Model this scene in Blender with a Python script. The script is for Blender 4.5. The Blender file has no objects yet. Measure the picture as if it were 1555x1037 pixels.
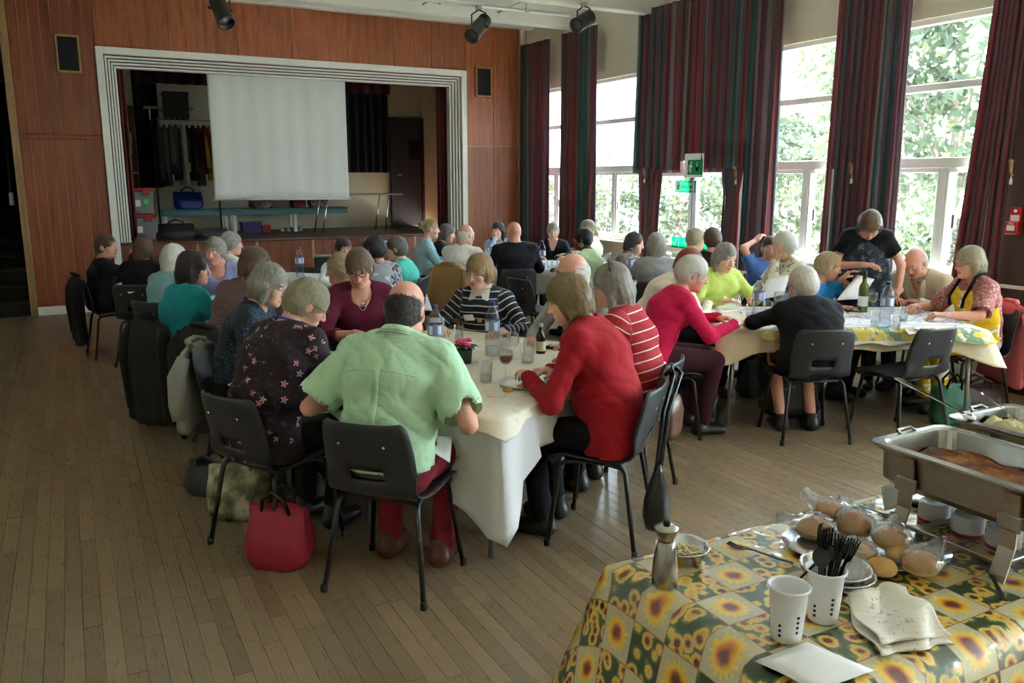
import bpy, math, random
import numpy as np
from mathutils import Vector, Matrix

# ------------------------------------------------------------------ camera, world, sun, exposure
C = bpy.context.scene.collection
sc = bpy.context.scene
FPX, CX, CY, HC = 1250.0, 777.5, 518.5, 1.72
TH = math.atan(246/1250.0)
YAW = math.radians(28)
cam_d = bpy.data.cameras.new('camera')
cam = bpy.data.objects.new('camera', cam_d)
C.objects.link(cam)
cam_d.sensor_width = 36.0
cam_d.lens = FPX/1555.0*36.0
cam_d.clip_end = 200
cam.location = (0, 0, HC)
cam.rotation_euler = (math.pi/2-TH, 0, -YAW)
sc.camera = cam
sc.view_settings.view_transform = 'Standard'
sc.view_settings.look = 'None'
sc.view_settings.gamma = 1.0
sc.view_settings.use_curve_mapping = False
sc.view_settings.exposure = 2.48
sc.cycles.use_denoising = True
sc.cycles.max_bounces = 8
sc.cycles.diffuse_bounces = 5
sc.cycles.transparent_max_bounces = 16
sc.cycles.caustics_reflective = False
sc.cycles.caustics_refractive = False
sc.cycles.sample_clamp_indirect = 6.0

world = bpy.data.worlds.new('sky')
sc.world = world
world.use_nodes = True
_nt = world.node_tree
_nt.nodes.clear()
_o = _nt.nodes.new('ShaderNodeOutputWorld')
_b = _nt.nodes.new('ShaderNodeBackground')
_b.inputs[0].default_value = (0.74, 0.88, 1.0, 1)
_b.inputs[1].default_value = 5.0
_nt.links.new(_b.outputs[0], _o.inputs[0])

sun_d = bpy.data.lights.new('sun', 'SUN')
sun_d.energy = 14.0
sun_d.angle = math.radians(0.6)
sun_d.color = (1.0, 0.95, 0.86)
sun = bpy.data.objects.new('sun', sun_d)
C.objects.link(sun)
_sd = Vector((-0.24, -0.80, -0.58))          # direction the light travels
sun.rotation_euler = _sd.to_track_quat('-Z', 'Y').to_euler()

# ------------------------------------------------------------------ picture measurements -> places
_sy, _cyw = math.sin(YAW), math.cos(YAW)
def ray(px, py):
    v = py-CY; u = px-CX
    F = FPX*math.cos(TH)-v*math.sin(TH); U = -FPX*math.sin(TH)-v*math.cos(TH)
    return Vector((F*_sy+u*_cyw, F*_cyw-u*_sy, U))
def atz(px, py, z):
    d = ray(px, py); t = (z-HC)/d.z
    return Vector((d.x*t, d.y*t, z))
def aty(px, py, Y):
    d = ray(px, py); t = Y/d.y
    return Vector((d.x*t, Y, HC+d.z*t))
def atx(px, py, X):
    d = ray(px, py); t = X/d.x
    return Vector((X, d.y*t, HC+d.z*t))

R = math.radians
rnd = random.Random(7)

# ------------------------------------------------------------------ object helpers
def tag(o, label=None, cat=None, group=None, kind=None):
    if label: o['label'] = label
    if cat: o['category'] = cat
    if group: o['group'] = group
    if kind: o['kind'] = kind
    return o
def empty(name, loc=(0, 0, 0), rz=0.0, label=None, cat=None, group=None):
    o = bpy.data.objects.new(name, None)
    o.empty_display_size = 0.05
    C.objects.link(o)
    o.location = loc; o.rotation_euler = (0, 0, rz)
    return tag(o, label, cat, group)
def link_mesh(name, me, mats=None, parent=None, smooth=True, loc=None, rot=None):
    if mats is not None:
        if not isinstance(mats, (list, tuple)): mats = [mats]
        for m in mats: me.materials.append(m)
    if len(me.polygons): me.polygons.foreach_set('use_smooth', [bool(smooth)]*len(me.polygons))
    o = bpy.data.objects.new(name, me)
    C.objects.link(o)
    if parent is not None: o.parent = parent
    if loc is not None: o.location = loc
    if rot is not None: o.rotation_euler = rot
    return o
def np_mesh(name, V, Q):
    """V (n,3), Q (m,4) or (m,3) arrays -> mesh"""
    me = bpy.data.meshes.new(name)
    V = np.asarray(V, dtype=np.float32); Q = np.asarray(Q, dtype=np.int32)
    n, m, k = len(V), len(Q), Q.shape[1] if len(Q) else 4
    me.vertices.add(n); me.vertices.foreach_set('co', V.ravel())
    me.loops.add(m*k); me.loops.foreach_set('vertex_index', Q.ravel())
    me.polygons.add(m); me.polygons.foreach_set('loop_start', np.arange(m, dtype=np.int32)*k)
    me.update(calc_edges=True)
    return me
def copy_tree(o, parent=None):
    c = o.copy(); C.objects.link(c); c.parent = parent
    for ch in list(o.children): copy_tree(ch, c)
    return c

class MB:
    """collects shapes into one mesh"""
    def __init__(s): s.v = []; s.f = []; s.mi = []; s.m = 0; s.sm = []
    def _add(s, vs, fs, smooth=False):
        b = len(s.v); s.v += [tuple(v) for v in vs]
        for f in fs: s.f.append(tuple(i+b for i in f)); s.mi.append(s.m); s.sm.append(smooth)
        return s
    def box(s, lo, hi, M=None):
        x0, y0, z0 = lo; x1, y1, z1 = hi
        vs = [Vector(p) for p in ((x0,y0,z0),(x1,y0,z0),(x1,y1,z0),(x0,y1,z0),(x0,y0,z1),(x1,y0,z1),(x1,y1,z1),(x0,y1,z1))]
        if M is not None: vs = [M @ v for v in vs]
        return s._add(vs, [(0,3,2,1),(4,5,6,7),(0,1,5,4),(1,2,6,5),(2,3,7,6),(3,0,4,7)])
    def bbox(s, lo, hi, b=0.004, M=None):
        """box with chamfered edges"""
        x0, y0, z0 = lo; x1, y1, z1 = hi
        b = min(b, (x1-x0)/2.2, (y1-y0)/2.2, (z1-z0)/2.2)
        rings = []
        for z, i in ((z0, b), (z0+b, 0), (z1-b, 0), (z1, b)):
            q = 0.41*b if i else b
            X0, X1, Y0, Y1 = x0+i, x1-i, y0+i, y1-i
            rings.append([(X0+q,Y0,z),(X1-q,Y0,z),(X1,Y0+q,z),(X1,Y1-q,z),(X1-q,Y1,z),(X0+q,Y1,z),(X0,Y1-q,z),(X0,Y0+q,z)])
        return s.rings(rings, M=M)
    def rings(s, rings, closed=True, caps=True, M=None, smooth=False):
        n = len(rings[0]); vs = []
        for r in rings: vs += [Vector(p) for p in r]
        if M is not None: vs = [M @ v for v in vs]
        fs = []
        for k in range(len(rings)-1):
            for i in range(n if closed else n-1):
                j = (i+1) % n
                fs.append((k*n+i, k*n+j, (k+1)*n+j, (k+1)*n+i))
        s._add(vs, fs, smooth)
        if caps:
            b = len(s.v)-len(vs)
            s.f.append(tuple(b+i for i in reversed(range(n)))); s.mi.append(s.m); s.sm.append(False)
            s.f.append(tuple(b+(len(rings)-1)*n+i for i in range(n))); s.mi.append(s.m); s.sm.append(False)
        return s
    def tube(s, pts, r, n=10, caps=True, closed=False):
        pts = [Vector(p) for p in pts]
        rr = r if isinstance(r, (list, tuple)) else [r]*len(pts)
        rings = []; up = None; m = len(pts)
        for i, p in enumerate(pts):
            if closed: d = pts[(i+1) % m]-pts[i-1]
            else: d = pts[min(i+1, m-1)]-pts[max(i-1, 0)]
            d.normalize()
            if up is None:
                up = Vector((0,0,1)) if abs(d.z) < .9 else Vector((1,0,0))
            a = d.cross(up)
            if a.length < 1e-5: a = d.orthogonal()
            a.normalize(); b = d.cross(a); up = -b if False else a.cross(d)
            rings.append([p+a*math.cos(2*math.pi*k/n)*rr[i]+b*math.sin(2*math.pi*k/n)*rr[i] for k in range(n)])
        if closed: rings.append(rings[0])
        return s.rings(rings, caps=caps and not closed, smooth=True)
    def lathe(s, prof, n=24, M=None, caps=True):
        rings = [[(r*math.cos(2*math.pi*k/n), r*math.sin(2*math.pi*k/n), z) for k in range(n)] for r, z in prof]
        return s.rings(rings, caps=caps, M=M, smooth=True)
    def ellipsoid(s, c, r, nu=16, nv=10, M=None):
        c = Vector(c); rings = []
        for j in range(1, nv):
            t = math.pi*j/nv
            rings.append([(c.x+r[0]*math.sin(t)*math.cos(2*math.pi*k/nu), c.y+r[1]*math.sin(t)*math.sin(2*math.pi*k/nu), c.z-r[2]*math.cos(t)) for k in range(nu)])
        return s.rings(rings, M=M, smooth=True)
    def build(s, name, mats, parent=None, loc=None, rot=None, smooth=None):
        me = bpy.data.meshes.new(name)
        me.from_pydata(s.v, [], s.f)
        if not isinstance(mats, (list, tuple)): mats = [mats]
        for m in mats: me.materials.append(m)
        me.polygons.foreach_set('material_index', s.mi)
        me.polygons.foreach_set('use_smooth', s.sm if smooth is None else [smooth]*len(s.f))
        o = bpy.data.objects.new(name, me); C.objects.link(o)
        if parent is not None: o.parent = parent
        if loc is not None: o.location = loc
        if rot is not None: o.rotation_euler = rot
        return o

def shell(P, thick, mask=None, closed_u=False, uv=None):
    """grid P[nv,nu,3] -> closed shell of a given thickness (numpy) ; mask[nv-1,nu'-1] cells kept"""
    P = np.asarray(P, float); nv, nu = P.shape[:2]
    if closed_u:
        du = np.roll(P, -1, 1)-np.roll(P, 1, 1)
    else:
        du = np.gradient(P, axis=1)
    dv = np.gradient(P, axis=0)
    N = np.cross(du, dv); N /= (np.linalg.norm(N, axis=2, keepdims=True)+1e-9)
    A = (P+N*thick/2).reshape(-1, 3); B = (P-N*thick/2).reshape(-1, 3)
    cu = nu if closed_u else nu-1
    if mask is None: mask = np.ones((nv-1, cu), bool)
    n = nv*nu; F = []
    jj, ii = np.nonzero(mask)
    i2 = (ii+1) % nu
    a, b, c, d = jj*nu+ii, jj*nu+i2, (jj+1)*nu+i2, (jj+1)*nu+ii
    F.append(np.stack([a, b, c, d], 1)); F.append(np.stack([a, d, c, b], 1)+n)
    def rim(p, q): F.append(np.stack([q, p, p+n, q+n], 1))
    mk = lambda j, i: (mask[j, i % cu] if (0 <= j < nv-1 and (closed_u or 0 <= i < cu)) else False)
    for j, i in zip(jj, ii):
        a_, b_, c_, d_ = j*nu+i, j*nu+(i+1) % nu, (j+1)*nu+(i+1) % nu, (j+1)*nu+i
        if not mk(j-1, i): rim(np.array([a_]), np.array([b_]))
        if not mk(j, i+1): rim(np.array([b_]), np.array([c_]))
        if not mk(j+1, i): rim(np.array([c_]), np.array([d_]))
        if not mk(j, i-1): rim(np.array([d_]), np.array([a_]))
    F = np.concatenate(F)
    V = np.concatenate([A, B])
    used = np.unique(F); rm = -np.ones(len(V), int); rm[used] = np.arange(len(used))
    me = np_mesh('shell', V[used], rm[F])
    if uv is not None:
        U = np.concatenate([np.asarray(uv).reshape(-1, 2)]*2)[used]
        lay = me.uv_layers.new(name='UVMap')
        vi = np.empty(len(me.loops), np.int32); me.loops.foreach_get('vertex_index', vi)
        lay.data.foreach_set('uv', U[vi].astype(np.float32).ravel())
    return me
def noise1(x, seed=0):
    return (np.sin(x*1.0+seed*1.7)+.6*np.sin(x*2.3+seed*3.1+1)+.35*np.sin(x*4.7+seed*.9+2))/1.95

# ------------------------------------------------------------------ materials
class NT:
    def __init__(s, m): s.t = m.node_tree
    def n(s, typ, **kw):
        nd = s.t.nodes.new(typ)
        for k, v in kw.items(): setattr(nd, k, v)
        return nd
    def l(s, a, b): s.t.links.new(a, b)
    def math(s, op, a, b=None, c=None):
        nd = s.n('ShaderNodeMath', operation=op)
        for i, v in enumerate((a, b, c)):
            if v is None: continue
            if isinstance(v, (int, float)): nd.inputs[i].default_value = v
            else: s.l(v, nd.inputs[i])
        return nd.outputs[0]
    def mix(s, fac, a, b, blend='MIX'):
        nd = s.n('ShaderNodeMix', data_type='RGBA', blend_type=blend)
        for sock, v in ((nd.inputs[0], fac), (nd.inputs[6], a), (nd.inputs[7], b)):
            if isinstance(v, (int, float)): sock.default_value = v
            elif isinstance(v, (tuple, list)): sock.default_value = (*v[:3], 1)
            else: s.l(v, sock)
        return nd.outputs[2]
    def ramp(s, fac, stops, interp='LINEAR'):
        nd = s.n('ShaderNodeValToRGB'); cr = nd.color_ramp; cr.interpolation = interp
        while len(cr.elements) < len(stops): cr.elements.new(0.5)
        for e, (p, c) in zip(cr.elements, stops): e.position = p; e.color = (*c[:3], 1)
        s.l(fac, nd.inputs[0]); return nd.outputs[0]
    def noise(s, vec, scale, detail=3, rough=.5):
        nd = s.n('ShaderNodeTexNoise'); nd.inputs['Scale'].default_value = scale
        nd.inputs['Detail'].default_value = detail; nd.inputs['Roughness'].default_value = rough
        if vec is not None: s.l(vec, nd.inputs['Vector'])
        return nd.outputs['Fac']
    def coord(s, which='Object', scale=None, rot=None):
        o = s.n('ShaderNodeTexCoord').outputs[which]
        if scale is not None or rot is not None:
            m = s.n('ShaderNodeMapping')
            if scale is not None: m.inputs['Scale'].default_value = scale
            if rot is not None: m.inputs['Rotation'].default_value = rot
            s.l(o, m.inputs['Vector']); o = m.outputs[0]
        return o
    def bump(s, h, strength=.3, dist=.01):
        nd = s.n('ShaderNodeBump'); nd.inputs['Strength'].default_value = strength; nd.inputs['Distance'].default_value = dist
        s.l(h, nd.inputs['Height']); return nd.outputs[0]
def new_mat(name):
    m = bpy.data.materials.new(name); m.use_nodes = True
    return m, NT(m), m.node_tree.nodes['Principled BSDF']
def setp(p, col=None, rough=None, metal=None, **kw):
    if col is not None: p.inputs['Base Color'].default_value = (*col[:3], 1)
    if rough is not None: p.inputs['Roughness'].default_value = rough
    if metal is not None: p.inputs['Metallic'].default_value = metal
    for k, v in kw.items(): p.inputs[k].default_value = v
_mc = {}
def plain(name, col, rough=.6, metal=0.0, var=.12, nscale=30, bump=0.0, bscale=None, **kw):
    """one colour with slight mottling and optional fine relief"""
    key = ('plain', name)
    if key in _mc: return _mc[key]
    m, t, p = new_mat(name)
    setp(p, col, rough, metal, **kw)
    v = t.coord('Object')
    if var:
        f = t.noise(v, nscale, 3)
        c = t.mix(f, tuple(x*(1-var) for x in col), tuple(min(1, x*(1+var)) for x in col))
        t.l(c, p.inputs['Base Color'])
    if bump:
        f2 = t.noise(v, bscale or nscale*3, 3)
        t.l(t.bump(f2, bump, .005), p.inputs['Normal'])
    _mc[key] = m
    return m
def srgb(r, g, b):
    f = lambda x: (x/255/12.92) if x/255 <= .04045 else ((x/255+.055)/1.055)**2.4
    return (f(r), f(g), f(b))
def glassy(name, col=(1, 1, 1), gloss=.06, tint=.9, rough=.02, milk=0.0):
    """thin clear sheet: transparent with fresnel reflection"""
    key = ('glassy', name)
    if key in _mc: return _mc[key]
    m, t, p = new_mat(name)
    t.t.nodes.remove(p)
    out = [n for n in t.t.nodes if n.type == 'OUTPUT_MATERIAL'][0]
    tr = t.n('ShaderNodeBsdfTransparent'); tr.inputs[0].default_value = (*[c*tint for c in col], 1)
    gl = t.n('ShaderNodeBsdfGlossy'); gl.inputs['Roughness'].default_value = rough
    lw = t.n('ShaderNodeLayerWeight'); lw.inputs['Blend'].default_value = .25
    f = t.math('ADD', t.math('MULTIPLY', lw.outputs['Fresnel'], .42), gloss*.35)
    mx = t.n('ShaderNodeMixShader'); t.l(f, mx.inputs[0]); t.l(tr.outputs[0], mx.inputs[1]); t.l(gl.outputs[0], mx.inputs[2])
    fin = mx.outputs[0]
    if milk:
        df = t.n('ShaderNodeBsdfTranslucent'); df2 = t.n('ShaderNodeBsdfDiffuse'); ad = t.n('ShaderNodeMixShader'); ad.inputs[0].default_value = .5
        t.l(df.outputs[0], ad.inputs[1]); t.l(df2.outputs[0], ad.inputs[2])
        m2 = t.n('ShaderNodeMixShader'); m2.inputs[0].default_value = milk; t.l(fin, m2.inputs[1]); t.l(ad.outputs[0], m2.inputs[2]); fin = m2.outputs[0]
    t.l(fin, out.inputs[0])
    _mc[key] = m
    return m
# ------------------------------------------------------------------ the hall
XW, YB = 6.78, 12.1          # window wall, stage wall
XL, YR = -3.2, -2.6          # far left wall, wall behind
ZC = 4.22
STG = 0.89                   # stage height

def wood_mat(name, c0, c1, scale=(1, 1, 1), rough=.42, ring=6.0, coat=.15):
    m, t, p = new_mat(name)
    v = t.coord('Object', scale)
    # each piece its own tone through its random id
    oi = t.n('ShaderNodeObjectInfo').outputs['Random']
    n1 = t.noise(v, ring, 5, .6)
    n2 = t.noise(v, ring*7, 3, .6)
    f = t.math('ADD', t.math('MULTIPLY', n1, .7), t.math('MULTIPLY', n2, .3))
    col = t.ramp(f, [(.3, c0), (.7, c1)])
    n3 = t.noise(t.n('ShaderNodeMapping').outputs[0] if False else t.coord('Object', tuple(x*.35 for x in scale)), ring*.8, 2)
    col = t.mix(t.math('MULTIPLY', t.math('GREATER_THAN', n3, .60), .22), col, tuple(x*.55 for x in c0))
    col = t.mix(t.ramp(n3, [(.45, (0, 0, 0)), (.75, (.5, .5, .5))]), col, tuple(x*.6 for x in c0))
    k = t.math('ADD', t.math('MULTIPLY', oi, .34), .83)
    kk = t.n('ShaderNodeCombineColor'); [t.l(k, kk.inputs[i]) for i in range(3)]
    t.l(t.mix(1.0, col, kk.outputs[0], 'MULTIPLY'), p.inputs['Base Color'])
    t.l(t.math('ADD', t.math('MULTIPLY', n2, .2), rough-.1), p.inputs['Roughness'])
    t.l(t.bump(n2, .08, .004), p.inputs['Normal'])
    p.inputs['Coat Weight'].default_value = coat; p.inputs['Coat Roughness'].default_value = .3
    return m
M_teak = wood_mat('teak_veneer', srgb(134, 68, 36), srgb(188, 106, 62), (9, 9, .7))
M_teak_dark = wood_mat('teak_boards', srgb(112, 54, 30), srgb(154, 82, 48), (9, 9, .7))
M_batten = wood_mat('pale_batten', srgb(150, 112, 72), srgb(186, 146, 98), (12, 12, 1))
M_white = plain('white_paint', srgb(232, 230, 222), .5, var=.04)
M_cream = plain('cream_wall', srgb(226, 218, 198), .8, var=.05, nscale=6)
M_cream_stage = plain('stage_wall_paint', srgb(205, 200, 178), .85, var=.06, nscale=5)
M_ceil = plain('ceiling_paint', srgb(246, 244, 238), .8, var=.03, nscale=5)
M_black = plain('black_cloth', (.006, .006, .007), .9, var=.3)
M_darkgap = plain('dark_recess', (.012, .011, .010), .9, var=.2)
M_frame = plain('window_frame_white', srgb(236, 236, 232), .4, var=.03)
M_steel = plain('steel', (.55, .55, .55), .28, 1.0, var=.08)
M_chrome = plain('chrome', (.75, .75, .76), .12, 1.0, var=.03)
M_redbrown_cloth = plain('maroon_tab_curtain', srgb(70, 18, 18), .85, var=.25)
M_glass = glassy('window_glass', (.97, 1, .99), .05, .96)
M_stage_floor = wood_mat('stage_boards', srgb(58, 44, 36), srgb(84, 66, 54), (1, 8, 8), .5)

# floor ------------------------------------------------------------
m, t, p = new_mat('floor_strip_wood')
v = t.coord('Object', (10, .9, 10))
at_ = t.n('ShaderNodeAttribute', attribute_name='tone').outputs['Fac']
oi = t.n('ShaderNodeObjectInfo').outputs['Random']
n1 = t.noise(v, 5, 5, .6); n2 = t.noise(t.coord('Object', (40, 2.5, 40)), 4, 3)
tone = t.math('FRACT', t.math('ADD', at_, t.math('MULTIPLY', oi, 7.31)))
f = t.math('ADD', t.math('MULTIPLY', n1, .35), t.math('MULTIPLY', tone, .65))
col = t.ramp(f, [(.1, srgb(116, 96, 72)), (.5, srgb(134, 112, 84)), (.9, srgb(152, 127, 94))])
geo = t.n('ShaderNodeNewGeometry').outputs['Position']
worn = t.noise(geo, .55, 3)
col = t.mix(t.math('MULTIPLY', worn, .35), col, srgb(132, 118, 102))
t.l(col, p.inputs['Base Color'])
t.l(t.math('ADD', t.math('MULTIPLY', n2, .20), .20), p.inputs['Roughness'])
t.l(t.bump(n2, .05, .003), p.inputs['Normal'])
p.inputs['Specular IOR Level'].default_value = .55
M_floor = m
M_floor_gap = plain('floor_joint', srgb(66, 52, 40), .9)

fl = MB().box((XL-.2, YR-.2, -.08), (XW+.15, YB+3.6, -.006)).build('floor', M_floor_gap)
tag(fl, 'strip wood floor of narrow worn pale boards', kind='structure')
BW = .066
boards = []
rb = random.Random(3)
nx = int((XW-XL)/BW)
for i in range(nx):
    x0 = XL+i*BW
    y = YR+rb.random()*.9
    ya = YR
    while ya < YB:
        yb = min(YB, y)
        if yb-ya > .03: boards.append((x0, ya, yb))
        ya = yb; y += rb.choice((.45, .6, .75, .9, 1.2))
def board_size(b):
    """share of the picture it takes (0 when outside)"""
    x, y = b[0]+BW/2, (b[1]+b[2])/2
    Fd = x*_sy+y*_cyw; Rt = x*_cyw-y*_sy
    dep = Fd*math.cos(TH)+HC*math.sin(TH)
    if dep < .3: return 0
    px = CX+FPX*Rt/dep; py = CY-FPX*(Fd*math.sin(TH)-HC*math.cos(TH))/dep
    if not (-30 < px < 1580 and py < 1060): return 0
    if px > 880 and py > 850+(px-920)*-.25 and px > 905-(py-850)*.3: return 0      # under the buffet
    return (b[2]-b[1])*BW/dep**3
order = sorted(range(len(boards)), key=lambda k: -board_size(boards[k]))
near = set(order[:300])
g = .0006
bm_cache = {}
bv, bf, btone = [], [], []
for k, (x0, ya, yb) in enumerate(boards):
    L = round(yb-ya, 3)
    dz = rb.uniform(-.0012, 0)
    if k in near:
        if L not in bm_cache:
            q = MB().rings([[(g, g, -.012), (BW-g, g, -.012), (BW-g, L-g, -.012), (g, L-g, -.012)],
                            [(g, g, -.001), (BW-g, g, -.001), (BW-g, L-g, -.001), (g, L-g, -.001)],
                            [(2*g, 2*g, 0), (BW-2*g, 2*g, 0), (BW-2*g, L-2*g, 0), (2*g, L-2*g, 0)]])
            o = q.build('floorboard', M_floor, fl); bm_cache[L] = o.data
        else:
            o = bpy.data.objects.new('floorboard', bm_cache[L]); C.objects.link(o); o.parent = fl
        o.location = (x0, ya, dz)
    else:
        b0 = len(bv)
        bv += [(x0+g, ya+g, -.004), (x0+BW-g, ya+g, -.004), (x0+BW-g, yb-g, -.004), (x0+g, yb-g, -.004),
               (x0+g, ya+g, dz), (x0+BW-g, ya+g, dz), (x0+BW-g, yb-g, dz), (x0+g, yb-g, dz)]
        bf += [(b0+4, b0+5, b0+6, b0+7), (b0, b0+1, b0+5, b0+4), (b0+1, b0+2, b0+6, b0+5), (b0+2, b0+3, b0+7, b0+6), (b0+3, b0, b0+4, b0+7)]
        btone += [rb.random()]*8
me = np_mesh('floorboards', np.array(bv), np.array(bf))
a = me.attributes.new('tone', 'FLOAT', 'POINT'); a.data.foreach_set('value', np.array(btone, np.float32))
o = link_mesh('floorboards', me, M_floor, fl, smooth=False); o['kind'] = 'stuff'

# plain walls ------------------------------------------------------
def struct(o, label): return tag(o, label, kind='structure')
struct(MB().box((XL-.15, YR-.15, 0), (XL, YB+3.5, ZC)).build('wall_left', M_cream), 'cream painted side wall of the hall')
struct(MB().box((XL, YR-.15, 0), (XW+.15, YR, ZC)).build('wall_rear', M_cream), 'cream painted wall opposite the stage')
# ceiling
struct(MB().box((XL-.15, YR-.15, ZC), (XW+.15, YB+3.5, ZC+.1)).build('ceiling', M_ceil), 'white painted ceiling')

# stage wall (wood) ------------------------------------------------
XA = -.50                    # free left edge by the steps
PX0, PX1, PZ = .47, 5.62, 3.37        # proscenium outer
IX0, IX1, IZ = .70, 5.37, 3.10        # opening
WX1 = 6.56
WT = 4.05
sw = struct(MB().box((XA, YB+.03, 0), (PX0+.1, YB+.14, WT)).box((PX1-.1, YB+.03, 0), (WX1, YB+.14, WT)).box((PX0+.1, YB+.03, PZ-.1), (PX1-.1, YB+.14, WT))
            .box((XA, YB+.03, WT-.02), (WX1, YB+.14, ZC)).build('wall_stage', M_teak_dark), 'teak panelled stage wall around the proscenium opening')
def panel(x0, x1, z0, z1, mat, name='panel', gap=.002, th=.03):
    MB().bbox((x0+gap, YB, z0+gap), (x1-gap, YB+th, z1-gap), .0025).build(name, mat, sw)
# vertical boards at the left, two tiers
nb = 8
for i in range(nb):
    xa = XA+.04+(PX0-.0-XA-.04)*i/nb; xb = XA+.04+(PX0-XA-.04)*(i+1)/nb
    panel(xa, xb, .12, 2.22, M_teak_dark, 'board', .0035)
    panel(xa, xb, 2.27, WT, M_teak_dark, 'board', .0035)
    if i: MB().box((xa-.003, YB+.0005, .12), (xa+.003, YB+.02, WT)).build('groove_highlight', M_batten, sw)  # pale strip painted in for the highlight along each board groove
MB().bbox((XA, YB-.012, 2.222), (PX0, YB+.02, 2.266), .006).build('dado_rail', M_teak_dark, sw)
MB().bbox((XA-.05, YB-.02, 0), (XA+.038, YB+.14, WT), .006).build('edge_batten', M_batten, sw)
# panels over the opening and to its right
edges = [PX0, 1.35, 2.22, 2.95, 3.75, 4.45, 5.05, PX1]
for a_, b_ in zip(edges[:-1], edges[1:]): panel(a_, b_, PZ, WT, M_teak)
for a_, b_ in ((PX1, 6.10), (6.10, WX1-.02)):
    panel(a_, b_, .12, 2.225, M_teak); panel(a_, b_, 2.245, WT, M_teak)
MB().bbox((PX1, YB-.004, 2.222), (WX1-.02, YB+.02, 2.248), .004).build('dado_rail', M_batten, sw)
MB().bbox((WX1-.02, YB-.015, 0), (WX1+.02, YB+.14, WT), .005).build('edge_batten', M_batten, sw)
# return of the wood wall back to the window wall
struct(MB().box((WX1+.02, YB+.14, 0), (XW+.15, YB+.24, ZC)).build('wall_corner', M_cream), 'cream wall between the teak panelling and the windows')
struct(MB().bbox((XA, YB-.018, 0), (PX0, YB+.02, .11), .005).build('baseboard_left', M_white), 'white painted skirting under the teak boards')
struct(MB().bbox((PX1, YB-.018, 0), (WX1, YB+.02, .11), .005).build('baseboard_right', M_white), 'white painted skirting beneath the teak panels beside the curtains')
# proscenium surround: broad white band, then narrow steps of white and dark
pr = empty('trim_1'); tag(pr, 'stepped white proscenium surround of the stage opening', kind='structure')
def frame_band(x0, x1, z1, w, y0, y1, mat, name, zb=STG):
    q = MB()
    q.bbox((x0, y0, zb), (x0+w, y1, z1), .003); q.bbox((x1-w, y0, zb), (x1, y1, z1), .003); q.bbox((x0+w-.002, y0, z1-w), (x1-w+.002, y1, z1), .003)
    return q.build(name, mat, pr)
q = MB(); w = .088
q.bbox((PX0, YB-.04, 0.0), (PX0+w, YB+.05, PZ), .004); q.bbox((PX1-w, YB-.04, 0.0), (PX1, YB+.05, PZ), .004); q.bbox((PX0+w-.002, YB-.04, PZ-w), (PX1-w+.002, YB+.05, PZ), .004)
q.build('white_band', M_white, pr)
M_step_dark = plain('proscenium_groove', srgb(92, 54, 40), .6)
step = (IX0-PX0-w)/4
for k in range(4):
    o_ = w+k*step
    frame_band(PX0+o_, PX1-o_, PZ-o_*1.02, step*.42, YB+.03+k*.035, YB+.12+k*.04, M_step_dark, 'groove')
    o_ += step*.40
    frame_band(PX0+o_, PX1-o_, PZ-o_*1.02, step*.62, YB+.005+k*.035, YB+.12+k*.04, M_white, 'white_step')
# loudspeaker grilles in the wall
M_grille = plain('speaker_cloth', (.012, .012, .013), .95, var=.4, nscale=200)
for (x0, x1, z0, z1, side) in ((.03, .30, 3.03, 3.48, 'beside the boarded end of the stage wall'), (5.78, 6.06, 2.99, 3.44, 'between the proscenium and the curtains')):
    e = empty('wall_speaker', ((x0+x1)/2, YB-.02, z0), 0, 'black cloth wall loudspeaker with pale wooden frame '+side, 'speaker')
    w_, h_ = (x1-x0)/2, z1-z0
    MB().box((-w_+.02, -.005, .02), (w_-.02, .02, h_-.02)).build('grille', M_grille, e)
    q = MB(); q.bbox((-w_, -.02, 0), (-w_+.025, .02, h_)).bbox((w_-.025, -.02, 0), (w_, .02, h_)).bbox((-w_+.025, -.02, 0), (w_-.025, .02, .025)).bbox((-w_+.025, -.02, h_-.025), (w_-.025, .02, h_))
    q.build('frame', M_batten, e)

# stage ------------------------------------------------------------
st = empty('stage'); tag(st, 'raised stage with wooden front panels', kind='structure')
q = MB().box((PX0+.09, YB+.07, STG-.06), (PX1-.09, YB+3.4, STG))
q.build('stage_floor', M_stage_floor, st)
MB().bbox((PX0+.09, YB-.03, STG-.035), (PX1-.09, YB+.07, STG+.004), .008).build('nosing', plain('stage_nosing', srgb(96, 66, 50), .4), st)
fe = [PX0+.09, 1.52, 2.32, 3.12, 3.92, 4.72, PX1-.09]
for a_, b_ in zip(fe[:-1], fe[1:]):
    MB().bbox((a_+.003, YB+.01, .10), (b_-.003, YB+.04, STG-.036), .003).build('front_panel', M_teak_dark, st)
    MB().bbox((b_-.02, YB+.0, .10), (b_+.02, YB+.012, STG-.036), .003).build('joint_batten', M_batten, st)
MB().box((PX0+.09, YB+.04, 0), (PX1-.09, YB+.1, STG-.06)).build('carcass', M_teak_dark, st)
SB = YB+2.25                 # back of the stage
SX1 = 6.12; SX0 = .52
struct(MB().box((-.6, SB, STG-.06), (SX1+.1, SB+.1, 4.0)).build('wall_stage_back', M_cream_stage), 'cream wall at the back of the stage')
struct(MB().box((SX1, YB+.14, STG-.06), (SX1+.1, SB, 4.0)).build('wall_stage_right', M_cream_stage), 'cream side wall of the stage beyond the dark door')
struct(MB().box((SX0-.1, YB+.14, STG-.06), (SX0, SB, 4.0)).build('wall_stage_left', M_cream_stage), 'cream side wall of the stage beside the stacked crates')
struct(MB().box((-.6, YB+.14, 3.75), (SX1+.1, SB+.1, 3.85)).build('ceiling_stage', M_darkgap), 'dark ceiling over the stage')
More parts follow.
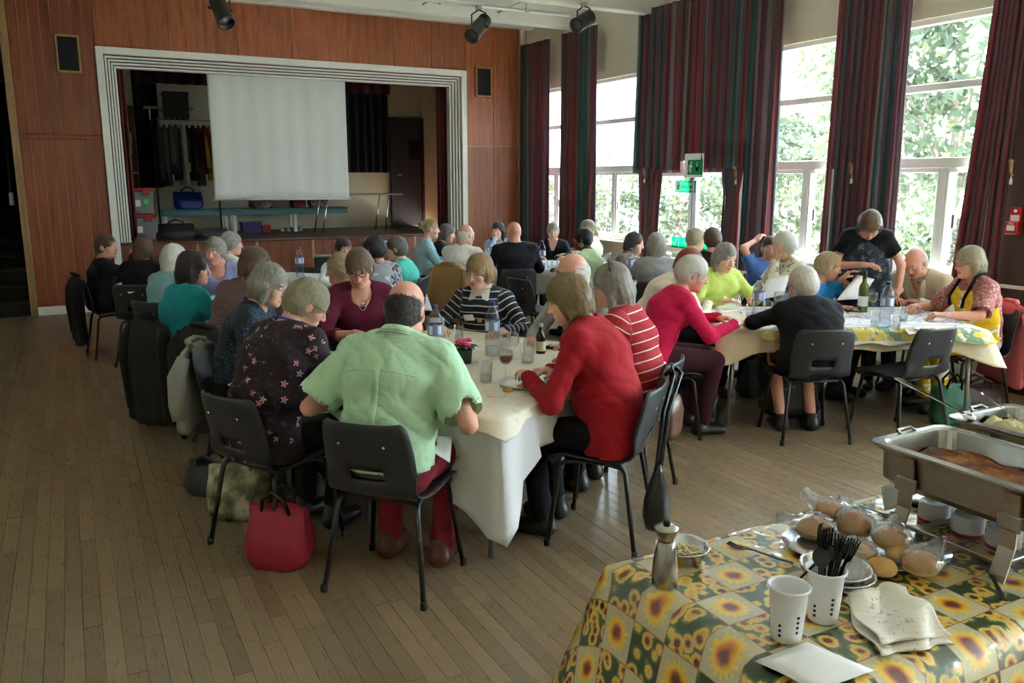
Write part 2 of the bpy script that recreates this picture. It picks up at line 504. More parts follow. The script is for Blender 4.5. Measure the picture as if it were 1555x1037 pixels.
# dark alcove with steps at the far left
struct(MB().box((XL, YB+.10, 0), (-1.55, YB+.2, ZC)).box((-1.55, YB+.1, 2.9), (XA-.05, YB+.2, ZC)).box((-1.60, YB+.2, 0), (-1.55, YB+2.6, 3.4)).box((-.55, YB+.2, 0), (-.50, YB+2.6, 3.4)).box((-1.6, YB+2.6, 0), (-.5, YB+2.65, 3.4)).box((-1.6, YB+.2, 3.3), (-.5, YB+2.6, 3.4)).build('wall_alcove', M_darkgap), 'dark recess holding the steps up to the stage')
sp = empty('stage_steps', (-1.05, YB+.1, 0), 0); tag(sp, 'dark wooden steps climbing to the stage', kind='structure')
M_step = plain('step_wood', srgb(58, 44, 34), .5, var=.2)
for k in range(5):
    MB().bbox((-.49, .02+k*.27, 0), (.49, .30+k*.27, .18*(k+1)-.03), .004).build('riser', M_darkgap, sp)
    MB().bbox((-.49, 0+k*.27, .18*(k+1)-.03), (.49, .30+k*.27, .18*(k+1)), .008).build('tread', M_step, sp)
hr = empty('handrail', (-.62, YB+.12, 1.0), 0, 'dark handrail with pale end cap beside the stage steps', 'handrail')
MB().tube([(0, 0, .55), (0, -.0, 1.0), (-.02, .3, 1.2), (-.02, 1.2, 1.8)], .022).build('rail', M_darkgap, hr)
MB().bbox((-.03, -.03, .40), (.02, .0, .56), .006).build('end_cap', plain('grey_plastic', srgb(150, 150, 150), .5), hr)
# ------------------------------------------------------------------ ceiling beams, cornice, lighting bars
M_beam = plain('beam_paint', srgb(226, 223, 212), .7, var=.04, nscale=6)
for i, (y0, zb, h) in enumerate(((-1.2, 3.78, .44), (1.5, 3.78, .44), (5.9, 3.76, .46), (8.72, 3.74, .48), (10.55, 3.84, .38))):
    struct(MB().bbox((XL, y0, zb), (XW, y0+.17, ZC), .008).build('trim_%d' % (10+i), M_beam), 'white ceiling beam spanning the hall')
struct(MB().bbox((XL, YB-.10, WT), (XW, YB+.03, ZC), .01).build('trim_2', M_beam), 'white cornice above the teak stage wall')
struct(MB().bbox((XL, 9.55, ZC-.10), (XW, 9.62, ZC), .008).build('trim_3', M_beam), 'slim white ceiling batten')

M_bar = plain('bar_paint', srgb(205, 205, 200), .4, var=.05)
bar = empty('lighting_bar', (3.6, 9.40, 3.76), 0, 'long white tubular lighting bar hung below the ceiling', 'bar')
MB().tube([(-3.4, 0, 0), (2.22, 0, 0)], .022, 12).build('tube', M_bar, bar)
for x in (-3.0, -.9, .45, 1.6):
    MB().tube([(x, 0, 0), (x, 0, .46)], .011, 8).build('hanger', M_bar, bar)
    MB().bbox((x-.02, -.028, -.03), (x+.02, .028, .03), .004).build('clamp', M_bar, bar)
for k, x in enumerate((-.6, .5)):
    bar2 = empty('lighting_rail', (4.8+x, 10.0, 3.95), 0, ['slim white rail crossing beneath the ceiling above the stage opening', 'slim white rail crossing beneath the ceiling toward the curtains'][k], 'rail')
    MB().tube([(0, -.9, 0), (.12, .9, .0)], .012, 8).build('rail', M_bar, bar2)
    for y_ in (-.6, .6): MB().tube([(y_/15+.06, y_, 0), (y_/15+.06, y_, .27)], .008, 6).build('hanger', M_bar, bar2)
M_spot = plain('spot_black', (.02, .02, .022), .45, var=.2)
M_lens = plain('lens', (.25, .26, .27), .08, .0)
def spotlight(loc, aim, L, r, label, drop):
    e = empty('stage_spotlight', loc, 0, label, 'spotlight')
    d = Vector(aim).normalized()
    q = d.to_track_quat('Z', 'Y').to_matrix().to_4x4()
    MB().lathe([(r*.55, -L*.5), (r*.75, -L*.48), (r*.8, -L*.25), (r, -L*.22), (r, L*.45), (r*1.06, L*.46), (r*1.06, L*.5), (r*.9, L*.5), (r*.88, L*.35), (.001, L*.34)], 20, q).build('housing', M_spot, e)
    for k in range(6):
        z = -L*.45+k*L*.035
        MB().lathe([(r*.84, z), (r*.95, z+.002), (r*.95, z+.006), (r*.84, z+.008)], 18, q).build('cooling_fin', M_spot, e)
    MB().lathe([(.001, L*.36), (r*.86, L*.36), (r*.86, L*.37), (.001, L*.375)], 20, q).build('lens', M_lens, e)
    side = d.cross(Vector((0, 0, 1))).normalized()
    y_ = MB().tube([side*(r+.012), side*(r+.015)+Vector((0, 0, drop*.62)), Vector((0, 0, drop*.8)), -side*(r+.015)+Vector((0, 0, drop*.62)), -side*(r+.012)], .009, 8)
    y_.build('yoke', M_spot, e)
    MB().tube([(0, 0, drop*.78), (0, 0, drop)], .012, 8).bbox((-.03, -.03, drop-.05), (.03, .03, drop), .004).build('hook_clamp', M_steel, e)
    for s_ in (-1, 1): MB().tube([side*s_*(r+.01), side*s_*(r+.045)], .014, 8).build('tilt_knob', M_spot, e)
spotlight(aty(727, 42, 9.38), (-.55, -.35, -.50), .42, .085, 'long black stage spotlight clamped on the white bar above the corner of the stage', 3.76-aty(727, 42, 9.38).z)
spotlight(aty(886, 32, 8.66), (-.75, -.2, -.42), .30, .085, 'stubby black spotlight hung from the ceiling beam by the curtains', 3.76-aty(886, 32, 8.66).z)
spotlight(aty(335, 14, 9.38), (.12, -.55, -.70), .40, .085, 'black spotlight hanging before the panelling above the projector screen', max(.15, 3.76-aty(335, 14, 9.38).z))
e = empty('ceiling_downlight', (aty(657, 2, 9.0).x, 9.0, ZC-.14), 0, 'round dark rimmed light fitting on the ceiling', 'light')
MB().lathe([(.13, 0), (.14, .01), (.14, .04), (.12, .14)], 24).build('rim', M_spot, e)
e = empty('smoke_detector', (aty(475, 12, YB-.12).x, YB-.16, WT+.06), 0, 'small white detector on the cornice over the panelling', 'detector')
MB().lathe([(.02, -.035), (.05, -.03), (.055, 0), (.055, .03)], 16).build('dome', M_white, e)

# ------------------------------------------------------------------ window wall
bays = [(-2.3, -.75), (-.55, 1.0), (1.2, 2.5), (2.65, 3.93), (4.06, 5.52), (5.64, 7.02), (9.02, 10.62), (10.74, 12.06)]
door = (7.14, 8.92)
WZ0, WZ1 = .88, 3.10
ww = MB()
ww.box((XW, YR, 0), (XW+.15, YB+.14, WZ0-.0))if False else None
solid = sorted(bays+[door])
ww.box((XW, YR, WZ1), (XW+.15, YB+.3, ZC))
prev = YR
for (a_, b_) in solid:
    ww.box((XW, prev, 0), (XW+.15, a_, WZ1)); prev = b_
ww.box((XW, prev, 0), (XW+.15, YB+.3, WZ1))
for (a_, b_) in bays: ww.box((XW, a_, 0), (XW+.15, b_, WZ0))
struct(ww.build('wall_windows', M_cream), 'cream wall with tall windows along the side of the hall')
struct(MB().bbox((XW-.10, YR, WZ0-.03), (XW, door[0]-.1, WZ0), .004).build('trim_4', M_frame), 'white window board along the tall windows')
struct(MB().bbox((XW-.10, door[1]+.1, WZ0-.03), (XW, YB, WZ0), .004).build('trim_5', M_frame), 'white window board between the fire door and the stage')
struct(MB().bbox((XW-.035, YR, .56), (XW, door[0]-.1, .62), .004).build('trim_6', plain('dark_dado', srgb(74, 50, 40), .5)), 'dark wooden rail on the wall below the windows')
struct(MB().bbox((XW-.02, YR, 0), (XW, door[0], .11), .004).build('baseboard_windows', M_white), 'white skirting beneath the windows')

def window(n, y0, y1):
    e = empty('window_%d' % n, (XW+.06, y0, 0)); tag(e, 'tall white framed window with open lower casement', kind='structure')
    W = y1-y0; fw = .05; d0, d1 = -.03, .04
    q = MB()
    q.bbox((d0, 0, WZ0), (d1, fw, WZ1)).bbox((d0, W-fw, WZ0), (d1, W, WZ1)).bbox((d0, fw, WZ0), (d1, W-fw, WZ0+fw)).bbox((d0, fw, WZ1-fw), (d1, W-fw, WZ1))
    q.build('frame', M_frame, e)
    MB().bbox((d0-.01, fw, 1.82), (d1+.01, W-fw, 1.91)).build('transom', M_frame, e)
    MB().bbox((d0, fw, 2.485), (d1, W-fw, 2.55)).build('glazing_bar', M_frame, e)
    ym = W*.46
    MB().bbox((d0, ym-.025, WZ0+fw), (d1, ym+.025, 1.82)).build('mullion', M_frame, e)
    for (a_, b_, c_, d_) in ((fw, W-fw, 1.91, 2.485), (fw, W-fw, 2.55, WZ1-fw)):
        MB().box((.0, a_, c_), (.004, b_, d_)).build('pane', M_glass, e)
    # fixed sash (far half) and the opened casement (near half)
    def sash(name, ya, yb, hinge_open):
        z0, z1 = WZ0+fw, 1.82; s_ = .04
        w_ = yb-ya
        M = Matrix.Translation((.0, yb, 0)) @ Matrix.Rotation(-hinge_open, 4, 'Z') @ Matrix.Translation((0, -w_, 0))
        o = MB().bbox((-.02, 0, z0), (.03, s_, z1), M=M).bbox((-.02, w_-s_, z0), (.03, w_, z1), M=M).bbox((-.02, s_, z0), (.03, w_-s_, z0+s_), M=M).bbox((-.02, s_, z1-s_), (.03, w_-s_, z1), M=M).build(name, M_frame, e)
        MB().box((.002, s_, z0+s_), (.006, w_-s_, z1-s_), M).build('pane', M_glass, o)
    sash('fixed_sash', ym+.025, W-fw, 0)
    sash('casement', fw, ym-.025, R(24) if n in (5, 6, 4) else R(0))
    MB().bbox((d0-.03, ym-.16, 1.30), (d0, ym-.13, 1.42), .004).build('catch', M_steel, e)
for i, b_ in enumerate(bays): window(i+1, *b_)

# glazed fire door
fd = empty('door_1', (XW+.05, door[0], 0)); tag(fd, 'glazed white double fire exit door', kind='structure')
W = door[1]-door[0]
q = MB().bbox((-.04, 0, 0), (.05, .05, WZ1)).bbox((-.04, W-.05, 0), (.05, W, WZ1)).bbox((-.04, .05, 1.84), (.05, W-.05, 1.93)).bbox((-.04, .05, WZ1-.05), (.05, W-.05, WZ1)).bbox((-.04, .05, 2.485), (.05, W-.05, 2.55))
q.build('frame', M_frame, fd)
MB().box((0, .05, 1.93), (.004, W-.05, 2.485)).build('pane', M_glass, fd); MB().box((0, .05, 2.55), (.004, W-.05, WZ1-.05)).build('pane', M_glass, fd)
for k, (a_, b_) in enumerate(((.05, W*.52), (W*.52, W-.05))):
    o = MB().bbox((-.02, a_, .01), (.03, a_+.075, 1.84)).bbox((-.02, b_-.075, .01), (.03, b_, 1.84)).bbox((-.02, a_+.075, .01), (.03, b_-.075, .22)).bbox((-.02, a_+.075, .80), (.03, b_-.075, .90)).bbox((-.02, a_+.075, 1.76), (.03, b_-.075, 1.84)).build('leaf', M_frame, fd)
    MB().box((0, a_+.075, .22), (.005, b_-.075, .80)).build('pane', M_glass, o)
    MB().box((0, a_+.075, .90), (.005, b_-.075, 1.76)).build('pane', M_glass, o)
MB().tube([(-.045, W*.5, .12), (-.045, W*.5, 1.80)], .012, 8).bbox((-.07, W*.49-.02, 1.70), (-.02, W*.49+.05, 1.80), .006).build('door_closer', plain('closer_grey', (.08, .08, .09), .4), fd)
MB().tube([(-.08, .12, .98), (-.08, W*.5-.06, .98)], .015, 8).build('push_bar', M_steel, fd)

# signs
M_sgreen = plain('safety_green', srgb(0, 140, 80), .5, var=.03)
def backlit(name, col):
    m, t, p = new_mat(name); setp(p, col, .5)
    out = [n for n in t.t.nodes if n.type == 'OUTPUT_MATERIAL'][0]
    tl = t.n('ShaderNodeBsdfTranslucent'); tl.inputs[0].default_value = (*col, 1)
    mx = t.n('ShaderNodeMixShader'); mx.inputs[0].default_value = .55
    t.l(p.outputs[0], mx.inputs[1]); t.l(tl.outputs[0], mx.inputs[2]); t.l(mx.outputs[0], out.inputs[0])
    return m
M_vgreen = backlit('vinyl_green', srgb(0, 150, 86))
M_swhite = plain('sign_white', srgb(240, 245, 240), .5, var=.02)
def text(txt, size, parent, loc, rot, mat, name='lettering', ext=.0008):
    cu = bpy.data.curves.new(name, 'FONT'); cu.body = txt; cu.size = size; cu.align_x = 'CENTER'; cu.align_y = 'CENTER'; cu.extrude = ext
    tmp = bpy.data.objects.new(name, cu); C.objects.link(tmp)
    bpy.context.view_layer.update()
    dg = bpy.context.evaluated_depsgraph_get()
    me = bpy.data.meshes.new_from_object(tmp.evaluated_get(dg))
    bpy.data.objects.remove(tmp); bpy.data.curves.remove(cu)
    return link_mesh(name, me, mat, parent, smooth=False, loc=loc, rot=rot)
FACE_NX = (math.pi/2, 0, -math.pi/2)          # reads from inside the hall (seen along +X)
px = atx(1040, 283, XW+.02)
e = empty('fire_exit_sign', (XW+.025, px.y, px.z), 0, 'green sign reading fire exit keep clear on the door glass', 'sign')
MB()._add([(0, -.20, -.075), (0, .20, -.075), (0, .20, .075), (0, -.20, .075)], [(0, 1, 2, 3)]).build('plate', M_vgreen, e)
MB().bbox((-.003, .085, -.055), (0, .175, .055), .001).build('symbol_field', M_swhite, e)
q = MB(); q.ellipsoid((-.004, .122, .03), (.002, .012, .012), 10, 6).tube([(-.004, .128, .015), (-.004, .135, -.012), (-.004, .152, -.035)], .006, 6).tube([(-.004, .135, -.012), (-.004, .118, -.040)], .006, 6).tube([(-.004, .105, .0), (-.004, .128, .012), (-.004, .148, .0)], .005, 6)
q.build('running_figure', M_sgreen, e)
text('Fire exit', .075, e, (-.002, -.055, .032), FACE_NX, M_swhite); text('keep clear', .062, e, (-.002, -.055, -.035), FACE_NX, M_swhite)
pb = atx(1040, 369, XW+.02)
e = empty('push_bar_sign', (XW+.025, pb.y-.05, pb.z), 0, 'long green sign with white tick low on the door', 'sign')
MB()._add([(0, -.40, -.07), (0, .32, -.07), (0, .32, .07), (0, -.40, .07)], [(0, 1, 2, 3)]).build('plate', M_vgreen, e)
MB().bbox((-.002, .17, -.068), (0, .178, .068), .001).build('divider', M_swhite, e)
MB().tube([(-.003, .285, -.005), (-.003, .26, -.04), (-.003, .215, .045)], .008, 6).build('tick', M_swhite, e)
text('Push bar to open', .062, e, (-.002, -.12, 0), FACE_NX, M_swhite)
pe = atx(1053, 254, XW-.22)
e = empty('running_man_sign', (XW-.22, pe.y, pe.z), 0, 'box shaped running man exit sign hung over the fire door', 'sign')
MB().bbox((0, -.17, -.12), (.05, .17, .16), .006).build('box', M_swhite, e)
MB().bbox((-.004, -.165, -.085), (0, .10, .085), .001).build('green_panel', M_sgreen, e)
q = MB(); q.ellipsoid((-.006, .035, .055), (.003, .014, .014), 10, 6).tube([(-.006, .04, .035), (-.006, .055, -.01)], .012, 8).tube([(-.006, .055, -.01), (-.006, .035, -.03), (-.006, .045, -.065)], .008, 6).tube([(-.006, .055, -.01), (-.006, .075, -.035), (-.006, .09, -.05)], .008, 6).tube([(-.006, .015, .0), (-.006, .04, .03), (-.006, .075, .01)], .006, 6)
q.build('running_man', M_swhite, e)
q = MB().bbox((-.006, -.075, .0), (-.004, -.06, .06), .0005)
q._add([(-.006, -.10, .0), (-.006, -.035, .0), (-.006, -.0675, -.055)], [(0, 1, 2), (2, 1, 0)])
q.build('arrow', M_swhite, e)
# fire call point and plate on the wooden post by the last curtain
struct(MB().bbox((XW-.09, 3.72, 0), (XW+.0, 4.10, ZC), .006).build('trim_7', plain('post_brown', srgb(66, 44, 34), .5, var=.15)), 'dark brown wooden post between two windows')
M_red = plain('safety_red', srgb(190, 24, 28), .4, var=.04)
pc = atx(1541, 346, XW-.10)
e = empty('fire_call_point', (XW-.105, pc.y, pc.z), 0, 'red break glass fire alarm call point on the wall', 'alarm')
MB().bbox((-.05, -.05, -.05), (0.02, .05, .05), .006).build('case', M_red, e)
MB().bbox((-.053, -.032, -.02), (-.05, .032, .022), .001).build('glass_plate', M_swhite, e)
text('FIRE', .022, e, (-.0505, 0, .034), FACE_NX, M_swhite)
pc = atx(1543, 326, XW-.10)
e = empty('fire_action_sign', (XW-.105, pc.y, pc.z), 0, 'small red and white fire notice above the call point', 'sign')
MB().bbox((-.006, -.045, -.06), (.02, .045, .06), .001).build('plate', M_red, e)
MB().bbox((-.008, -.036, -.052), (-.006, .036, -.002), .0005).build('white_field', M_swhite, e)
q = MB().lathe([(.014, 0), (.014, .002)], 14, Matrix.Translation((-.009, 0, .03)) @ Matrix.Rotation(math.pi/2, 4, 'Y')).build('bell_symbol', M_swhite, e)

# ------------------------------------------------------------------ curtains
m, t, p = new_mat('striped_curtain')
uvc = t.n('ShaderNodeUVMap').outputs[0]
sx = t.n('ShaderNodeSeparateXYZ'); t.l(uvc, sx.inputs[0])
U = sx.outputs[0]
cell = t.n('ShaderNodeTexWhiteNoise', noise_dimensions='1D')
t.l(t.math('FLOOR', t.math('MULTIPLY', U, 15.0)), cell.inputs['W'])
cell2 = t.n('ShaderNodeTexWhiteNoise', noise_dimensions='1D')
t.l(t.math('FLOOR', t.math('ADD', t.math('MULTIPLY', U, 38.0), .37)), cell2.inputs['W'])
c1 = t.ramp(cell.outputs[0], [(0, srgb(140, 58, 66)), (.26, srgb(104, 72, 82)), (.44, srgb(42, 112, 108)), (.68, srgb(92, 86, 104)), (.86, srgb(160, 78, 84))], 'CONSTANT')
c2 = t.ramp(cell2.outputs[0], [(0, srgb(136, 66, 74)), (.36, srgb(90, 70, 84)), (.62, srgb(44, 110, 108)), (.9, srgb(186, 164, 164))], 'CONSTANT')
col = t.mix(.45, c1, c2)
nz = t.noise(t.coord('Object', (30, 30, 2)), 3, 3)
col = t.mix(t.math('MULTIPLY', nz, .25), col, srgb(70, 50, 56))
t.l(col, p.inputs['Base Color']); p.inputs['Roughness'].default_value = .85
p.inputs['Sheen Weight'].default_value = .15
out = [n for n in t.t.nodes if n.type == 'OUTPUT_MATERIAL'][0]
tl = t.n('ShaderNodeBsdfTranslucent'); t.l(col, tl.inputs[0])
mx = t.n('ShaderNodeMixShader'); mx.inputs[0].default_value = .30
t.l(p.outputs[0], mx.inputs[1]); t.l(tl.outputs[0], mx.inputs[2]); t.l(mx.outputs[0], out.inputs[0])
M_curtain = m

def curtain(label, y0, y1, z0, z1, pleats, amp=.055, x=6.60, notch=None, flare=0.0, taper=None, skew=0.0, name='curtain', seed=0, hem=0.0):
    """hanging cloth along Y from y0 (near) to y1 (far); pleats run down"""
    nu, nv = max(24, pleats*10), 30
    u = np.linspace(0, 1, nu); vv = np.linspace(0, 1, nv)
    Ug, Vg = np.meshgrid(u, vv)
    ph = 2*np.pi*pleats*Ug+.5*np.sin(7*Ug+seed)
    yc = y0+(y1-y0)*Ug
    mid = (y0+y1)/2
    wf = 1+flare*Vg
    if taper is not None: wf = np.interp(Vg, taper[0], taper[1])
    Y = mid+(yc-mid)*wf+skew*Vg+.012*np.sin(2*ph+seed)
    a_ = amp*(.35+.65*Vg)*(1+.3*np.sin(3.1*Ug*6+seed))
    X = x+a_*np.sin(ph)*.75+.01*noise1(ph*.7+3*Vg, seed)
    Z = z1+(z0-z1)*Vg + hem*np.sin(ph*.5)*(Vg > .95)
    P = np.stack([X, Y, Z], 2)
    mask = np.ones((nv-1, nu-1), bool)
    if notch:
        na, nb_, nz = notch
        yc2 = (Y[:-1, :-1]+Y[1:, 1:])/2; zc2 = (Z[:-1, :-1]+Z[1:, 1:])/2
        mask[(yc2 > na) & (yc2 < nb_) & (zc2 < nz)] = False
    Lc = abs(y1-y0)*1.9
    me = shell(P, .004, mask, uv=np.stack([Ug*Lc+seed*.71, Vg*3], 2))
    e = empty(name, (x, mid, z0), 0, label, 'curtain')
    o = link_mesh('cloth', me, M_curtain, e, loc=(-x, -mid, -z0))
    hd = MB()
    if z1 > 3:
        hd.tube([(0, y0-mid, z1-z0+.01), (0, y1-mid, z1-z0+.01)], .012, 8)
        hd.build('track', M_frame, e)
    return e
def Yc(px, py): return atx(px, py, 6.60).y
curtain('striped red and green curtain hanging in the corner by the teak panelling', Yc(833, 200), Yc(789, 200), .72, 3.80, 5, seed=1)
curtain('striped curtain between the two windows nearest the stage', Yc(905, 150), Yc(853, 150), .72, 3.80, 6, seed=2.3)
curtain('wide striped curtain hanging short above the fire door with a notch for the sign', Yc(1131, 200), Yc(966, 200), 1.80, 3.80, 15, seed=3.7, notch=(Yc(1066, 250), Yc(1037, 250), 1.97), amp=.05)
curtain('narrow gathered curtain tied at the side of the fire door toward the stage', Yc(1010, 300), Yc(970, 300), .72, 1.86, 4, x=6.57, taper=((0, .5, 1), (.85, .7, .62)), seed=4.2, amp=.05, name='door_curtain')
curtain('narrow gathered curtain tied at the side of the fire door away from the stage', Yc(1128, 300), Yc(1098, 300), .72, 1.84, 4, x=6.57, taper=((0, .25, 1), (1.1, .8, .75)), seed=5.9, amp=.05, name='door_curtain')
curtain('striped curtain panel between the fire door and the opened window', Yc(1180, 200), Yc(1132, 200), .72, 3.80, 6, seed=6.6)
curtain('broad striped curtain between the two opened windows behind the standing woman', Yc(1366, 200), Yc(1263, 200), .72, 3.80, 9, seed=8.4, flare=.06)
curtain('striped curtain sweeping out beside the fire alarm call point', Yc(1540, 250), Yc(1490, 250), .76, 3.80, 6, seed=9.3, taper=((0, .4, .75, 1), (.9, .97, 1.2, 1.4)), skew=.09, amp=.06)
curtain('dark striped curtain past the fire alarm call point', 3.40, 3.74, .30, 3.80, 5, seed=10.8, x=6.66, amp=.04)
curtain('striped curtain beside the window over the food tables', 2.35, 2.75, .72, 3.80, 6, seed=12.2)
# cord cleats on the curtains
M_cleat = plain('brass_cleat', srgb(170, 140, 90), .4, .6)
for k, (px_, py_, lab) in enumerate(((979, 262, 'small brass cord cleat at the short curtain by the fire door'), (1118, 262, 'brass curtain hook and white pull at the fire door'), (1294, 258, 'brass cord weight on the broad curtain'), (1537, 255, 'white and brass cord pull on the curtain above the call point'))):
    c_ = atx(px_, py_, 6.555)
    e = empty('curtain_cleat', c_, 0, lab, 'cleat')
    MB().tube([(0, 0, .06), (-.015, .01, .02), (-.02, .0, -.03), (0, -.012, -.06)], .009, 8).ellipsoid((-.012, .01, .05), (.018, .016, .022), 10, 8).build('hook', M_cleat, e)
    MB().lathe([(.004, -.13), (.012, -.125), (.013, -.09), (.004, -.075), (.003, .05)], 10).build('pull', M_frame, e)

# ------------------------------------------------------------------ outside the windows
m, t, p = new_mat('leaf_green')
oi = t.noise(t.n('ShaderNodeNewGeometry').outputs['Position'], 1.3, 3)
t.l(t.ramp(oi, [(.3, (.026, .040, .024)), (.55, (.050, .072, .042)), (.75, (.10, .115, .075))]), p.inputs['Base Color'])
p.inputs['Roughness'].default_value = .5
out = [n for n in t.t.nodes if n.type == 'OUTPUT_MATERIAL'][0]
tl = t.n('ShaderNodeBsdfTranslucent'); tl.inputs[0].default_value = (.08, .10, .05, 1)
mx = t.n('ShaderNodeMixShader'); mx.inputs[0].default_value = .4
t.l(p.outputs[0], mx.inputs[1]); t.l(tl.outputs[0], mx.inputs[2]); t.l(mx.outputs[0], out.inputs[0])
M_leaf = m
M_bark = plain('bark', srgb(96, 84, 70), .9, var=.3, bump=.4)
M_bounce_paving = plain('bounce_paving', srgb(205, 203, 194), .9, var=.25, nscale=8)  # unseen paving, colour raised so daylight bounces up to the ceiling
struct(MB().box((XW+.15, -16, -.30), (60, 46, -.12)).build('ground_outside', M_bounce_paving), 'pale paving outside the windows, lightened to bounce daylight indoors')
def leaf_cloud(n, c, r, size, seed, lo=-1.0):
    g_ = np.random.default_rng(seed)
    d = g_.normal(size=(n, 3)); d /= np.linalg.norm(d, axis=1, keepdims=True)
    d[:, 2] = np.maximum(d[:, 2], lo)
    rad = g_.uniform(.55, 1.0, (n, 1))**.6
    lump = 1+.18*np.sin(d[:, :1]*5+seed)+.16*np.sin(d[:, 1:2]*6+2*seed)+.12*np.sin(d[:, 2:3]*7)
    P = np.array(c)+d*rad*lump*np.array(r)
    a_ = g_.normal(size=(n, 3)); a_ /= np.linalg.norm(a_, axis=1, keepdims=True)
    b_ = np.cross(a_, g_.normal(size=(n, 3))); b_ /= np.linalg.norm(b_, axis=1, keepdims=True)
    s_ = size*g_.uniform(.6, 1.3, (n, 1))
    V = np.stack([P-a_*s_, P+b_*s_*.45, P+a_*s_, P-b_*s_*.45], 1).reshape(-1, 3)
    return V, np.arange(4*n).reshape(-1, 4)
def bush(name, loc, r, n, size, seed, label, group, trunk=0.0):
    e = empty(name, loc, 0, label, name.split('_')[-1], group)
    V, F = leaf_cloud(n, (0, 0, r[2]*.75+trunk), r, size, seed)
    o = link_mesh('foliage', np_mesh('foliage', V, F), M_leaf, e, smooth=False); o['kind'] = 'stuff'
    q = MB().tube([(0, 0, -.1), (.03, .02, trunk*.6+.2), (-.05, .05, trunk+r[2]*.9)], [.05+.05*trunk, .04+.03*trunk, .02], 8)
    rr_ = random.Random(seed)
    for k in range(5):
        an = k*1.3; q.tube([(0, 0, trunk*.7+.25), (math.cos(an)*r[0]*.35, math.sin(an)*r[1]*.35, trunk+r[2]*.6), (math.cos(an)*r[0]*.7, math.sin(an)*r[1]*.7, trunk+r[2]*1.0)], [.03, .02, .008], 6)
    q.build('stem', M_bark, e)
for k, (x, y, rx, rz, lab) in enumerate(((9.7, 6.9, 0.8, .85, 'rounded leafy bush outside the window by the broad curtain'), (9.7, 9.2, 0.9, 1.0, 'leafy bush outside beyond the opened casement'), (9.7, 11.5, 0.95, 1.1, 'leafy bush seen through the fire door glass'), (10.0, 13.9, 1.0, 1.2, 'leafy bush outside the window between the door and the stage'), (10.2, 16.9, 1.1, 1.2, 'leafy bush outside the window next to the stage'))):
    bush('bush', (x, y, -.12), (rx, rx, rz), 2200, .075, 20+k, lab, 'bushes outside the windows')
bush('tree', (13.2, 9.0, -.12), (2.5, 2.6, 2.3), 7000, .12, 41, 'broad leafy tree in the grounds outside the window by the call point', 'trees outside', 1.9)
bush('tree', (19.0, 19.0, -.12), (2.0, 2.2, 1.4), 5000, .13, 42, 'smaller leafy tree farther off outside the opened window', 'trees outside', 1.4)
# ------------------------------------------------------------------ on the stage
M_screen = plain('screen_white', srgb(226, 226, 222), .85, var=.015, nscale=2)
ys = YB+.42
tl_, br_ = aty(313, 108, ys), aty(530.5, 301, ys)
sc_ = empty('projector_screen', ((tl_.x+br_.x)/2, ys, br_.z), 0, 'large white pull down projector screen hanging in the stage opening', 'screen')
w_, h_ = (br_.x-tl_.x)/2, tl_.z-br_.z+.1
nu, nv = 60, 16
Ug, Vg = np.meshgrid(np.linspace(-1, 1, nu), np.linspace(0, 1, nv))
P = np.stack([Ug*w_*(1-.004*np.sin(np.pi*Vg)), .006*np.sin(Ug*9)*Vg+.004*np.sin(Ug*23), h_*Vg+.0*Ug], 2)
link_mesh('canvas', shell(P, .002), M_screen, sc_)
MB().tube([(-w_-.03, 0, -.004), (w_+.03, 0, -.004)], .014, 10).build('bottom_batten', plain('screen_batten', srgb(200, 205, 205), .4), sc_)
MB().bbox((-w_-.08, -.06, h_), (w_+.08, .06, h_+.12), .01).build('case', M_white, sc_)
for s_ in (-1, 1): MB().tube([(s_*w_*.8, 0, h_+.11), (s_*w_*.8, 0, 3.76-br_.z)], .008, 6).build('hanger', M_spot, sc_)

def drape(name, label, x0, x1, z0, z1, y, mat, pleats, amp=.05, along='x', cat='curtain'):
    nu, nv = max(20, pleats*8), 8
    Ug, Vg = np.meshgrid(np.linspace(0, 1, nu), np.linspace(0, 1, nv))
    off = amp*np.sin(2*np.pi*pleats*Ug+.4*np.sin(9*Ug))*(.5+.5*Vg)
    if along == 'x': P = np.stack([x0+(x1-x0)*Ug, y+off, z1+(z0-z1)*Vg], 2)
    else: P = np.stack([y+off, x0+(x1-x0)*Ug, z1+(z0-z1)*Vg], 2)
    e = empty(name, P[-1, nu//2].tolist(), 0, label, cat)
    link_mesh('cloth', shell(P-P[-1, nu//2], .004), mat, e)
    q = MB()
    a_, b_ = Vector(P[0, 0]-P[-1, nu//2]), Vector(P[0, -1]-P[-1, nu//2])
    a_.z += .02; b_.z += .02
    q.tube([a_, b_], .015, 8); q.build('rail', M_spot, e)
    for p_ in (a_, b_): MB().tube([p_, p_+Vector((0, 0, 3.76-(P[0, 0, 2]+.02)))], .006, 6).build('hanger', M_spot, e)
    return e
M_maroon = plain('tab_maroon', srgb(82, 24, 24), .85, var=.2)
drape('tab_curtain', 'maroon tab curtain drawn to the side by the stacked crates', .58, .80, STG+.01, 3.42, YB+.30, M_maroon, 4, .03)
drape('tab_curtain', 'maroon tab curtain drawn to the side beside the dark door', 5.24, 5.46, STG+.01, 3.42, YB+.30, M_maroon, 4, .03)
yb_ = SB-.30
a_ = aty(527, 200, yb_).x; b_ = aty(590, 200, yb_).x
drape('stage_drape', 'tall black drape hanging between the projector screen and the dark door', a_-.25, b_, aty(560, 262, yb_).z, 3.6, yb_, M_black, 7)
a_ = aty(206, 200, yb_).x; b_ = aty(243, 200, yb_).x
drape('stage_drape', 'tall black drape hanging beside the clothes rail', a_, b_, aty(225, 285, yb_).z, 3.6, yb_, M_black, 5)
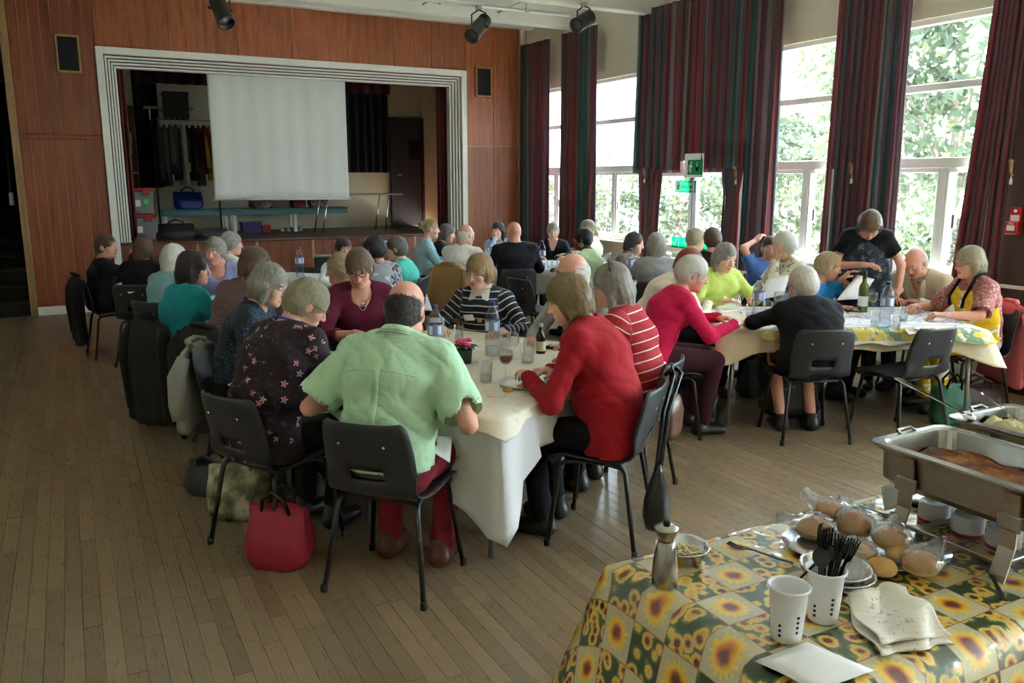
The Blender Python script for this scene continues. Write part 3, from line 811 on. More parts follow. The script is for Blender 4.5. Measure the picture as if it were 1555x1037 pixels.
drape('border_drape', 'dark red border cloth gathered behind the top of the projector screen', aty(205, 120, yb_-.3).x, aty(590, 120, yb_-.3).x, 3.12, 3.62, yb_-.35, plain('border_red', srgb(54, 14, 16), .9), 20, .03)
# doors at the back of the stage
def stage_door(n, px0, px1, pyt, y, mat, label):
    x0 = aty(px0, 250, y).x; x1 = aty(px1, 250, y).x; zt = aty(px0, pyt, y).z
    e = empty('door_%d' % n, (x0, y, STG)); tag(e, label, kind='structure')
    h = zt-STG; w = x1-x0
    MB().bbox((.05, -.03, 0), (w-.05, .012, h-.05), .003).build('leaf', mat, e)
    MB().bbox((0, -.05, 0), (.05, .012, h)).bbox((w-.05, -.05, 0), (w, .012, h)).bbox((.05, -.05, h-.05), (w-.05, .012, h)).build('frame', mat, e)
    MB().bbox((w*.55, -.036, h*.62), (w*.86, -.028, h*.80), .002).build('glazed_panel', plain('dark_glass', (.01, .01, .012), .1), e)
    MB().tube([(.10, -.03, h*.48), (.10, -.08, h*.48), (.20, -.08, h*.48)], .010, 8).build('handle', M_steel, e)
stage_door(2, 592, 643, 179, SB-.02, plain('door_navy', srgb(44, 46, 54), .5), 'dark blue grey door at the back of the stage')
stage_door(3, 187, 209, 160, SB-.02, plain('door_brown', srgb(86, 62, 46), .5, var=.2), 'brown door behind the stacked crates')
# clothes rail with garments
yr = YB+1.35
r0, r1 = aty(236, 250, yr).x, aty(330, 250, yr).x
cr = empty('clothes_rail', ((r0+r1)/2, yr, STG), 0, 'dark metal clothes rail standing behind the projector screen edge', 'clothes rail')
wr = (r1-r0)/2; zr = aty(270, 182, yr).z-STG
q = MB().tube([(-wr, 0, .03), (-wr, 0, zr), (wr, 0, zr), (wr, 0, .03)], .014, 8); q.build('frame', M_spot, cr)
for s_ in (-1, 1): MB().tube([(s_*wr, -.22, .03), (s_*wr, .22, .03)], .014, 8).build('foot', M_spot, cr)
def garment_mesh(w, h, d, seed, sleeves=True):
    n, lv = 28, 14
    rings = []
    for j in range(lv):
        f = j/(lv-1); z = -h*f
        ww_ = w*(.20+.80*min(1, f*6)**.6)*(1+.12*f); dd = d*(.5+.5*min(1, f*5))*(1+.5*f)
        rings.append([(ww_*math.cos(2*math.pi*k/n)*(1+.05*math.sin(k*2.3+seed)*f), dd*math.sin(2*math.pi*k/n)*(1+.35*f*math.sin(k*1.9+seed)), z+.015*math.sin(k*1.3+seed)*f) for k in range(n)])
    q = MB().rings(rings, smooth=True)
    if sleeves:
        for s_ in (-1, 1): q.tube([(s_*w*.8, 0, -.06), (s_*w*1.12, .01, -.25), (s_*w*1.18, .0, -h*.78)], [.05, .05, .045], 10)
    return q
gcols = [(26, 24, 26), (52, 44, 40), (40, 52, 38), (30, 28, 34), (150, 150, 144), (46, 46, 54), (58, 40, 30), (74, 70, 60), (120, 34, 30), (176, 150, 40)]
glabs = ['black coat', 'brown coat', 'dark green jacket', 'black dress', 'pale grey shirt', 'charcoal jacket', 'dark brown coat', 'taupe coat', 'dark red costume', 'yellow costume']
for k in range(10):
    x = -wr+.08+k*(2*wr-.16)/9
    e = empty('hanging_garment', (cr.location.x+x, yr, STG+zr), 0, glabs[k]+' hanging on the stage clothes rail', 'garment')
    garment_mesh(.17, .80+.10*math.sin(k*2.1), .035, k).build('cloth', plain('garment_%d' % k, srgb(*gcols[k]), .9, var=.2), e, loc=(0, 0, -.07), rot=(0, 0, math.pi/2+.25*math.sin(k*3.3)))
    MB().tube([(0, 0, -.08), (0, 0, -.02), (.0, .018, .018), (0, 0, .03), (0, -.016, .016)], .004, 6).build('hanger_hook', M_steel, e)
# hat boxes and a pole piled above the rail
e = empty('hat_box', (aty(268, 150, yr).x, yr+.18, STG+zr+.02), 0, 'dark box perched on top of the clothes rail', 'box')
MB().bbox((-.17, -.14, 0), (.17, .14, .34), .01).build('body', plain('dark_box', srgb(38, 34, 34), .8), e); MB().bbox((-.18, -.15, .34), (.18, .15, .39), .01).build('lid', plain('dark_box_lid', srgb(46, 40, 40), .8), e)
# shelf with tub behind the rail
sh = aty(255, 165, SB-.2)
e = empty('wall_shelf', (sh.x, SB-.18, sh.z), 0, 'pale wall shelf above the hanging clothes', 'shelf')
MB().bbox((-.36, -.16, -.02), (.36, .17, .02), .004).build('board', plain('shelf_grey', srgb(150, 150, 145), .6), e)
for s_ in (-1, 1): MB().bbox((s_*.28-.015, -.12, -.18), (s_*.28+.015, .16, -.02), .003).build('bracket', M_steel, e)
# crates with red lids
M_crate = glassy('crate_plastic', (.75, .78, .8), .08, .55, .15)
M_crate2 = plain('crate_grey', srgb(120, 122, 124), .35, var=.1)
M_lid = plain('crate_lid_red', srgb(150, 26, 36), .4, var=.06)
ycr = YB+.62
for k, (pyb, pyt, lab) in enumerate(((372, 330, 'lower'), (330, 290, 'upper'))):
    x0, x1 = aty(190, 350, ycr).x, aty(238, 350, ycr).x
    zc0 = STG if k == 0 else STG+.36
    e = empty('storage_crate', ((x0+x1)/2, ycr+.2, zc0), 0, ('grey plastic storage crate with red lid at the bottom of the stack' if k == 0 else 'grey plastic storage crate with red lid and white label on top of the stack'), 'crate')
    w = (x1-x0)/2
    MB().rings([[(-w*.88, -.24, 0), (w*.88, -.24, 0), (w*.88, .24, 0), (-w*.88, .24, 0)], [(-w*.97, -.27, .30), (w*.97, -.27, .30), (w*.97, .27, .30), (-w*.97, .27, .30)], [(-w, -.28, .31), (w, -.28, .31), (w, .28, .31), (-w, .28, .31)]]).build('body', M_crate2, e)
    MB().bbox((-w*1.04, -.29, .31), (w*1.04, .29, .352), .01).build('lid', M_lid, e)
    for s_ in (-1, 1): MB().bbox((s_*w*.5-.05, -.305, .26), (s_*w*.5+.05, -.285, .335), .004).build('clip', M_lid, e)
    MB().box((-w*.7, -.268, .10), (w*.1, -.262, .19)).build('label', M_swhite, e)
    if k: MB().box((w*.3, -.272, .14), (w*.6, -.266, .20)).build('green_sticker', plain('sticker_green', srgb(60, 200, 60), .5), e)
# turquoise bench
ybn = YB+1.45
b0, b1 = aty(246, 320, ybn), aty(527, 318, ybn)
bn = empty('long_bench', ((b0.x+b1.x)/2, ybn, STG), 0, 'long turquoise painted bench with white legs at the back of the stage', 'bench')
wb = (b1.x-b0.x)/2; zb = (b0.z+b1.z)/2-STG
M_turq = plain('turquoise_paint', srgb(72, 122, 124), .5, var=.12)
MB().bbox((-wb, -.02, zb-.07), (wb, 0.0, zb), .004).build('apron', M_turq, bn)
MB().bbox((-wb, -.04, zb), (wb, .36, zb+.025), .005).build('top', M_turq, bn)
for px_ in (344, 357, 449, 252):
    x = aty(px_, 340, ybn).x-bn.location.x
    MB().bbox((x-.025, -.01, 0), (x+.025, .03, zb-.0), .004).build('leg', M_white, bn); MB().bbox((x-.025, .30, 0), (x+.025, .34, zb), .004).build('leg', M_white, bn)
# things on and under the bench
def soft_bag(name, label, loc, w, d, h, mat, seed, handles=True, cat='bag', hmat=None):
    e = empty(name, loc, 0, label, cat)
    n, lv = 26, 11; rings = []
    for j in range(lv):
        f = j/(lv-1)
        k_ = (1-.10*f)*(.80+.20*min(1, f*5)); t_ = 1-.75*max(0, f-.45)/.55
        rings.append([(w*k_*np.sign(math.cos(2*math.pi*i/n))*abs(math.cos(2*math.pi*i/n))**.6*(1+.05*math.sin(i*1.7+seed+4*f)),
                       d*t_*np.sign(math.sin(2*math.pi*i/n))*abs(math.sin(2*math.pi*i/n))**.6*(1+.07*math.sin(i*2.1+seed+5*f)), h*f+.01*math.sin(i+seed)*f) for i in range(n)])
    MB().rings(rings, smooth=True).build('body', mat, e)
    if handles:
        for s_ in (-1, 1):
            MB().tube([(-w*.45, s_*d*.25, h*.86), (-w*.35, s_*d*.45, h*1.15), (0, s_*d*.5, h*1.32), (w*.35, s_*d*.45, h*1.15), (w*.45, s_*d*.25, h*.86)], .009, 8).build('handle', hmat or mat, e)
    return e
zt = STG+zb+.025
M_blue = plain('bag_blue', srgb(24, 52, 130), .4, var=.25)
pb_ = aty(286, 310, ybn+.15); soft_bag('carrier_bag', 'shiny blue carrier bag on the turquoise bench', (pb_.x, ybn+.15, zt), .22, .12, .26, M_blue, 1)
m, t, p = new_mat('check_bag'); ck = t.n('ShaderNodeTexChecker'); ck.inputs['Scale'].default_value = 26; t.l(t.coord('Object'), ck.inputs[0]); ck.inputs[1].default_value = (*srgb(150, 120, 128), 1); ck.inputs[2].default_value = (*srgb(92, 66, 78), 1); t.l(ck.outputs[0], p.inputs[0]); M_chk = m
pb_ = aty(395, 310, ybn+.15); soft_bag('laundry_bag', 'pink checked bag on the turquoise bench under the screen', (pb_.x, ybn+.15, zt), .18, .12, .2, M_chk, 2)
pb_ = aty(452, 310, ybn+.15); soft_bag('cloth_bag', 'dark red bag on the turquoise bench', (pb_.x, ybn+.15, zt), .13, .11, .18, plain('bag_red', srgb(110, 24, 30), .6), 3)
pb_ = aty(482, 310, ybn+.15); soft_bag('laundry_bag', 'mauve checked bag on the turquoise bench beside the red bag', (pb_.x, ybn+.15, zt), .16, .12, .2, M_chk, 4)
def open_box(name, label, loc, w, d, h, mat, cat='box', rz=0):
    e = empty(name, loc, rz, label, cat); k = .9
    MB().rings([[(-w*k, -d*k, 0), (w*k, -d*k, 0), (w*k, d*k, 0), (-w*k, d*k, 0)], [(-w, -d, h), (w, -d, h), (w, d, h), (-w, d, h)], [(-w*.95, -d*.93, h), (w*.95, -d*.93, h), (w*.95, d*.93, h), (-w*.95, d*.93, h)], [(-w*k*.94, -d*k*.92, .01), (w*k*.94, -d*k*.92, .01), (w*k*.94, d*k*.92, .01), (-w*k*.94, d*k*.92, .01)]]).build('body', mat, e)
    MB().bbox((-w*1.03, -d*1.04, h-.025), (w*1.03, -d*.98, h)).bbox((-w*1.03, d*.98, h-.025), (w*1.03, d*1.04, h)).build('rim', mat, e)
    return e
pb_ = aty(381, 348, ybn+.1); open_box('plastic_box', 'purple plastic box under the turquoise bench', (pb_.x, ybn+.1, STG), .15, .14, .17, plain('box_purple', srgb(44, 30, 92), .4))
pb_ = aty(403, 348, ybn+.1); open_box('plastic_tub', 'small red tub beside the purple box under the bench', (pb_.x, ybn+.08, STG), .065, .10, .11, plain('box_red', srgb(150, 36, 30), .4))
for k in range(4):
    pb_ = aty(428+k*9, 347, ybn+.1)
    e = empty('folded_cloth', (pb_.x, ybn+.16, STG+.0), 0, ['flat pale folded card under the bench next to the red tub', 'flat grey folded card under the bench', 'flat white folded card under the bench', 'thin folded board under the bench end'][k], 'card')
    MB().bbox((-.032, -.13, 0), (.032, .13, .04+.012*k), .006).build('stack', plain('card_%d' % k, srgb(170-10*k, 166-8*k, 156-6*k), .8), e); MB().bbox((-.034, -.05, .0), (.034, -.03, .042+.012*k), .002).build('band', M_white, e)
pb_ = aty(268, 352, YB+.75); soft_bag('holdall', 'black holdall lying on the stage floor before the bench', (pb_.x, YB+.75, STG), .26, .17, .20, plain('holdall_black', (.012, .012, .013), .6, var=.3), 6)
pb_ = aty(322, 353, YB+1.05); soft_bag('bundle', 'grey bundled cloth lying by the black holdall', (pb_.x, YB+1.05, STG), .24, .14, .11, plain('bundle_grey', srgb(66, 64, 64), .9, var=.2), 8, False, 'cloth')
# folding table on the stage
ft0, ft1 = atz(574, 355, STG), atz(484, 345, STG)
yt0 = YB+.55
x0, x1 = aty(484, 300, yt0).x, aty(612, 293, yt0).x
ftb = empty('folding_table', ((x0+x1)/2, yt0+.28, STG), 0, 'grey topped folding table with splayed metal legs on the stage', 'table')
wt_ = (x1-x0)/2; zt_ = aty(590, 294, yt0).z-STG
MB().bbox((-wt_, -.28, zt_-.025), (wt_, .28, zt_), .006).build('top', plain('laminate_grey', srgb(120, 122, 122), .35), ftb)
for sx_ in (-1, 1):
    for sy_ in (-1, 1):
        MB().tube([(sx_*(wt_-.22), sy_*.22, zt_-.02), (sx_*(wt_-.30 if sx_ > 0 else wt_-.06)+(0), sy_*.25, .01)] if sx_ > 0 else [(-(wt_-.16), sy_*.22, zt_-.02), (-(wt_-.05), sy_*.25, .01)], .013, 8).build('leg', M_chrome, ftb)
# white card table end against the stage front
pw = aty(585, 366, YB-.25)
e = empty('small_table', (pw.x, YB-.3, 0), 0, 'white topped small table standing against the stage front', 'table')
MB().bbox((-.22, -.18, pw.z-.04), (.22, .18, pw.z), .006).build('top', M_white, e)
for sx_ in (-1, 1):
    for sy_ in (-1, 1): MB().tube([(sx_*.19, sy_*.15, pw.z-.04), (sx_*.2, sy_*.16, 0)], .012, 8).build('leg', M_steel, e)
# ------------------------------------------------------------------ smooth solids: distance fields meshed by surface nets
class Field:
    def __init__(s, lo, hi, h):
        s.h = h; s.lo = np.array(lo, float)-2*h
        s.n = np.maximum(4, np.ceil((np.array(hi)+2*h-s.lo)/h).astype(int)+1)
        s.D = np.full(tuple(s.n), .25, np.float32)
        s.ax = [(s.lo[i]+h*np.arange(s.n[i])).astype(np.float32) for i in range(3)]
    def _blk(s, lo, hi):
        i0 = np.clip(np.floor((np.array(lo)-s.lo)/s.h).astype(int), 0, s.n-1)
        i1 = np.clip(np.ceil((np.array(hi)-s.lo)/s.h).astype(int)+1, 1, s.n)
        sl = tuple(slice(a, b) for a, b in zip(i0, i1))
        X = s.ax[0][sl[0]][:, None, None]; Y = s.ax[1][sl[1]][None, :, None]; Z = s.ax[2][sl[2]][None, None, :]
        return sl, X, Y, Z
    def _union(s, sl, d, k):
        D = s.D[sl]
        if k > 0:
            h = np.clip(.5+.5*(D-d)/k, 0, 1)
            s.D[sl] = D+(d-D)*h-k*h*(1-h)
        else: s.D[sl] = np.minimum(D, d)
    def _sub(s, sl, d, k):
        D = s.D[sl]; d = -d
        h = np.clip(.5+.5*(d-D)/max(k, 1e-6), 0, 1)
        s.D[sl] = D+(d-D)*h+k*h*(1-h)
    def cone(s, a, b, ra, rb, k=.02, kx=1.0, lat=(1, 0, 0), sub=False):
        a = np.array(a, float); b = np.array(b, float)
        m = max(ra, rb)/min(1, kx)+k*1.2+3*s.h
        sl, X, Y, Z = s._blk(np.minimum(a, b)-m, np.maximum(a, b)+m)
        ba = b-a; L2 = max(1e-9, float(ba @ ba))
        px, py, pz = X-a[0], Y-a[1], Z-a[2]
        t = np.clip((px*ba[0]+py*ba[1]+pz*ba[2])/L2, 0, 1)
        dx, dy, dz = px-t*ba[0], py-t*ba[1], pz-t*ba[2]
        d2 = dx*dx+dy*dy+dz*dz
        if kx != 1.0:
            l = dx*lat[0]+dy*lat[1]+dz*lat[2]
            d2 = d2+(kx*kx-1)*l*l
        d = np.sqrt(np.maximum(d2, 1e-12))-(ra+(rb-ra)*t)
        (s._sub if sub else s._union)(sl, d.astype(np.float32), k)
    def ell(s, c, r, k=.02, sub=False):
        c = np.array(c, float); r = np.array(r, float)
        m = r+k*1.2+3*s.h
        sl, X, Y, Z = s._blk(c-m, c+m)
        q = np.sqrt(((X-c[0])/r[0])**2+((Y-c[1])/r[1])**2+((Z-c[2])/r[2])**2+1e-9)
        g = np.sqrt(((X-c[0])/r[0]**2)**2+((Y-c[1])/r[1]**2)**2+((Z-c[2])/r[2]**2)**2+1e-6)
        d = q*(q-1)/g
        (s._sub if sub else s._union)(sl, d.astype(np.float32), k)
    def floor(s, z):
        s.D = np.maximum(s.D, (z-s.ax[2])[None, None, :])
    def warp(s, fn):
        band = np.abs(s.D) < .04
        I = np.nonzero(band)
        if len(I[0]): s.D[I] += fn(s.ax[0][I[0]], s.ax[1][I[1]], s.ax[2][I[2]])
    def mesh(s):
        D = s.D; n = s.n
        S = D < 0
        A = S[:-1, :-1, :-1]
        anyc = A.copy(); allc = A.copy()
        offs = [(i, j, k) for i in (0, 1) for j in (0, 1) for k in (0, 1)]
        for (i, j, k) in offs[1:]:
            B = S[i:n[0]-1+i, j:n[1]-1+j, k:n[2]-1+k]
            anyc |= B; allc &= B
        act = anyc & ~allc
        ci = np.nonzero(act)
        if len(ci[0]) == 0: return np.zeros((0, 3)), np.zeros((0, 4), int)
        vals = np.stack([D[ci[0]+i, ci[1]+j, ci[2]+k] for (i, j, k) in offs], 1)
        pos = np.array(offs, np.float32)
        acc = np.zeros((len(ci[0]), 3), np.float32); cnt = np.zeros(len(ci[0]), np.float32)
        for a in range(8):
            for b in range(a+1, 8):
                if abs(pos[a]-pos[b]).sum() != 1: continue
                va, vb = vals[:, a], vals[:, b]
                cr = (va < 0) != (vb < 0)
                t = np.where(cr, va/np.where(cr, va-vb, 1), 0)[:, None]
                acc += np.where(cr[:, None], pos[a]+(pos[b]-pos[a])*t, 0); cnt += cr
        V = s.lo+s.h*(np.stack(ci, 1)+acc/cnt[:, None])
        idm = -np.ones(act.shape, np.int32); idm[ci] = np.arange(len(V))
        F = []
        for a in range(3):
            b, c = (a+1) % 3, (a+2) % 3
            sl0 = [slice(None)]*3; sl1 = [slice(None)]*3
            sl0[a] = slice(0, n[a]-1); sl1[a] = slice(1, n[a])
            s0, s1 = S[tuple(sl0)], S[tuple(sl1)]
            e = np.nonzero(s0 != s1)
            e = [x.copy() for x in e]
            ok = (e[b] > 0) & (e[c] > 0) & (e[b] < n[b]-1) & (e[c] < n[c]-1)
            e = [x[ok] for x in e]
            flip = s0[tuple(e)]
            def g(db, dc):
                q = [None]*3; q[a] = e[a]; q[b] = e[b]-db; q[c] = e[c]-dc
                return idm[tuple(q)]
            q0, q1, q2, q3 = g(1, 1), g(0, 1), g(0, 0), g(1, 0)
            Q = np.stack([q0, q1, q2, q3], 1); Q[~flip] = Q[~flip][:, ::-1]
            F.append(Q)
        F = np.concatenate(F)
        F = F[(F >= 0).all(1)]
        return V, F
def join_vf(parts):
    V, F, b = [], [], 0
    for v, f in parts:
        V.append(v); F.append(f+b); b += len(v)
    return np.concatenate(V), np.concatenate(F)

# ------------------------------------------------------------------ cloth, skin and hair materials
def crease(t, v, fine=220, k=1.0):
    n1 = t.n('ShaderNodeTexNoise'); n1.inputs['Scale'].default_value = 7; n1.inputs['Detail'].default_value = 2; n1.inputs['Distortion'].default_value = .5; t.l(v, n1.inputs['Vector'])
    n2 = t.n('ShaderNodeTexNoise'); n2.inputs['Scale'].default_value = 17; n2.inputs['Detail'].default_value = 2; n2.inputs['Distortion'].default_value = .4; t.l(v, n2.inputs['Vector'])
    a = t.math('ABSOLUTE', t.math('SUBTRACT', n1.outputs['Fac'], .5)); b = t.math('ABSOLUTE', t.math('SUBTRACT', n2.outputs['Fac'], .5))
    h = t.math('ADD', t.math('MULTIPLY', a, 3.0*k), t.math('MULTIPLY', b, .9*k))
    return t.math('ADD', h, t.math('MULTIPLY', t.noise(v, fine, 2), .12))
def fabric(name, col, var=.18, rough=.85, bump=.25, bscale=220, sheen=.03, col2=None):
    key = ('fab', name)
    if key in _mc: return _mc[key]
    m, t, p = new_mat(name)
    v = t.coord('Object')
    f = t.noise(v, 9, 4)
    c0 = tuple(x*(1-var) for x in col); c1 = col2 or tuple(min(1, x*(1+var)) for x in col)
    t.l(t.mix(f, c0, c1), p.inputs['Base Color'])
    p.inputs['Roughness'].default_value = rough; p.inputs['Sheen Weight'].default_value = sheen; p.inputs['Specular IOR Level'].default_value = .25
    t.l(t.bump(crease(t, v, bscale), bump*.62, .020), p.inputs['Normal'])
    _mc[key] = m
    return m
def striped(name, c_base, c_line, period, frac, c_third=None):
    m, t, p = new_mat(name)
    a_ = t.n('ShaderNodeAttribute', attribute_name='along').outputs['Fac']
    f = t.math('FRACT', t.math('DIVIDE', a_, period))
    on = t.math('LESS_THAN', f, frac)
    col = t.mix(on, c_base, c_line)
    nz = t.noise(t.coord('Object'), 10, 3)
    col = t.mix(t.math('MULTIPLY', nz, .3), col, tuple(x*.6 for x in c_base))
    t.l(col, p.inputs['Base Color']); p.inputs['Roughness'].default_value = .85
    t.l(t.bump(crease(t, t.coord('Object'), 200), .22, .02), p.inputs['Normal'])
    return m
def floral(name, base, petal, leaf, scale, size=.30, petal2=None):
    """scattered star shaped flowers with small leaves on a plain ground"""
    m, t, p = new_mat(name)
    v = t.coord('Object')
    vo = t.n('ShaderNodeTexVoronoi'); vo.inputs['Scale'].default_value = scale; t.l(v, vo.inputs['Vector'])
    dst = vo.outputs['Distance']
    sub = t.n('ShaderNodeVectorMath', operation='SUBTRACT'); 
    mul = t.n('ShaderNodeVectorMath', operation='SCALE'); mul.inputs['Scale'].default_value = scale
    t.l(v, mul.inputs[0]); t.l(mul.outputs[0], sub.inputs[0])
    mul2 = t.n('ShaderNodeVectorMath', operation='SCALE'); mul2.inputs['Scale'].default_value = scale; t.l(vo.outputs['Position'], mul2.inputs[0]); t.l(mul2.outputs[0], sub.inputs[1])
    sp_ = t.n('ShaderNodeSeparateXYZ'); t.l(sub.outputs[0], sp_.inputs[0])
    ang = t.math('ARCTAN2', sp_.outputs[2], t.math('ADD', sp_.outputs[0], t.math('MULTIPLY', sp_.outputs[1], .7)))
    rad = t.math('ADD', size*.72, t.math('MULTIPLY', t.math('COSINE', t.math('MULTIPLY', ang, 5.0)), size*.34))
    fl_ = t.math('LESS_THAN', dst, rad)
    cen = t.math('LESS_THAN', dst, size*.22)
    nz = t.noise(v, scale*2.1, 2)
    lf = t.math('GREATER_THAN', nz, .60)
    col = t.mix(t.math('MULTIPLY', lf, .8), base, leaf)
    pc = t.mix(vo.outputs['Color'], petal, petal2 or tuple(min(1, x*1.5) for x in petal))
    col = t.mix(fl_, col, pc); col = t.mix(cen, col, tuple(x*.45 for x in petal))
    t.l(col, p.inputs['Base Color']); p.inputs['Roughness'].default_value = .8
    t.l(t.bump(crease(t, v), .22, .02), p.inputs['Normal'])
    return m
def checked(name, c0, c1, n=70):
    m, t, p = new_mat(name)
    v = t.coord('Object'); sx_ = t.n('ShaderNodeSeparateXYZ'); t.l(v, sx_.inputs[0])
    f = None
    for ax_ in (0, 1, 2):
        g_ = t.math('LESS_THAN', t.math('FRACT', t.math('MULTIPLY', sx_.outputs[ax_], n)), .32)
        f = g_ if f is None else t.math('ADD', f, g_)
    col = t.mix(t.math('MINIMUM', t.math('MULTIPLY', f, .45), 1), c0, c1)
    t.l(col, p.inputs['Base Color']); p.inputs['Roughness'].default_value = .85
    t.l(t.bump(crease(t, v), .22, .02), p.inputs['Normal'])
    return m
def skin_mat(name, col, brow):
    key = ('skin', name)
    if key in _mc: return _mc[key]
    m, t, p = new_mat(name)
    v = t.coord('Object')
    base = t.mix(t.noise(v, 14, 3), tuple(x*.88 for x in col), tuple(min(1, x*1.08) for x in col))
    red = t.noise(v, 7, 2)
    base = t.mix(t.math('MULTIPLY', t.math('GREATER_THAN', red, .52), .12), base, (col[0]*1.0, col[1]*.62, col[2]*.55))
    lip = t.n('ShaderNodeAttribute', attribute_name='lip').outputs['Fac']
    br = t.n('ShaderNodeAttribute', attribute_name='brow').outputs['Fac']
    base = t.mix(t.math('MULTIPLY', lip, .75), base, (col[0]*.72, col[1]*.34, col[2]*.34))
    base = t.mix(t.math('MULTIPLY', br, .75), base, brow)
    t.l(base, p.inputs['Base Color']); p.inputs['Roughness'].default_value = .48
    p.inputs['Subsurface Weight'].default_value = .0
    t.l(t.bump(t.noise(v, 160, 2), .08, .003), p.inputs['Normal'])
    _mc[key] = m
    return m
def hair_mat(name, c0, c1):
    key = ('hair', name)
    if key in _mc: return _mc[key]
    m, t, p = new_mat(name)
    a_ = t.n('ShaderNodeAttribute', attribute_name='strand').outputs['Fac']
    cv = t.n('ShaderNodeCombineXYZ'); t.l(a_, cv.inputs[0])
    ll = t.n('ShaderNodeAttribute', attribute_name='length').outputs['Fac']
    t.l(ll, cv.inputs[1])
    n1 = t.noise(cv.outputs[0], 9, 4, .65)
    n2 = t.noise(t.coord('Object'), 22, 2)
    f = t.math('ADD', t.math('MULTIPLY', n1, .75), t.math('MULTIPLY', n2, .25))
    t.l(t.ramp(f, [(.34, c0), (.62, c1)]), p.inputs['Base Color'])
    p.inputs['Roughness'].default_value = .42
    p.inputs['Sheen Weight'].default_value = .1
    t.l(t.bump(n1, .8, .014), p.inputs['Normal'])
    _mc[key] = m
    return m
SK = {'fair': srgb(226, 176, 152), 'pink': srgb(222, 160, 138), 'tan': srgb(204, 150, 122), 'brown': srgb(112, 74, 54)}
HR = {'grey': (srgb(120, 114, 104), srgb(188, 182, 172)), 'white': (srgb(196, 190, 176), srgb(240, 236, 226)), 'darkgrey': (srgb(70, 64, 60), srgb(132, 126, 120)),
      'brown': (srgb(60, 40, 28), srgb(112, 78, 54)), 'dark': (srgb(26, 20, 18), srgb(58, 44, 38)), 'black': (srgb(12, 11, 12), srgb(34, 31, 32)), 'blonde': (srgb(138, 112, 76), srgb(204, 180, 134)),
      'darkblonde': (srgb(104, 84, 56), srgb(160, 136, 96)), 'greyblonde': (srgb(128, 116, 92), srgb(190, 178, 148)), 'auburn': (srgb(110, 46, 24), srgb(176, 88, 50)), 'midbrown': (srgb(84, 62, 44), srgb(138, 108, 80)), 'sandy': (srgb(142, 110, 70), srgb(196, 160, 112))}
M_eye = plain('eye_white', srgb(226, 220, 214), .2, var=.02)
M_iris = plain('iris', srgb(52, 40, 34), .15, var=.1)
M_specs = plain('spectacle_black', (.02, .018, .018), .25, var=.1)
M_specs_metal = plain('spectacle_metal', (.45, .42, .38), .25, 1.0, var=.05)
M_lensg = glassy('spectacle_lens', (.95, .97, 1), .1, .9)

LOD = {0: (.0165, .0056, .0060, .0102, .0072), 1: (.021, .0078, .0074, .0145, .0095), 2: (.026, .0098, .0095, .0175, .0110)}
def unit(v):
    v = np.array(v, float); return v/(np.linalg.norm(v)+1e-9)
def rotm(yaw, pitch, roll=0):
    """head frame: yaw>0 turns to the person's right (+x), pitch>0 nods down"""
    cy_, sy_ = math.cos(-yaw), math.sin(-yaw)
    Rz = np.array([[cy_, -sy_, 0], [sy_, cy_, 0], [0, 0, 1]])
    cp, sp_ = math.cos(-pitch), math.sin(-pitch)
    Rx = np.array([[1, 0, 0], [0, cp, -sp_], [0, sp_, cp]])
    cr_, sr_ = math.cos(roll), math.sin(roll)
    Ry = np.array([[cr_, 0, sr_], [0, 1, 0], [-sr_, 0, cr_]])
    return Rz @ Rx @ Ry
def ik(sh, tgt, l1, l2, hint):
    sh, tgt, hint = np.array(sh, float), np.array(tgt, float), np.array(hint, float)
    d = tgt-sh; L = np.linalg.norm(d); Lm = (l1+l2)*.995
    if L > Lm: tgt = sh+d*Lm/L; d = tgt-sh; L = Lm
    u = d/L; a = (l1*l1-l2*l2+L*L)/(2*L); h = math.sqrt(max(0, l1*l1-a*a))
    hp = hint-u*(hint @ u); hp = unit(hp)
    return sh+u*a+hp*h, tgt

def hand_vf(wrist, d, n, side, vox, curl, grip=False):
    """five fingered hand: d wrist->fingers, n out of the back of the hand, side +1 right / -1 left"""
    d = unit(d); n = np.array(n, float); n = unit(n-d*(n @ d)); x = np.cross(d, n)          # x to the right seen from the back
    B = np.stack([x, d, n], 1)
    f = Field((-.065, -.075, -.10), (.065, .185, .04), vox)
    ts = -side                                                                               # thumb lies inward (palm down)
    f.cone((0, -.020, 0), (0, .004, 0), .0225, .0215, .01, kx=.90)
    f.cone((0, .0, 0), (0, .072, .001), .0165, .0135, .012, kx=.40)
    f.cone((0, .02, -.003), (0, .062, -.003), .018, .013, .01, kx=.55)
    for i in range(4):                                                                       # index .. little finger
        L = [.073, .082, .076, .060][i]
        X0 = ts*(.029-.0195*i)
        p = np.array([X0, .070+.004*(i in (1, 2)), .001])
        ang = .12+.10*i*.3; sp_ = ts*(.07-.05*i)
        r_ = [.0088, .0090, .0086, .0076][i]
        for q, (fr, c) in enumerate(((.46, curl*.75), (.30, curl*1.0), (.24, curl*.75))):
            ang += c
            v = np.array([sp_*math.cos(ang), math.cos(ang), -math.sin(ang)]); p2 = p+unit(v)*L*fr
            f.cone(p, p2, r_, r_*.90, .003); p = p2; r_ *= .92
    t0 = np.array([ts*.026, .016, -.004]); t1 = np.array([ts*.050, .050, -.016]); t2 = np.array([ts*.052 if not grip else ts*.036, .080, -.026 if not grip else -.04])
    f.cone(t0, t1, .0135, .0105, .010); f.cone(t1, t2, .0102, .0082, .003)
    V, F = f.mesh()
    return V @ B.T+np.array(wrist), F

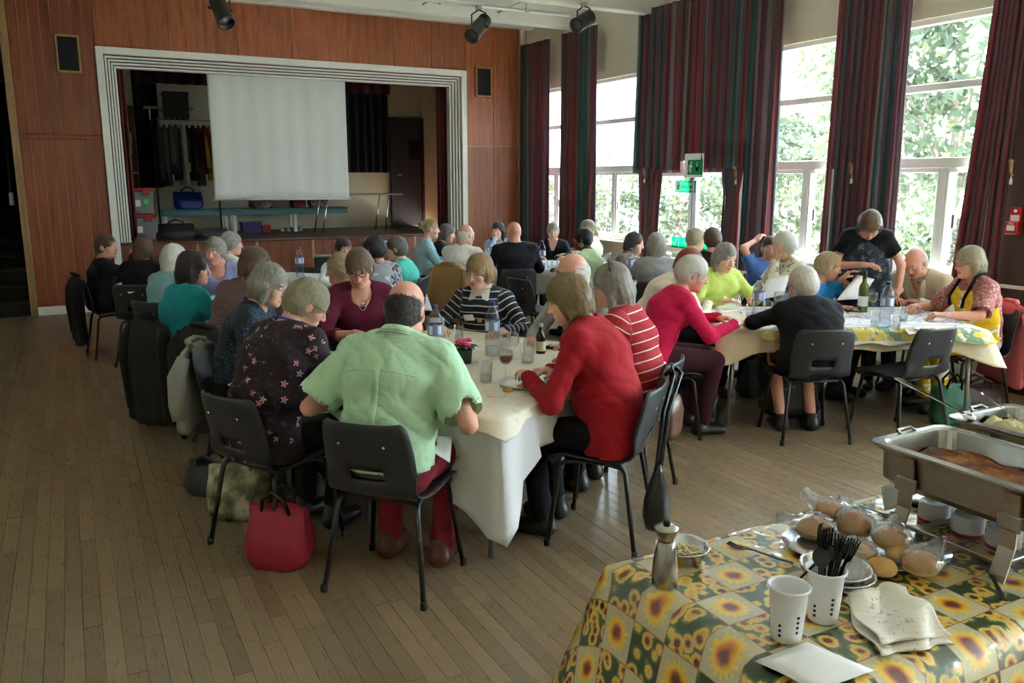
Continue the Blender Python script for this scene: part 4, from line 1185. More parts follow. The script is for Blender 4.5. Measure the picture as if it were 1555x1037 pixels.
def make_person(spec):
    g = spec.get
    lod = g('lod', 1); bv, hv, hav, gv, hrv = LOD[lod]; gv = spec.get('gv', gv)
    s = g('s', 1.0); bw = g('build', 1.0); male = g('male', False)
    lean = R(g('lean', 12)); side = R(g('side', 0)); hy = R(g('hyaw', 0)); hp = R(g('hpitch', 8)); hr_ = R(g('hroll', 0))
    stand = g('stand', False)
    def sdir(a): return np.array([math.sin(side)*math.cos(a), math.sin(a), math.cos(a)*math.cos(side)])
    pz = .905 if stand else .555
    hf = lean*1.15+R(g('neckf', 14))
    hs = g('hs', 1.0)*(1.0 if male else .965)
    HRm = rotm(hy, hp, hr_)
    hd = R(g('face', 0))
    def skel(s):
        P0 = np.array([0, 0, pz])
        P1 = P0+.150*s*sdir(lean*.55); P2 = P1+.160*s*sdir(lean*1.0); P3 = P2+.146*s*sdir(lean*1.25)
        P4 = P3+.060*sdir(hf)
        HO = P4+(HRm @ np.array([0, .022, .088]))*hs
        top_z = (HO+HRm @ np.array([0, -.01, .118])*hs)[2]
        w = atz(g('px'), g('py'), top_z)
        off = (HO+HRm @ np.array([0, -.012, 0]))[:2]
        c_, s_ = math.cos(-hd), math.sin(-hd)
        loc = Vector((w.x-(c_*off[0]-s_*off[1]), w.y-(s_*off[0]+c_*off[1]), 0))
        return P0, P1, P2, P3, P4, HO, top_z, loc
    if 'at' in spec:
        T_ = Vector((*spec['at'], 0))
        s = min(np.linspace(.80, 1.13, 67), key=lambda q: (skel(q)[7]-T_).length+.02*abs(q-1))
    P0, P1, P2, P3, P4, HO, top_z, loc = skel(s)
    spec['s_used'] = s
    sw_ = (.172 if male else .146)*bw
    Sx = np.array([1.0, 0, 0])
    shl = {+1: P3+np.array([sw_, -.005, -g('slope', .050)]), -1: P3+np.array([-sw_, -.005, -g('slope', .050)])}
    l1, l2 = .275*s, .245*s
    dz = .745
    hands = {+1: g('rh', (.16, .40, dz)), -1: g('lh', (-.16, .40, dz))}
    el, wr = {}, {}
    for sd in (1, -1):
        hint = g('rhint' if sd > 0 else 'lhint', (sd*.75, -.35, -.65))
        el[sd], wr[sd] = ik(shl[sd], hands[sd], l1, l2, hint)
    hip = {sd: P0+np.array([sd*.085*bw, .02, -.02]) for sd in (1, -1)}
    if stand:
        kn = {sd: np.array([sd*.09, .03, .48]) for sd in (1, -1)}; an = {sd: np.array([sd*.10, -.02, .085]) for sd in (1, -1)}
    else:
        kd = g('knee', .40); tk = g('tuck', .06)
        kn = {sd: np.array([sd*g('spread', .115), kd, .515]) for sd in (1, -1)}; an = {sd: np.array([sd*g('spread', .115)*.95, kd-tk, .085]) for sd in (1, -1)}
    fw = .62 if not male else 1.0
    AR = (.046, .038, .037, .026) if male else (.042, .035, .034, .024)                      # shoulder, elbow, forearm, wrist radii
    def torso(f, o, loose=0.0):
        f.cone(P0, P1, .108*bw+o, .100*bw+o+loose, .05, kx=.68)
        f.cone(P1, P2, .100*bw+o+loose, .106*bw+o, .05, kx=.73)
        f.cone(P2, P2+(P3-P2)*.55, .106*bw+o, .080*bw+o, .05, kx=.66)
        for sd in (1, -1):
            f.cone(P3+np.array([sd*.045, -.01, -.012]), shl[sd], .040+o, .052*bw**.5+o, .045)
        if not male:
            fwv = np.array([0, math.cos(lean), -math.sin(lean)])
            for sd in (1, -1): f.ell(P2+(P3-P2)*.12+np.array([sd*.070*bw, 0, 0])+fwv*.062*bw, (.068*bw+o, .060*bw+o, .068*bw+o), .035)
        if bw > 1.08:
            f.ell(P1+np.array([0, .05*bw, -.02]), (.13*bw+o, .10*bw+o, .12+o), .06)
    # ---- body mesh -------------------------------------------------
    allp = [P0, P3, HO]+[x[sd] for x in (shl, el, wr, kn, an) for sd in (1, -1)]
    A = np.array(allp)
    f = Field(A.min(0)-.2, A.max(0)+.25, bv)
    torso(f, 0)
    f.cone(P3+np.array([0, -.01, -.04]), P4+np.array([0, 0, .02]), .060, .052*(1.08 if male else .95), .03)
    for sd in (1, -1):
        f.cone(shl[sd], el[sd], AR[0]*bw**.7, AR[1], .02); f.cone(el[sd], wr[sd], AR[2]+.003, AR[3], .012)
        f.cone(hip[sd], kn[sd], .084*bw**.6, .056, .035); f.cone(kn[sd], an[sd]+np.array([0, 0, .0]), .054, .036, .02)
        f.cone(an[sd]+np.array([0, -.02, -.045]), an[sd]+np.array([0, .13, -.055]), .036, .028, .02, kx=.8)
    f.floor(.004)
    parts = [f.mesh()]
    # ---- head -------------------------------------------------------
    nb = HRm.T @ (P3-HO)/hs
    h = Field((-.10, -.13, min(-.20, nb[2]-.02)), (.10, .14, .135), hv/hs)
    h.ell((0, -.010, .026), (.074, .094, .090), .01)
    h.ell((0, .030, -.034), (.058, .062, .080), .03)
    h.ell((0, .046, -.078), (.042, .044, .034), .025)
    for sd in (1, -1):
        h.ell((sd*.040, .058, -.026), (.024, .024, .026), .02)
        h.ell((sd*.076, -.004, -.006), (.0085, .021, .031), .006)
    h.cone((-.036, .080, .032), (.036, .080, .032), .010, .010, .018)
    for sd in (1, -1): h.ell((sd*.031, .101, .012), (.019, .016, .013), .010, sub=True)
    h.cone((0, .088, .016), (0, .108, -.026), .0075, .0125, .010)
    for sd in (1, -1): h.ell((sd*.0115, .098, -.031), (.008, .010, .007), .005)
    h.ell((0, .090, -.056), (.023, .0115, .0062), .006); h.ell((0, .088, -.067), (.020, .0115, .0068), .006)
    h.cone((-.024, .098, -.0612), (.024, .098, -.0612), .0022, .0022, .003, sub=True)
    h.ell((0, .074, -.096), (.020, .018, .015), .018)
    if male: h.cone((-.05, .02, -.085), (.05, .02, -.085), .03, .03, .03)
    h.cone((0, -.022, -.055), nb+np.array([0, 0, -.01]), .052*(1.06 if male else .92), .058, .025)
    hvv, hff = h.mesh()
    hl = hvv.copy()
    parts.append((hl*hs @ HRm.T+HO, hff))
    lipm = ((np.abs(hl[:, 0])/.024)**2+((hl[:, 2]+.0615)/.0125)**2 < 1) & (hl[:, 1] > .082)
    ax_ = np.abs(hl[:, 0]); bz = .036-.25*np.maximum(0, ax_-.03)
    browm = (ax_ > .013) & (ax_ < .050) & (np.abs(hl[:, 2]-bz) < .0052) & (hl[:, 1] > .06)
    # ---- hands ------------------------------------------------------
    for sd in (1, -1):
        fd_ = wr[sd]-el[sd]
        key = 'r' if sd > 0 else 'l'
        d_ = g(key+'hd'); n_ = g(key+'hn', (0, 0, 1))
        if d_ is None:
            d_ = unit(fd_); d_ = np.array([d_[0]-sd*.25, d_[1], d_[2]*.35])
        parts.append(hand_vf(wr[sd], d_, n_, sd, hav, g(key+'curl', .38), g(key+'grip', False)))
    n0 = len(parts[0][0])
    V, F = join_vf(parts)
    me = np_mesh('person', V, F)
    lip = np.zeros(len(V), np.float32); lip[n0:n0+len(hl)] = lipm
    brow = np.zeros(len(V), np.float32); brow[n0:n0+len(hl)] = browm
    for nm, arr in (('lip', lip), ('brow', brow)):
        a = me.attributes.new(nm, 'FLOAT', 'POINT'); a.data.foreach_set('value', arr)
    hc = HR[g('haircol', 'grey')]
    sk = g('skin', 'fair')
    # ---- place ------------------------------------------------------
    root = link_mesh('person', me, skin_mat('skin_%s_%s' % (sk, g('haircol', 'grey')), SK[sk], tuple(x*.8 for x in hc[0])), None)
    root.location = loc; root.rotation_euler = (0, 0, -hd)
    tag(root, spec['label'], 'person')
    # eyes
    if lod < 2 or g('eyes', False):
        for sd in (1, -1):
            q = MB(); q.m = 0
            q.ellipsoid((0, 0, 0), (.0118, .0118, .0118), 12, 8)
            q.m = 1; q.ellipsoid((0, .0072, 0), (.0058, .0052, .0058), 10, 6)
            c_ = np.array([sd*.0305, .0775, .0115])*hs
            o = q.build('eye', [M_eye, M_iris], root, loc=(HRm @ c_+HO).tolist())
            o.rotation_euler = Matrix(HRm.tolist()).to_euler()
    def add(name, fld, mat, along=None, min_z=None):
        V, F = fld.mesh()
        me_ = np_mesh(name, V, F)
        if along is not None:
            a = me_.attributes.new('along', 'FLOAT', 'POINT'); a.data.foreach_set('value', along(V).astype(np.float32))
        return link_mesh(name, me_, mat, root)
    # ---- upper garment ----------------------------------------------
    def fold(amp, seed, fr=1.0):
        def fn(x, y, z):
            q = x*26*fr+z*15+seed+1.5*np.sin(z*19+y*11+seed); w = y*24*fr-z*21+seed*2+1.4*np.sin(x*17+z*9)
            ridge = (1-np.abs(np.sin(q)))**2+.8*(1-np.abs(np.sin(w)))**2
            return (amp*(1.1*ridge-.5+.5*np.sin(z*41*fr+x*16+y*14+seed)*np.sin(x*23-y*19))).astype(np.float32)
        return fn
    o_t = g('loose', .013)
    f = Field(np.array([P0, P3, *shl.values(), *el.values(), *wr.values()]).min(0)-.22, np.array([P0, P3, *shl.values(), *el.values(), *wr.values()]).max(0)+.20, gv)
    torso(f, o_t, g('belly', 0.0))
    hem = g('hem', .0)
    if hem: f.cone(P0+np.array([0, 0, -.0]), P0+np.array([0, .01, -hem]), .112*bw+o_t, .118*bw+o_t, .03, kx=.66)
    sl_ = g('sleeve', 'long'); cuts = []
    for sd in (1, -1):
        a0, a1, a2 = shl[sd], el[sd], wr[sd]
        so = g('sleeve_o', .014)
        if sl_ == 'long':
            e_ = a1+(a2-a1)*.96
            f.cone(a0, a1, AR[0]*bw**.7+so, AR[1]+so, .025); f.cone(a1, e_, AR[2]+so, AR[3]+so*.75, .02)
            f.cone(a1+(a2-a1)*.88, e_, AR[3]+so*.95, AR[3]+so*.95, .006)
        elif sl_ == 'three':
            e_ = a1+(a2-a1)*.45
            f.cone(a0, a1, AR[0]*bw**.7+so, AR[1]+so, .025); f.cone(a1, e_, AR[2]+so, AR[2]+so*.8, .02)
            dv = unit(e_-a1); cuts.append((e_+dv*.004, e_+dv*.09, AR[2]+so*.8-.012, AR[2]+so+.02))
        elif sl_ == 'short':
            e_ = a0+(a1-a0)*g('sl_len', .62)
            re_ = AR[0]*bw**.7+so+g('sl_flare', .010)
            f.cone(a0, e_, AR[0]*bw**.7+so+.004, re_, .03)
            dv = unit(e_-a0); cuts.append((e_+dv*.0, e_+dv*.10, re_-.013, re_+.03))
    for c_ in cuts: f.cone(*c_, .004, sub=True)
    nk = g('neck', 'crew')
    ndir = unit(P4-P3)
    if nk == 'crew': f.cone(P3-ndir*.005, P3+ndir*.09, .056, .075, .008, sub=True)
    elif nk == 'scoop':
        f.cone(P3-ndir*.005, P3+ndir*.09, .058, .078, .008, sub=True)
        f.ell(P3+np.array([0, .075, -.035]), (.070, .075, .085), .01, sub=True)
    elif nk == 'wide':
        f.cone(P3-ndir*.02, P3+ndir*.09, .070, .10, .01, sub=True)
    elif nk == 'vee':
        f.cone(P3-ndir*.005, P3+ndir*.09, .058, .078, .008, sub=True)
        fwv = np.array([0, math.cos(lean), -math.sin(lean)])
        f.cone(P3+fwv*.06, P2+fwv*.16, .055, .012, .01, sub=True)
    if not stand: f.floor(g('hemz', .456))
    am = g('fold', .0035)
    if am: f.warp(fold(am, sum(map(ord, spec['label'])) % 17))
    def along(V):
        best = np.full(len(V), 9.0); al = np.zeros(len(V))
        for (a, b, base, r_, ) in ((P0, P3, 0, .12), *((shl[sd], el[sd], .02, .05) for sd in (1, -1)), *((el[sd], wr[sd], .02+l1, .04) for sd in (1, -1))):
            a = np.array(a); b = np.array(b); ba = b-a; L = np.linalg.norm(ba)
            t_ = np.clip((V-a) @ ba/L**2, -.3, 1.1); d_ = np.linalg.norm(V-a-np.clip(t_, 0, 1)[:, None]*ba, axis=1)-r_
            u_ = d_ < best; best[u_] = d_[u_]; al[u_] = (base+t_*L)[u_]
        return al
    topo = spec['topo'] = add(g('topname', 'sweater'), f, g('top'), along if g('stripe', False) else None)
    # ---- lower garment ----------------------------------------------
    f = Field(np.array([P0, *kn.values(), *an.values()]).min(0)-.2, np.array([P0, *kn.values(), *an.values()]).max(0)+.2, gv*1.6)
    ol = .010
    f.cone(P0+np.array([0, 0, -.03]), P0+np.array([0, 0, .03]), .108*bw+ol, .106*bw+ol, .03, kx=.66)
    if g('skirt', False):
        mk = (kn[1]+kn[-1])/2; mh = (hip[1]+hip[-1])/2
        f.cone(mh, mk+np.array([0, .03, -.005]), .092+ol, .075+ol, .04, kx=.5)
        f.cone(mk+np.array([0, .03, -.005]), mk+np.array([0, -.07, -.37]), .078+ol, .10, .03, kx=.44)
        f.warp(fold(.008, 3, .8))
    else:
        for sd in (1, -1):
            f.cone(hip[sd], kn[sd], .084*bw**.6+ol, .058+ol, .03); f.cone(kn[sd], an[sd]+np.array([0, 0, .02]), .056+ol, .044+ol, .02)
        f.warp(fold(.003, 5))
    f.floor(.03)
    add('skirt' if g('skirt', False) else 'trousers', f, g('bottom', M_navy_cloth))
    # ---- shoes -------------------------------------------------------
    for sd in (1, -1):
        a = an[sd]
        f = Field(a+np.array([-.07, -.10, -.09]), a+np.array([.07, .23, .08]), max(gv*.95, .010))
        f.cone(a+np.array([0, -.03, -.045]), a+np.array([0, .135, -.052]), .046, .037, .02, kx=.86)
        f.cone(a+np.array([0, -.025, -.04]), a+np.array([0, -.012, .025]), .044, .046, .02)
        f.cone(a+np.array([0, -.01, .0]), a+np.array([0, -.01, .09]), .034, .040, .008, sub=True)
        f.floor(.0)
        add('shoe', f, g('shoes', M_shoe))
    # ---- hair ---------------------------------------------------------
    st_ = g('hair', 'short'); vol = g('vol', 0.0)
    if st_ != 'none':
        down = HRm.T @ np.array([0, 0, -1.0])
        f = Field((-.16, -.19, -.34 if st_ in ('long', 'pony') else -.20), (.16, .15, .17), hrv/hs)
        if st_ == 'bald':
            f.ell((0, -.018, -.008), (.081+vol, .099+vol, .088), .01)
            f.ell((0, -.028, -.060), (.062, .070, .060), .02)
            f.ell((0, .036, .098), (.084, .128, .070), .010, sub=True)
            f.ell((0, .105, -.02), (.095, .085, .13), .012, sub=True)
            for sd in (1, -1): f.ell((sd*.090, .006, -.014), (.022, .024, .036), .006, sub=True)
            f.ell((0, .06, -.15), (.14, .12, .10), .02, sub=True)
            f.ell((0, -.05, -.185), (.14, .14, .07), .02, sub=True)
        else:
            f.ell((0, -.013, .032), (.081+vol*.7, .101+vol*.7, .094+vol*.7), .01)
            if st_ in ('short', 'crop'):
                f.ell((0, -.038, -.008), (.082+vol*.8, .078+vol*.8, .082), .025)
            elif st_ == 'curly':
                f.ell((0, -.028, .0), (.092+vol, .092+vol, .092+vol), .03)
            elif st_ in ('bob', 'long', 'pony'):
                f.ell((0, -.030, -.025), (.085+vol*.8, .083+vol*.8, .096+vol*.5), .03)
                if st_ == 'bob':
                    ext = g('hlen', .10)
                    for sd in (1, -1): f.cone((sd*.070, .004, .0), (sd*.074, .012, -ext), .022+vol, .017, .02, kx=1)
                    f.cone((0, -.07, -.02), (0, -.078, -ext), .038+vol, .030, .03, kx=.55)
            if st_ == 'long':
                a_ = np.array([0, -.068, -.05]); b_ = a_+down*g('hlen', .20)+np.array([0, -.015, 0])
                f.cone(a_, b_, .055, .040, .03, kx=.62)
                for sd in (1, -1):
                    a_ = np.array([sd*.072, .0, -.03]); f.cone(a_, a_+down*g('hlen', .20)*.8+np.array([sd*.006, -.01, 0]), .026, .020, .02)
            if st_ == 'pony':
                a_ = np.array([0, -.105, .0]); f.ell(a_, (.03, .03, .03), .01)
                f.cone(a_, a_+down*.10+np.array([0, -.03, 0]), .026, .022, .01); f.cone(a_+down*.10+np.array([0, -.03, 0]), a_+down*.19+np.array([0, -.02, 0]), .022, .010, .01)
            if st_ == 'bun':
                f.ell((0, -.115, .045), (.045, .04, .042), .012)
            # face opening, hairline at z ~ top
            top = g('hairline', .060)
            fx = {'short': .064, 'crop': .066, 'curly': .060, 'bob': .054, 'long': .054, 'pony': .062, 'bun': .063}[st_]
            zc_ = -.055; f.ell((0, .120, zc_), (fx, .085, top-zc_), .012, sub=True)
            f.ell((0, .100, -.10), (fx*.92, .085, .10), .012, sub=True)
            if st_ in ('short', 'crop', 'pony', 'bun'):
                for sd in (1, -1): f.ell((sd*.092, .012, -.022), (.026, .034, .046), .008, sub=True)
                f.ell((0, .045, -.155), (.13, .13, .085), .02, sub=True)
                f.ell((0, -.06, -.185), (.14, .12, .095), .02, sub=True)
            elif st_ == 'curly':
                f.ell((0, .03, -.165), (.14, .12, .09), .02, sub=True)
            if st_ in ('bob',):
                f.ell((0, -.0, -g('hlen', .10)-.11), (.17, .17, .105), .012, sub=True)
        seed = sum(map(ord, spec['label'])) % 11
        if st_ == 'curly' or g('curl', False):
            f.warp(lambda x, y, z: (.0045*(np.sin(x*150+seed)*np.sin(y*140+1)*np.sin(z*150+seed)+.7*np.sin(x*260+y*90)*np.sin(z*240+seed))).astype(np.float32))
        elif st_ != 'bald':
            f.warp(lambda x, y, z: (.0011*np.sin(np.arctan2(x, y+.02)*19+3*np.sin(z*18+seed))+.0008*np.sin(np.arctan2(x, y+.02)*41+z*30+seed)+.0035*np.sin(x*30+seed)*np.sin(z*26+y*20)).astype(np.float32))
        V, F = f.mesh()
        strand = np.arctan2(V[:, 0], V[:, 1]+.015)*np.minimum(1, np.hypot(V[:, 0], V[:, 1]+.015)/.05)*3.2+np.where(V[:, 2] > .08, V[:, 0]*14, 0)
        length = V[:, 2]*2.2+V[:, 1]*1.2
        ns = {0: 1500, 1: 750, 2: 280}[lod]
        if len(V) > 50:
            gr = np.random.default_rng(seed+3)
            # vertex normals
            fn_ = np.cross(V[F[:, 2]]-V[F[:, 0]], V[F[:, 3]]-V[F[:, 1]]); vn = np.zeros_like(V)
            for c_ in range(4): np.add.at(vn, F[:, c_], fn_)
            vn /= np.linalg.norm(vn, axis=1, keepdims=True)+1e-9
            out = np.nonzero((vn*(V-np.array([0, -.01, .0]))).sum(1) > .02)[0]
            ix = gr.choice(out, ns); p = V[ix]; n_ = vn[ix]
            fl_ = unit(down)*.8+(p-np.array([.012, -.035, .14]))/.16
            if st_ == 'curly': fl_ = fl_*.5+gr.normal(size=p.shape)*1.2
            else: fl_ = fl_+gr.normal(size=p.shape)*.22
            tt = fl_-n_*(fl_*n_).sum(1, keepdims=True); tt /= np.linalg.norm(tt, axis=1, keepdims=True)+1e-9
            Ls = gr.uniform(.5, 1.0, (ns, 1))*{'bald': .016, 'crop': .022, 'short': .036, 'curly': .026}.get(st_, .055)
            wd = np.cross(n_, tt)*{0: .0022, 1: .0030, 2: .0045}[lod]
            lift = gr.uniform(.001, .0055, (ns, 1))
            curv = {'curly': 40.0}.get(st_, 5.2)
            rows = []
            for q_ in (0, .36, .7, 1.0):
                l_ = Ls*q_; c_ = p+tt*l_-n_*(np.minimum(curv, 5.2)*l_**2)+n_*(lift*math.sin(math.pi*min(1, q_*.8+.15))+.0006)
                if st_ == 'curly': c_ = c_+n_*.004*math.sin(q_*3.1)
                w_ = wd*(1-.8*q_)
                rows.append(c_-w_); rows.append(c_+w_)
            SV = np.stack(rows, 1).reshape(-1, 3); b0 = np.arange(ns)[:, None]*8
            SF = np.concatenate([b0+np.array([[2*k, 2*k+1, 2*k+3, 2*k+2]]) for k in range(3)])+len(V)
            strand = np.concatenate([strand, np.repeat(strand[ix]+gr.normal(size=ns)*1.4, 8)]); length = np.concatenate([length, np.repeat(length[ix], 8)])
            V = np.concatenate([V, SV]); F = np.concatenate([F, SF])
        me_ = np_mesh('hair', V*hs @ HRm.T+HO, F)
        for nm, arr in (('strand', strand), ('length', length)):
            a = me_.attributes.new(nm, 'FLOAT', 'POINT'); a.data.foreach_set('value', arr.astype(np.float32))
        link_mesh('hair', me_, hair_mat('hair_'+g('haircol', 'grey'), *hc), root)
    # ---- spectacles -----------------------------------------------------
    if g('glasses'):
        mt = M_specs if g('glasses') == 'black' else M_specs_metal
        e = MB()
        for sd in (1, -1):
            e.tube([(sd*.032+.022*math.cos(a_), .104-.004*math.cos(a_)*sd, .010+.016*math.sin(a_)) for a_ in np.linspace(0, 2*math.pi, 17)[:-1]], .0018 if mt is M_specs_metal else .0027, 6, closed=True)
            e.tube([(sd*.054, .100, .014), (sd*.072, .085, .014), (sd*.080, .0, .012), (sd*.079, -.02, .0)], .0022, 6)
        e.tube([(-.010, .106, .012), (0, .109, .015), (.010, .106, .012)], .002, 6)
        o = e.build('glasses', mt, root); o.location = HO.tolist(); o.rotation_euler = Matrix(HRm.tolist()).to_euler(); o.scale = (hs,)*3
    info = dict(root=root, P0=P0, P1=P1, P2=P2, P3=P3, P4=P4, HO=HO, HR=HRm, shl=shl, el=el, wr=wr, kn=kn, an=an, bw=bw, lean=lean, top_z=top_z, s=s, topo=topo, loc=loc, hd=hd, o=o_t)
    return info
def w_from(info, p):
    """local point of a person -> world"""
    c_, s_ = math.cos(-info['hd']), math.sin(-info['hd'])
    return Vector((info['loc'].x+c_*p[0]-s_*p[1], info['loc'].y+s_*p[0]+c_*p[1], p[2]))
M_navy_cloth = fabric('navy_trousers', srgb(30, 30, 40))
M_black_cloth = fabric('black_trousers', srgb(20, 19, 21))
M_shoe = plain('black_shoe', (.015, .014, .014), .35, var=.2)
# ------------------------------------------------------------------ moulded chair
M_chair = plain('chair_shell', srgb(44, 45, 48), .46, var=.10, nscale=12, bump=.10, bscale=500)
M_leg = plain('chair_leg_black', (.016, .016, .017), .35, var=.2)
M_rivet = plain('rivet', (.6, .6, .6), .3, 1.0)
M_foot = plain('rubber_foot', (.02, .03, .03), .8)
def make_chair():
    e = empty('moulded_chair')
    prof = [(.205, .395), (.222, .412), (.224, .430), (.205, .444), (.150, .446), (.080, .440), (0, .432), (-.07, .428), (-.125, .432), (-.165, .446), (-.190, .470), (-.203, .500), (-.2105, .525), (-.218, .548), (-.226, .575), (-.235, .61), (-.247, .66), (-.258, .70), (-.268, .742), (-.274, .768), (-.277, .782)]
    hw = [.185, .195, .205, .215, .222, .225, .225, .222, .216, .208, .203, .202, .202, .203, .204, .204, .202, .198, .192, .182, .160]
    nu = 17
    us = np.linspace(-1, 1, nu)
    P = np.zeros((len(prof), nu, 3))
    for j, ((y, z), w) in enumerate(zip(prof, hw)):
        back = min(1, max(0, (z-.45)/.12)) if y < -.1 else 0
        for i, u in enumerate(us):
            cu = abs(u)**2.6
            P[j, i] = (u*w, y+back*.045*cu, z+(1-back)*.016*cu*(1 if y < .19 else .2))
    mask = np.ones((len(prof)-1, nu-1), bool)
    mask[12:14, 5:11] = False
    link_mesh('seat_shell', shell(P, .007, mask), M_chair, e)
    for sx in (-1, 1):
        for sy, pts in ((1, [(sx*.15, .02, .418), (sx*.165, .10, .418), (sx*.175, .15, .412), (sx*.183, .172, .39), (sx*.232, .215, .012)]), (-1, [(sx*.15, .02, .418), (sx*.165, -.07, .416), (sx*.175, -.12, .410), (sx*.183, -.142, .388), (sx*.232, -.205, .012)])):
            lg = MB().tube(pts, .0115, 10).build('leg', M_leg, e)
            MB().lathe([(.010, 0), (.0145, .001), (.0145, .03), (.0125, .034)], 10, Matrix.Translation((sx*.233, .217 if sy > 0 else -.207, 0))).build('rubber_foot', M_foot, lg)
        MB().lathe([(.0015, .0), (.006, .0005), (.006, .003), (.001, .0042)], 10, Matrix.Translation((sx*.10, -.2595, .69)) @ Matrix.Rotation(math.pi/2+.24, 4, 'X')).build('rivet', M_rivet, e)
    MB().tube([(-.172, .145, .41), (.172, .145, .41)], .0095, 8).build('crossbar', M_leg, e)
    MB().tube([(-.172, -.11, .41), (.172, -.11, .41)], .0095, 8).build('crossbar', M_leg, e)
    return e
CHAIR = make_chair()
_first_chair = [True]
def chair(x, y, face, label):
    o = CHAIR if _first_chair[0] else copy_tree(CHAIR)
    _first_chair[0] = False
    o.location = (x, y, 0); o.rotation_euler = (0, 0, -R(face))
    tag(o, label, 'chair', 'dark moulded chairs')
    return o
def chair_for(info, label, dy=.09, turn=0):
    p = w_from(info, (0, dy, 0))
    return chair(p.x, p.y, math.degrees(info['hd'])+turn, label)

# ------------------------------------------------------------------ tables and cloths
M_tabletop = plain('table_laminate', srgb(150, 120, 90), .4, var=.15)
M_tleg = plain('table_leg_steel', srgb(170, 172, 175), .3, .8, var=.05)
TZ = .71
def frame2(cx, cy, ang):
    """local x axis along heading 'ang' measured clockwise from +X"""
    return cx, cy, -R(ang)
def trestle(label, cx, cy, rz, w, d, z=TZ, legs=((1, 1), (1, -1), (-1, 1), (-1, -1)), inset=.09):
    e = empty('dining_table', (cx, cy, 0), rz, label, 'table')
    MB().bbox((-w/2, -d/2, z-.028), (w/2, d/2, z-.002), .006).build('tabletop', M_tabletop, e)
    q = MB().bbox((-w/2+.08, -d/2+.08, z-.07), (w/2-.08, -d/2+.10, z-.028)).bbox((-w/2+.08, d/2-.10, z-.07), (w/2-.08, d/2-.08, z-.028))
    q.build('rail', M_tleg, e)
    for sx, sy in legs:
        MB().tube([(sx*(w/2-inset), sy*(d/2-inset), z-.03), (sx*(w/2-inset+.03), sy*(d/2-inset+.01), .01)], .016, 10).build('leg', M_tleg, e)
    return e
def cloth(label, cx, cy, rz, w, d, drop, mat, z=TZ, corner=1.45, folds=9, amp=.03, seed=0, name='tablecloth', flare=.05, r=.03, th=.003, drops=None, round_=None):
    """square cornered cloth: flat on top, hanging with folds, corners falling lower"""
    hw_, hd_ = w/2, d/2
    pts = []; seg = 34
    def side_pts(a, b, n): return [(a[0]+(b[0]-a[0])*k/n, a[1]+(b[1]-a[1])*k/n) for k in range(n)]
    cs = [(-hw_, -hd_), (hw_, -hd_), (hw_, hd_), (-hw_, hd_)]
    info = []
    for k in range(4):
        a, b = cs[k], cs[(k+1) % 4]; n = seg
        for i in range(n):
            f_ = i/n
            pts.append((a[0]+(b[0]-a[0])*f_, a[1]+(b[1]-a[1])*f_)); info.append((k, f_))
    N = len(pts); pts = np.array(pts); k_ = np.array([i[0] for i in info]); ff = np.array([i[1] for i in info])
    nrm = np.array([(0, -1), (1, 0), (0, 1), (-1, 0)])[k_].astype(float)
    cd = np.minimum(ff, 1-ff)                      # closeness to a corner
    prevn = np.array([(0, -1), (1, 0), (0, 1), (-1, 0)])[(k_-1) % 4]; nextn = np.array([(0, -1), (1, 0), (0, 1), (-1, 0)])[(k_+1) % 4]
    wc = np.clip(1-cd/.10, 0, 1)[:, None]*.5
    nrm = nrm*(1-wc)+np.where((ff < .5)[:, None], prevn, nextn)*wc
    nrm /= np.linalg.norm(nrm, axis=1, keepdims=True)
    dr = np.array(drops if drops else (drop,)*4)[k_]
    if drops:
        other = np.where(ff < .5, np.array(drops)[(k_-1) % 4], np.array(drops)[(k_+1) % 4]); bl = np.clip(1-cd/.2, 0, 1)*.5
        dr = dr*(1-bl)+other*bl
    L = dr*(1+(corner-1)*np.exp(-(cd/.10)**2)) + .012*np.sin(np.arange(N)*.9+seed)
    ph = 2*np.pi*folds*np.arange(N)/N*4
    rings = []
    for s_ in (.0, .35, .7, .92): rings.append(np.column_stack([pts*s_, np.full(N, z+.004)]))
    rings.append(np.column_stack([pts*(1-.0), np.full(N, z+.004)]))
    for j in range(1, 13):
        f_ = j/12
        out = .012+.02*min(1, f_*6)+flare*f_+amp*f_**1.1*(np.sin(ph+seed)+.5*np.sin(ph*1.7+2*seed))*.6 + .09*f_*np.exp(-(cd/.055)**2)
        zz = z+.004-L*f_*(1) 
        if j == 1: zz = z-.002-L*.02
        rings.append(np.column_stack([pts+nrm*out[:, None], zz]))
    P = np.stack(rings, 0)
    uv = P[:, :, :2].copy()
    for j in range(5, P.shape[0]): uv[j] = pts+nrm*((z+.004-P[j, :, 2])[:, None])
    e = empty(name, (cx, cy, 0), rz, label, 'tablecloth')
    P[0] = P[0]*np.array([.0, .0, 1])+np.column_stack([pts*.002, np.zeros(N)])
    me = shell(P[::-1], th, closed_u=True, uv=uv[::-1])
    link_mesh('cloth', me, mat, e)
    return e
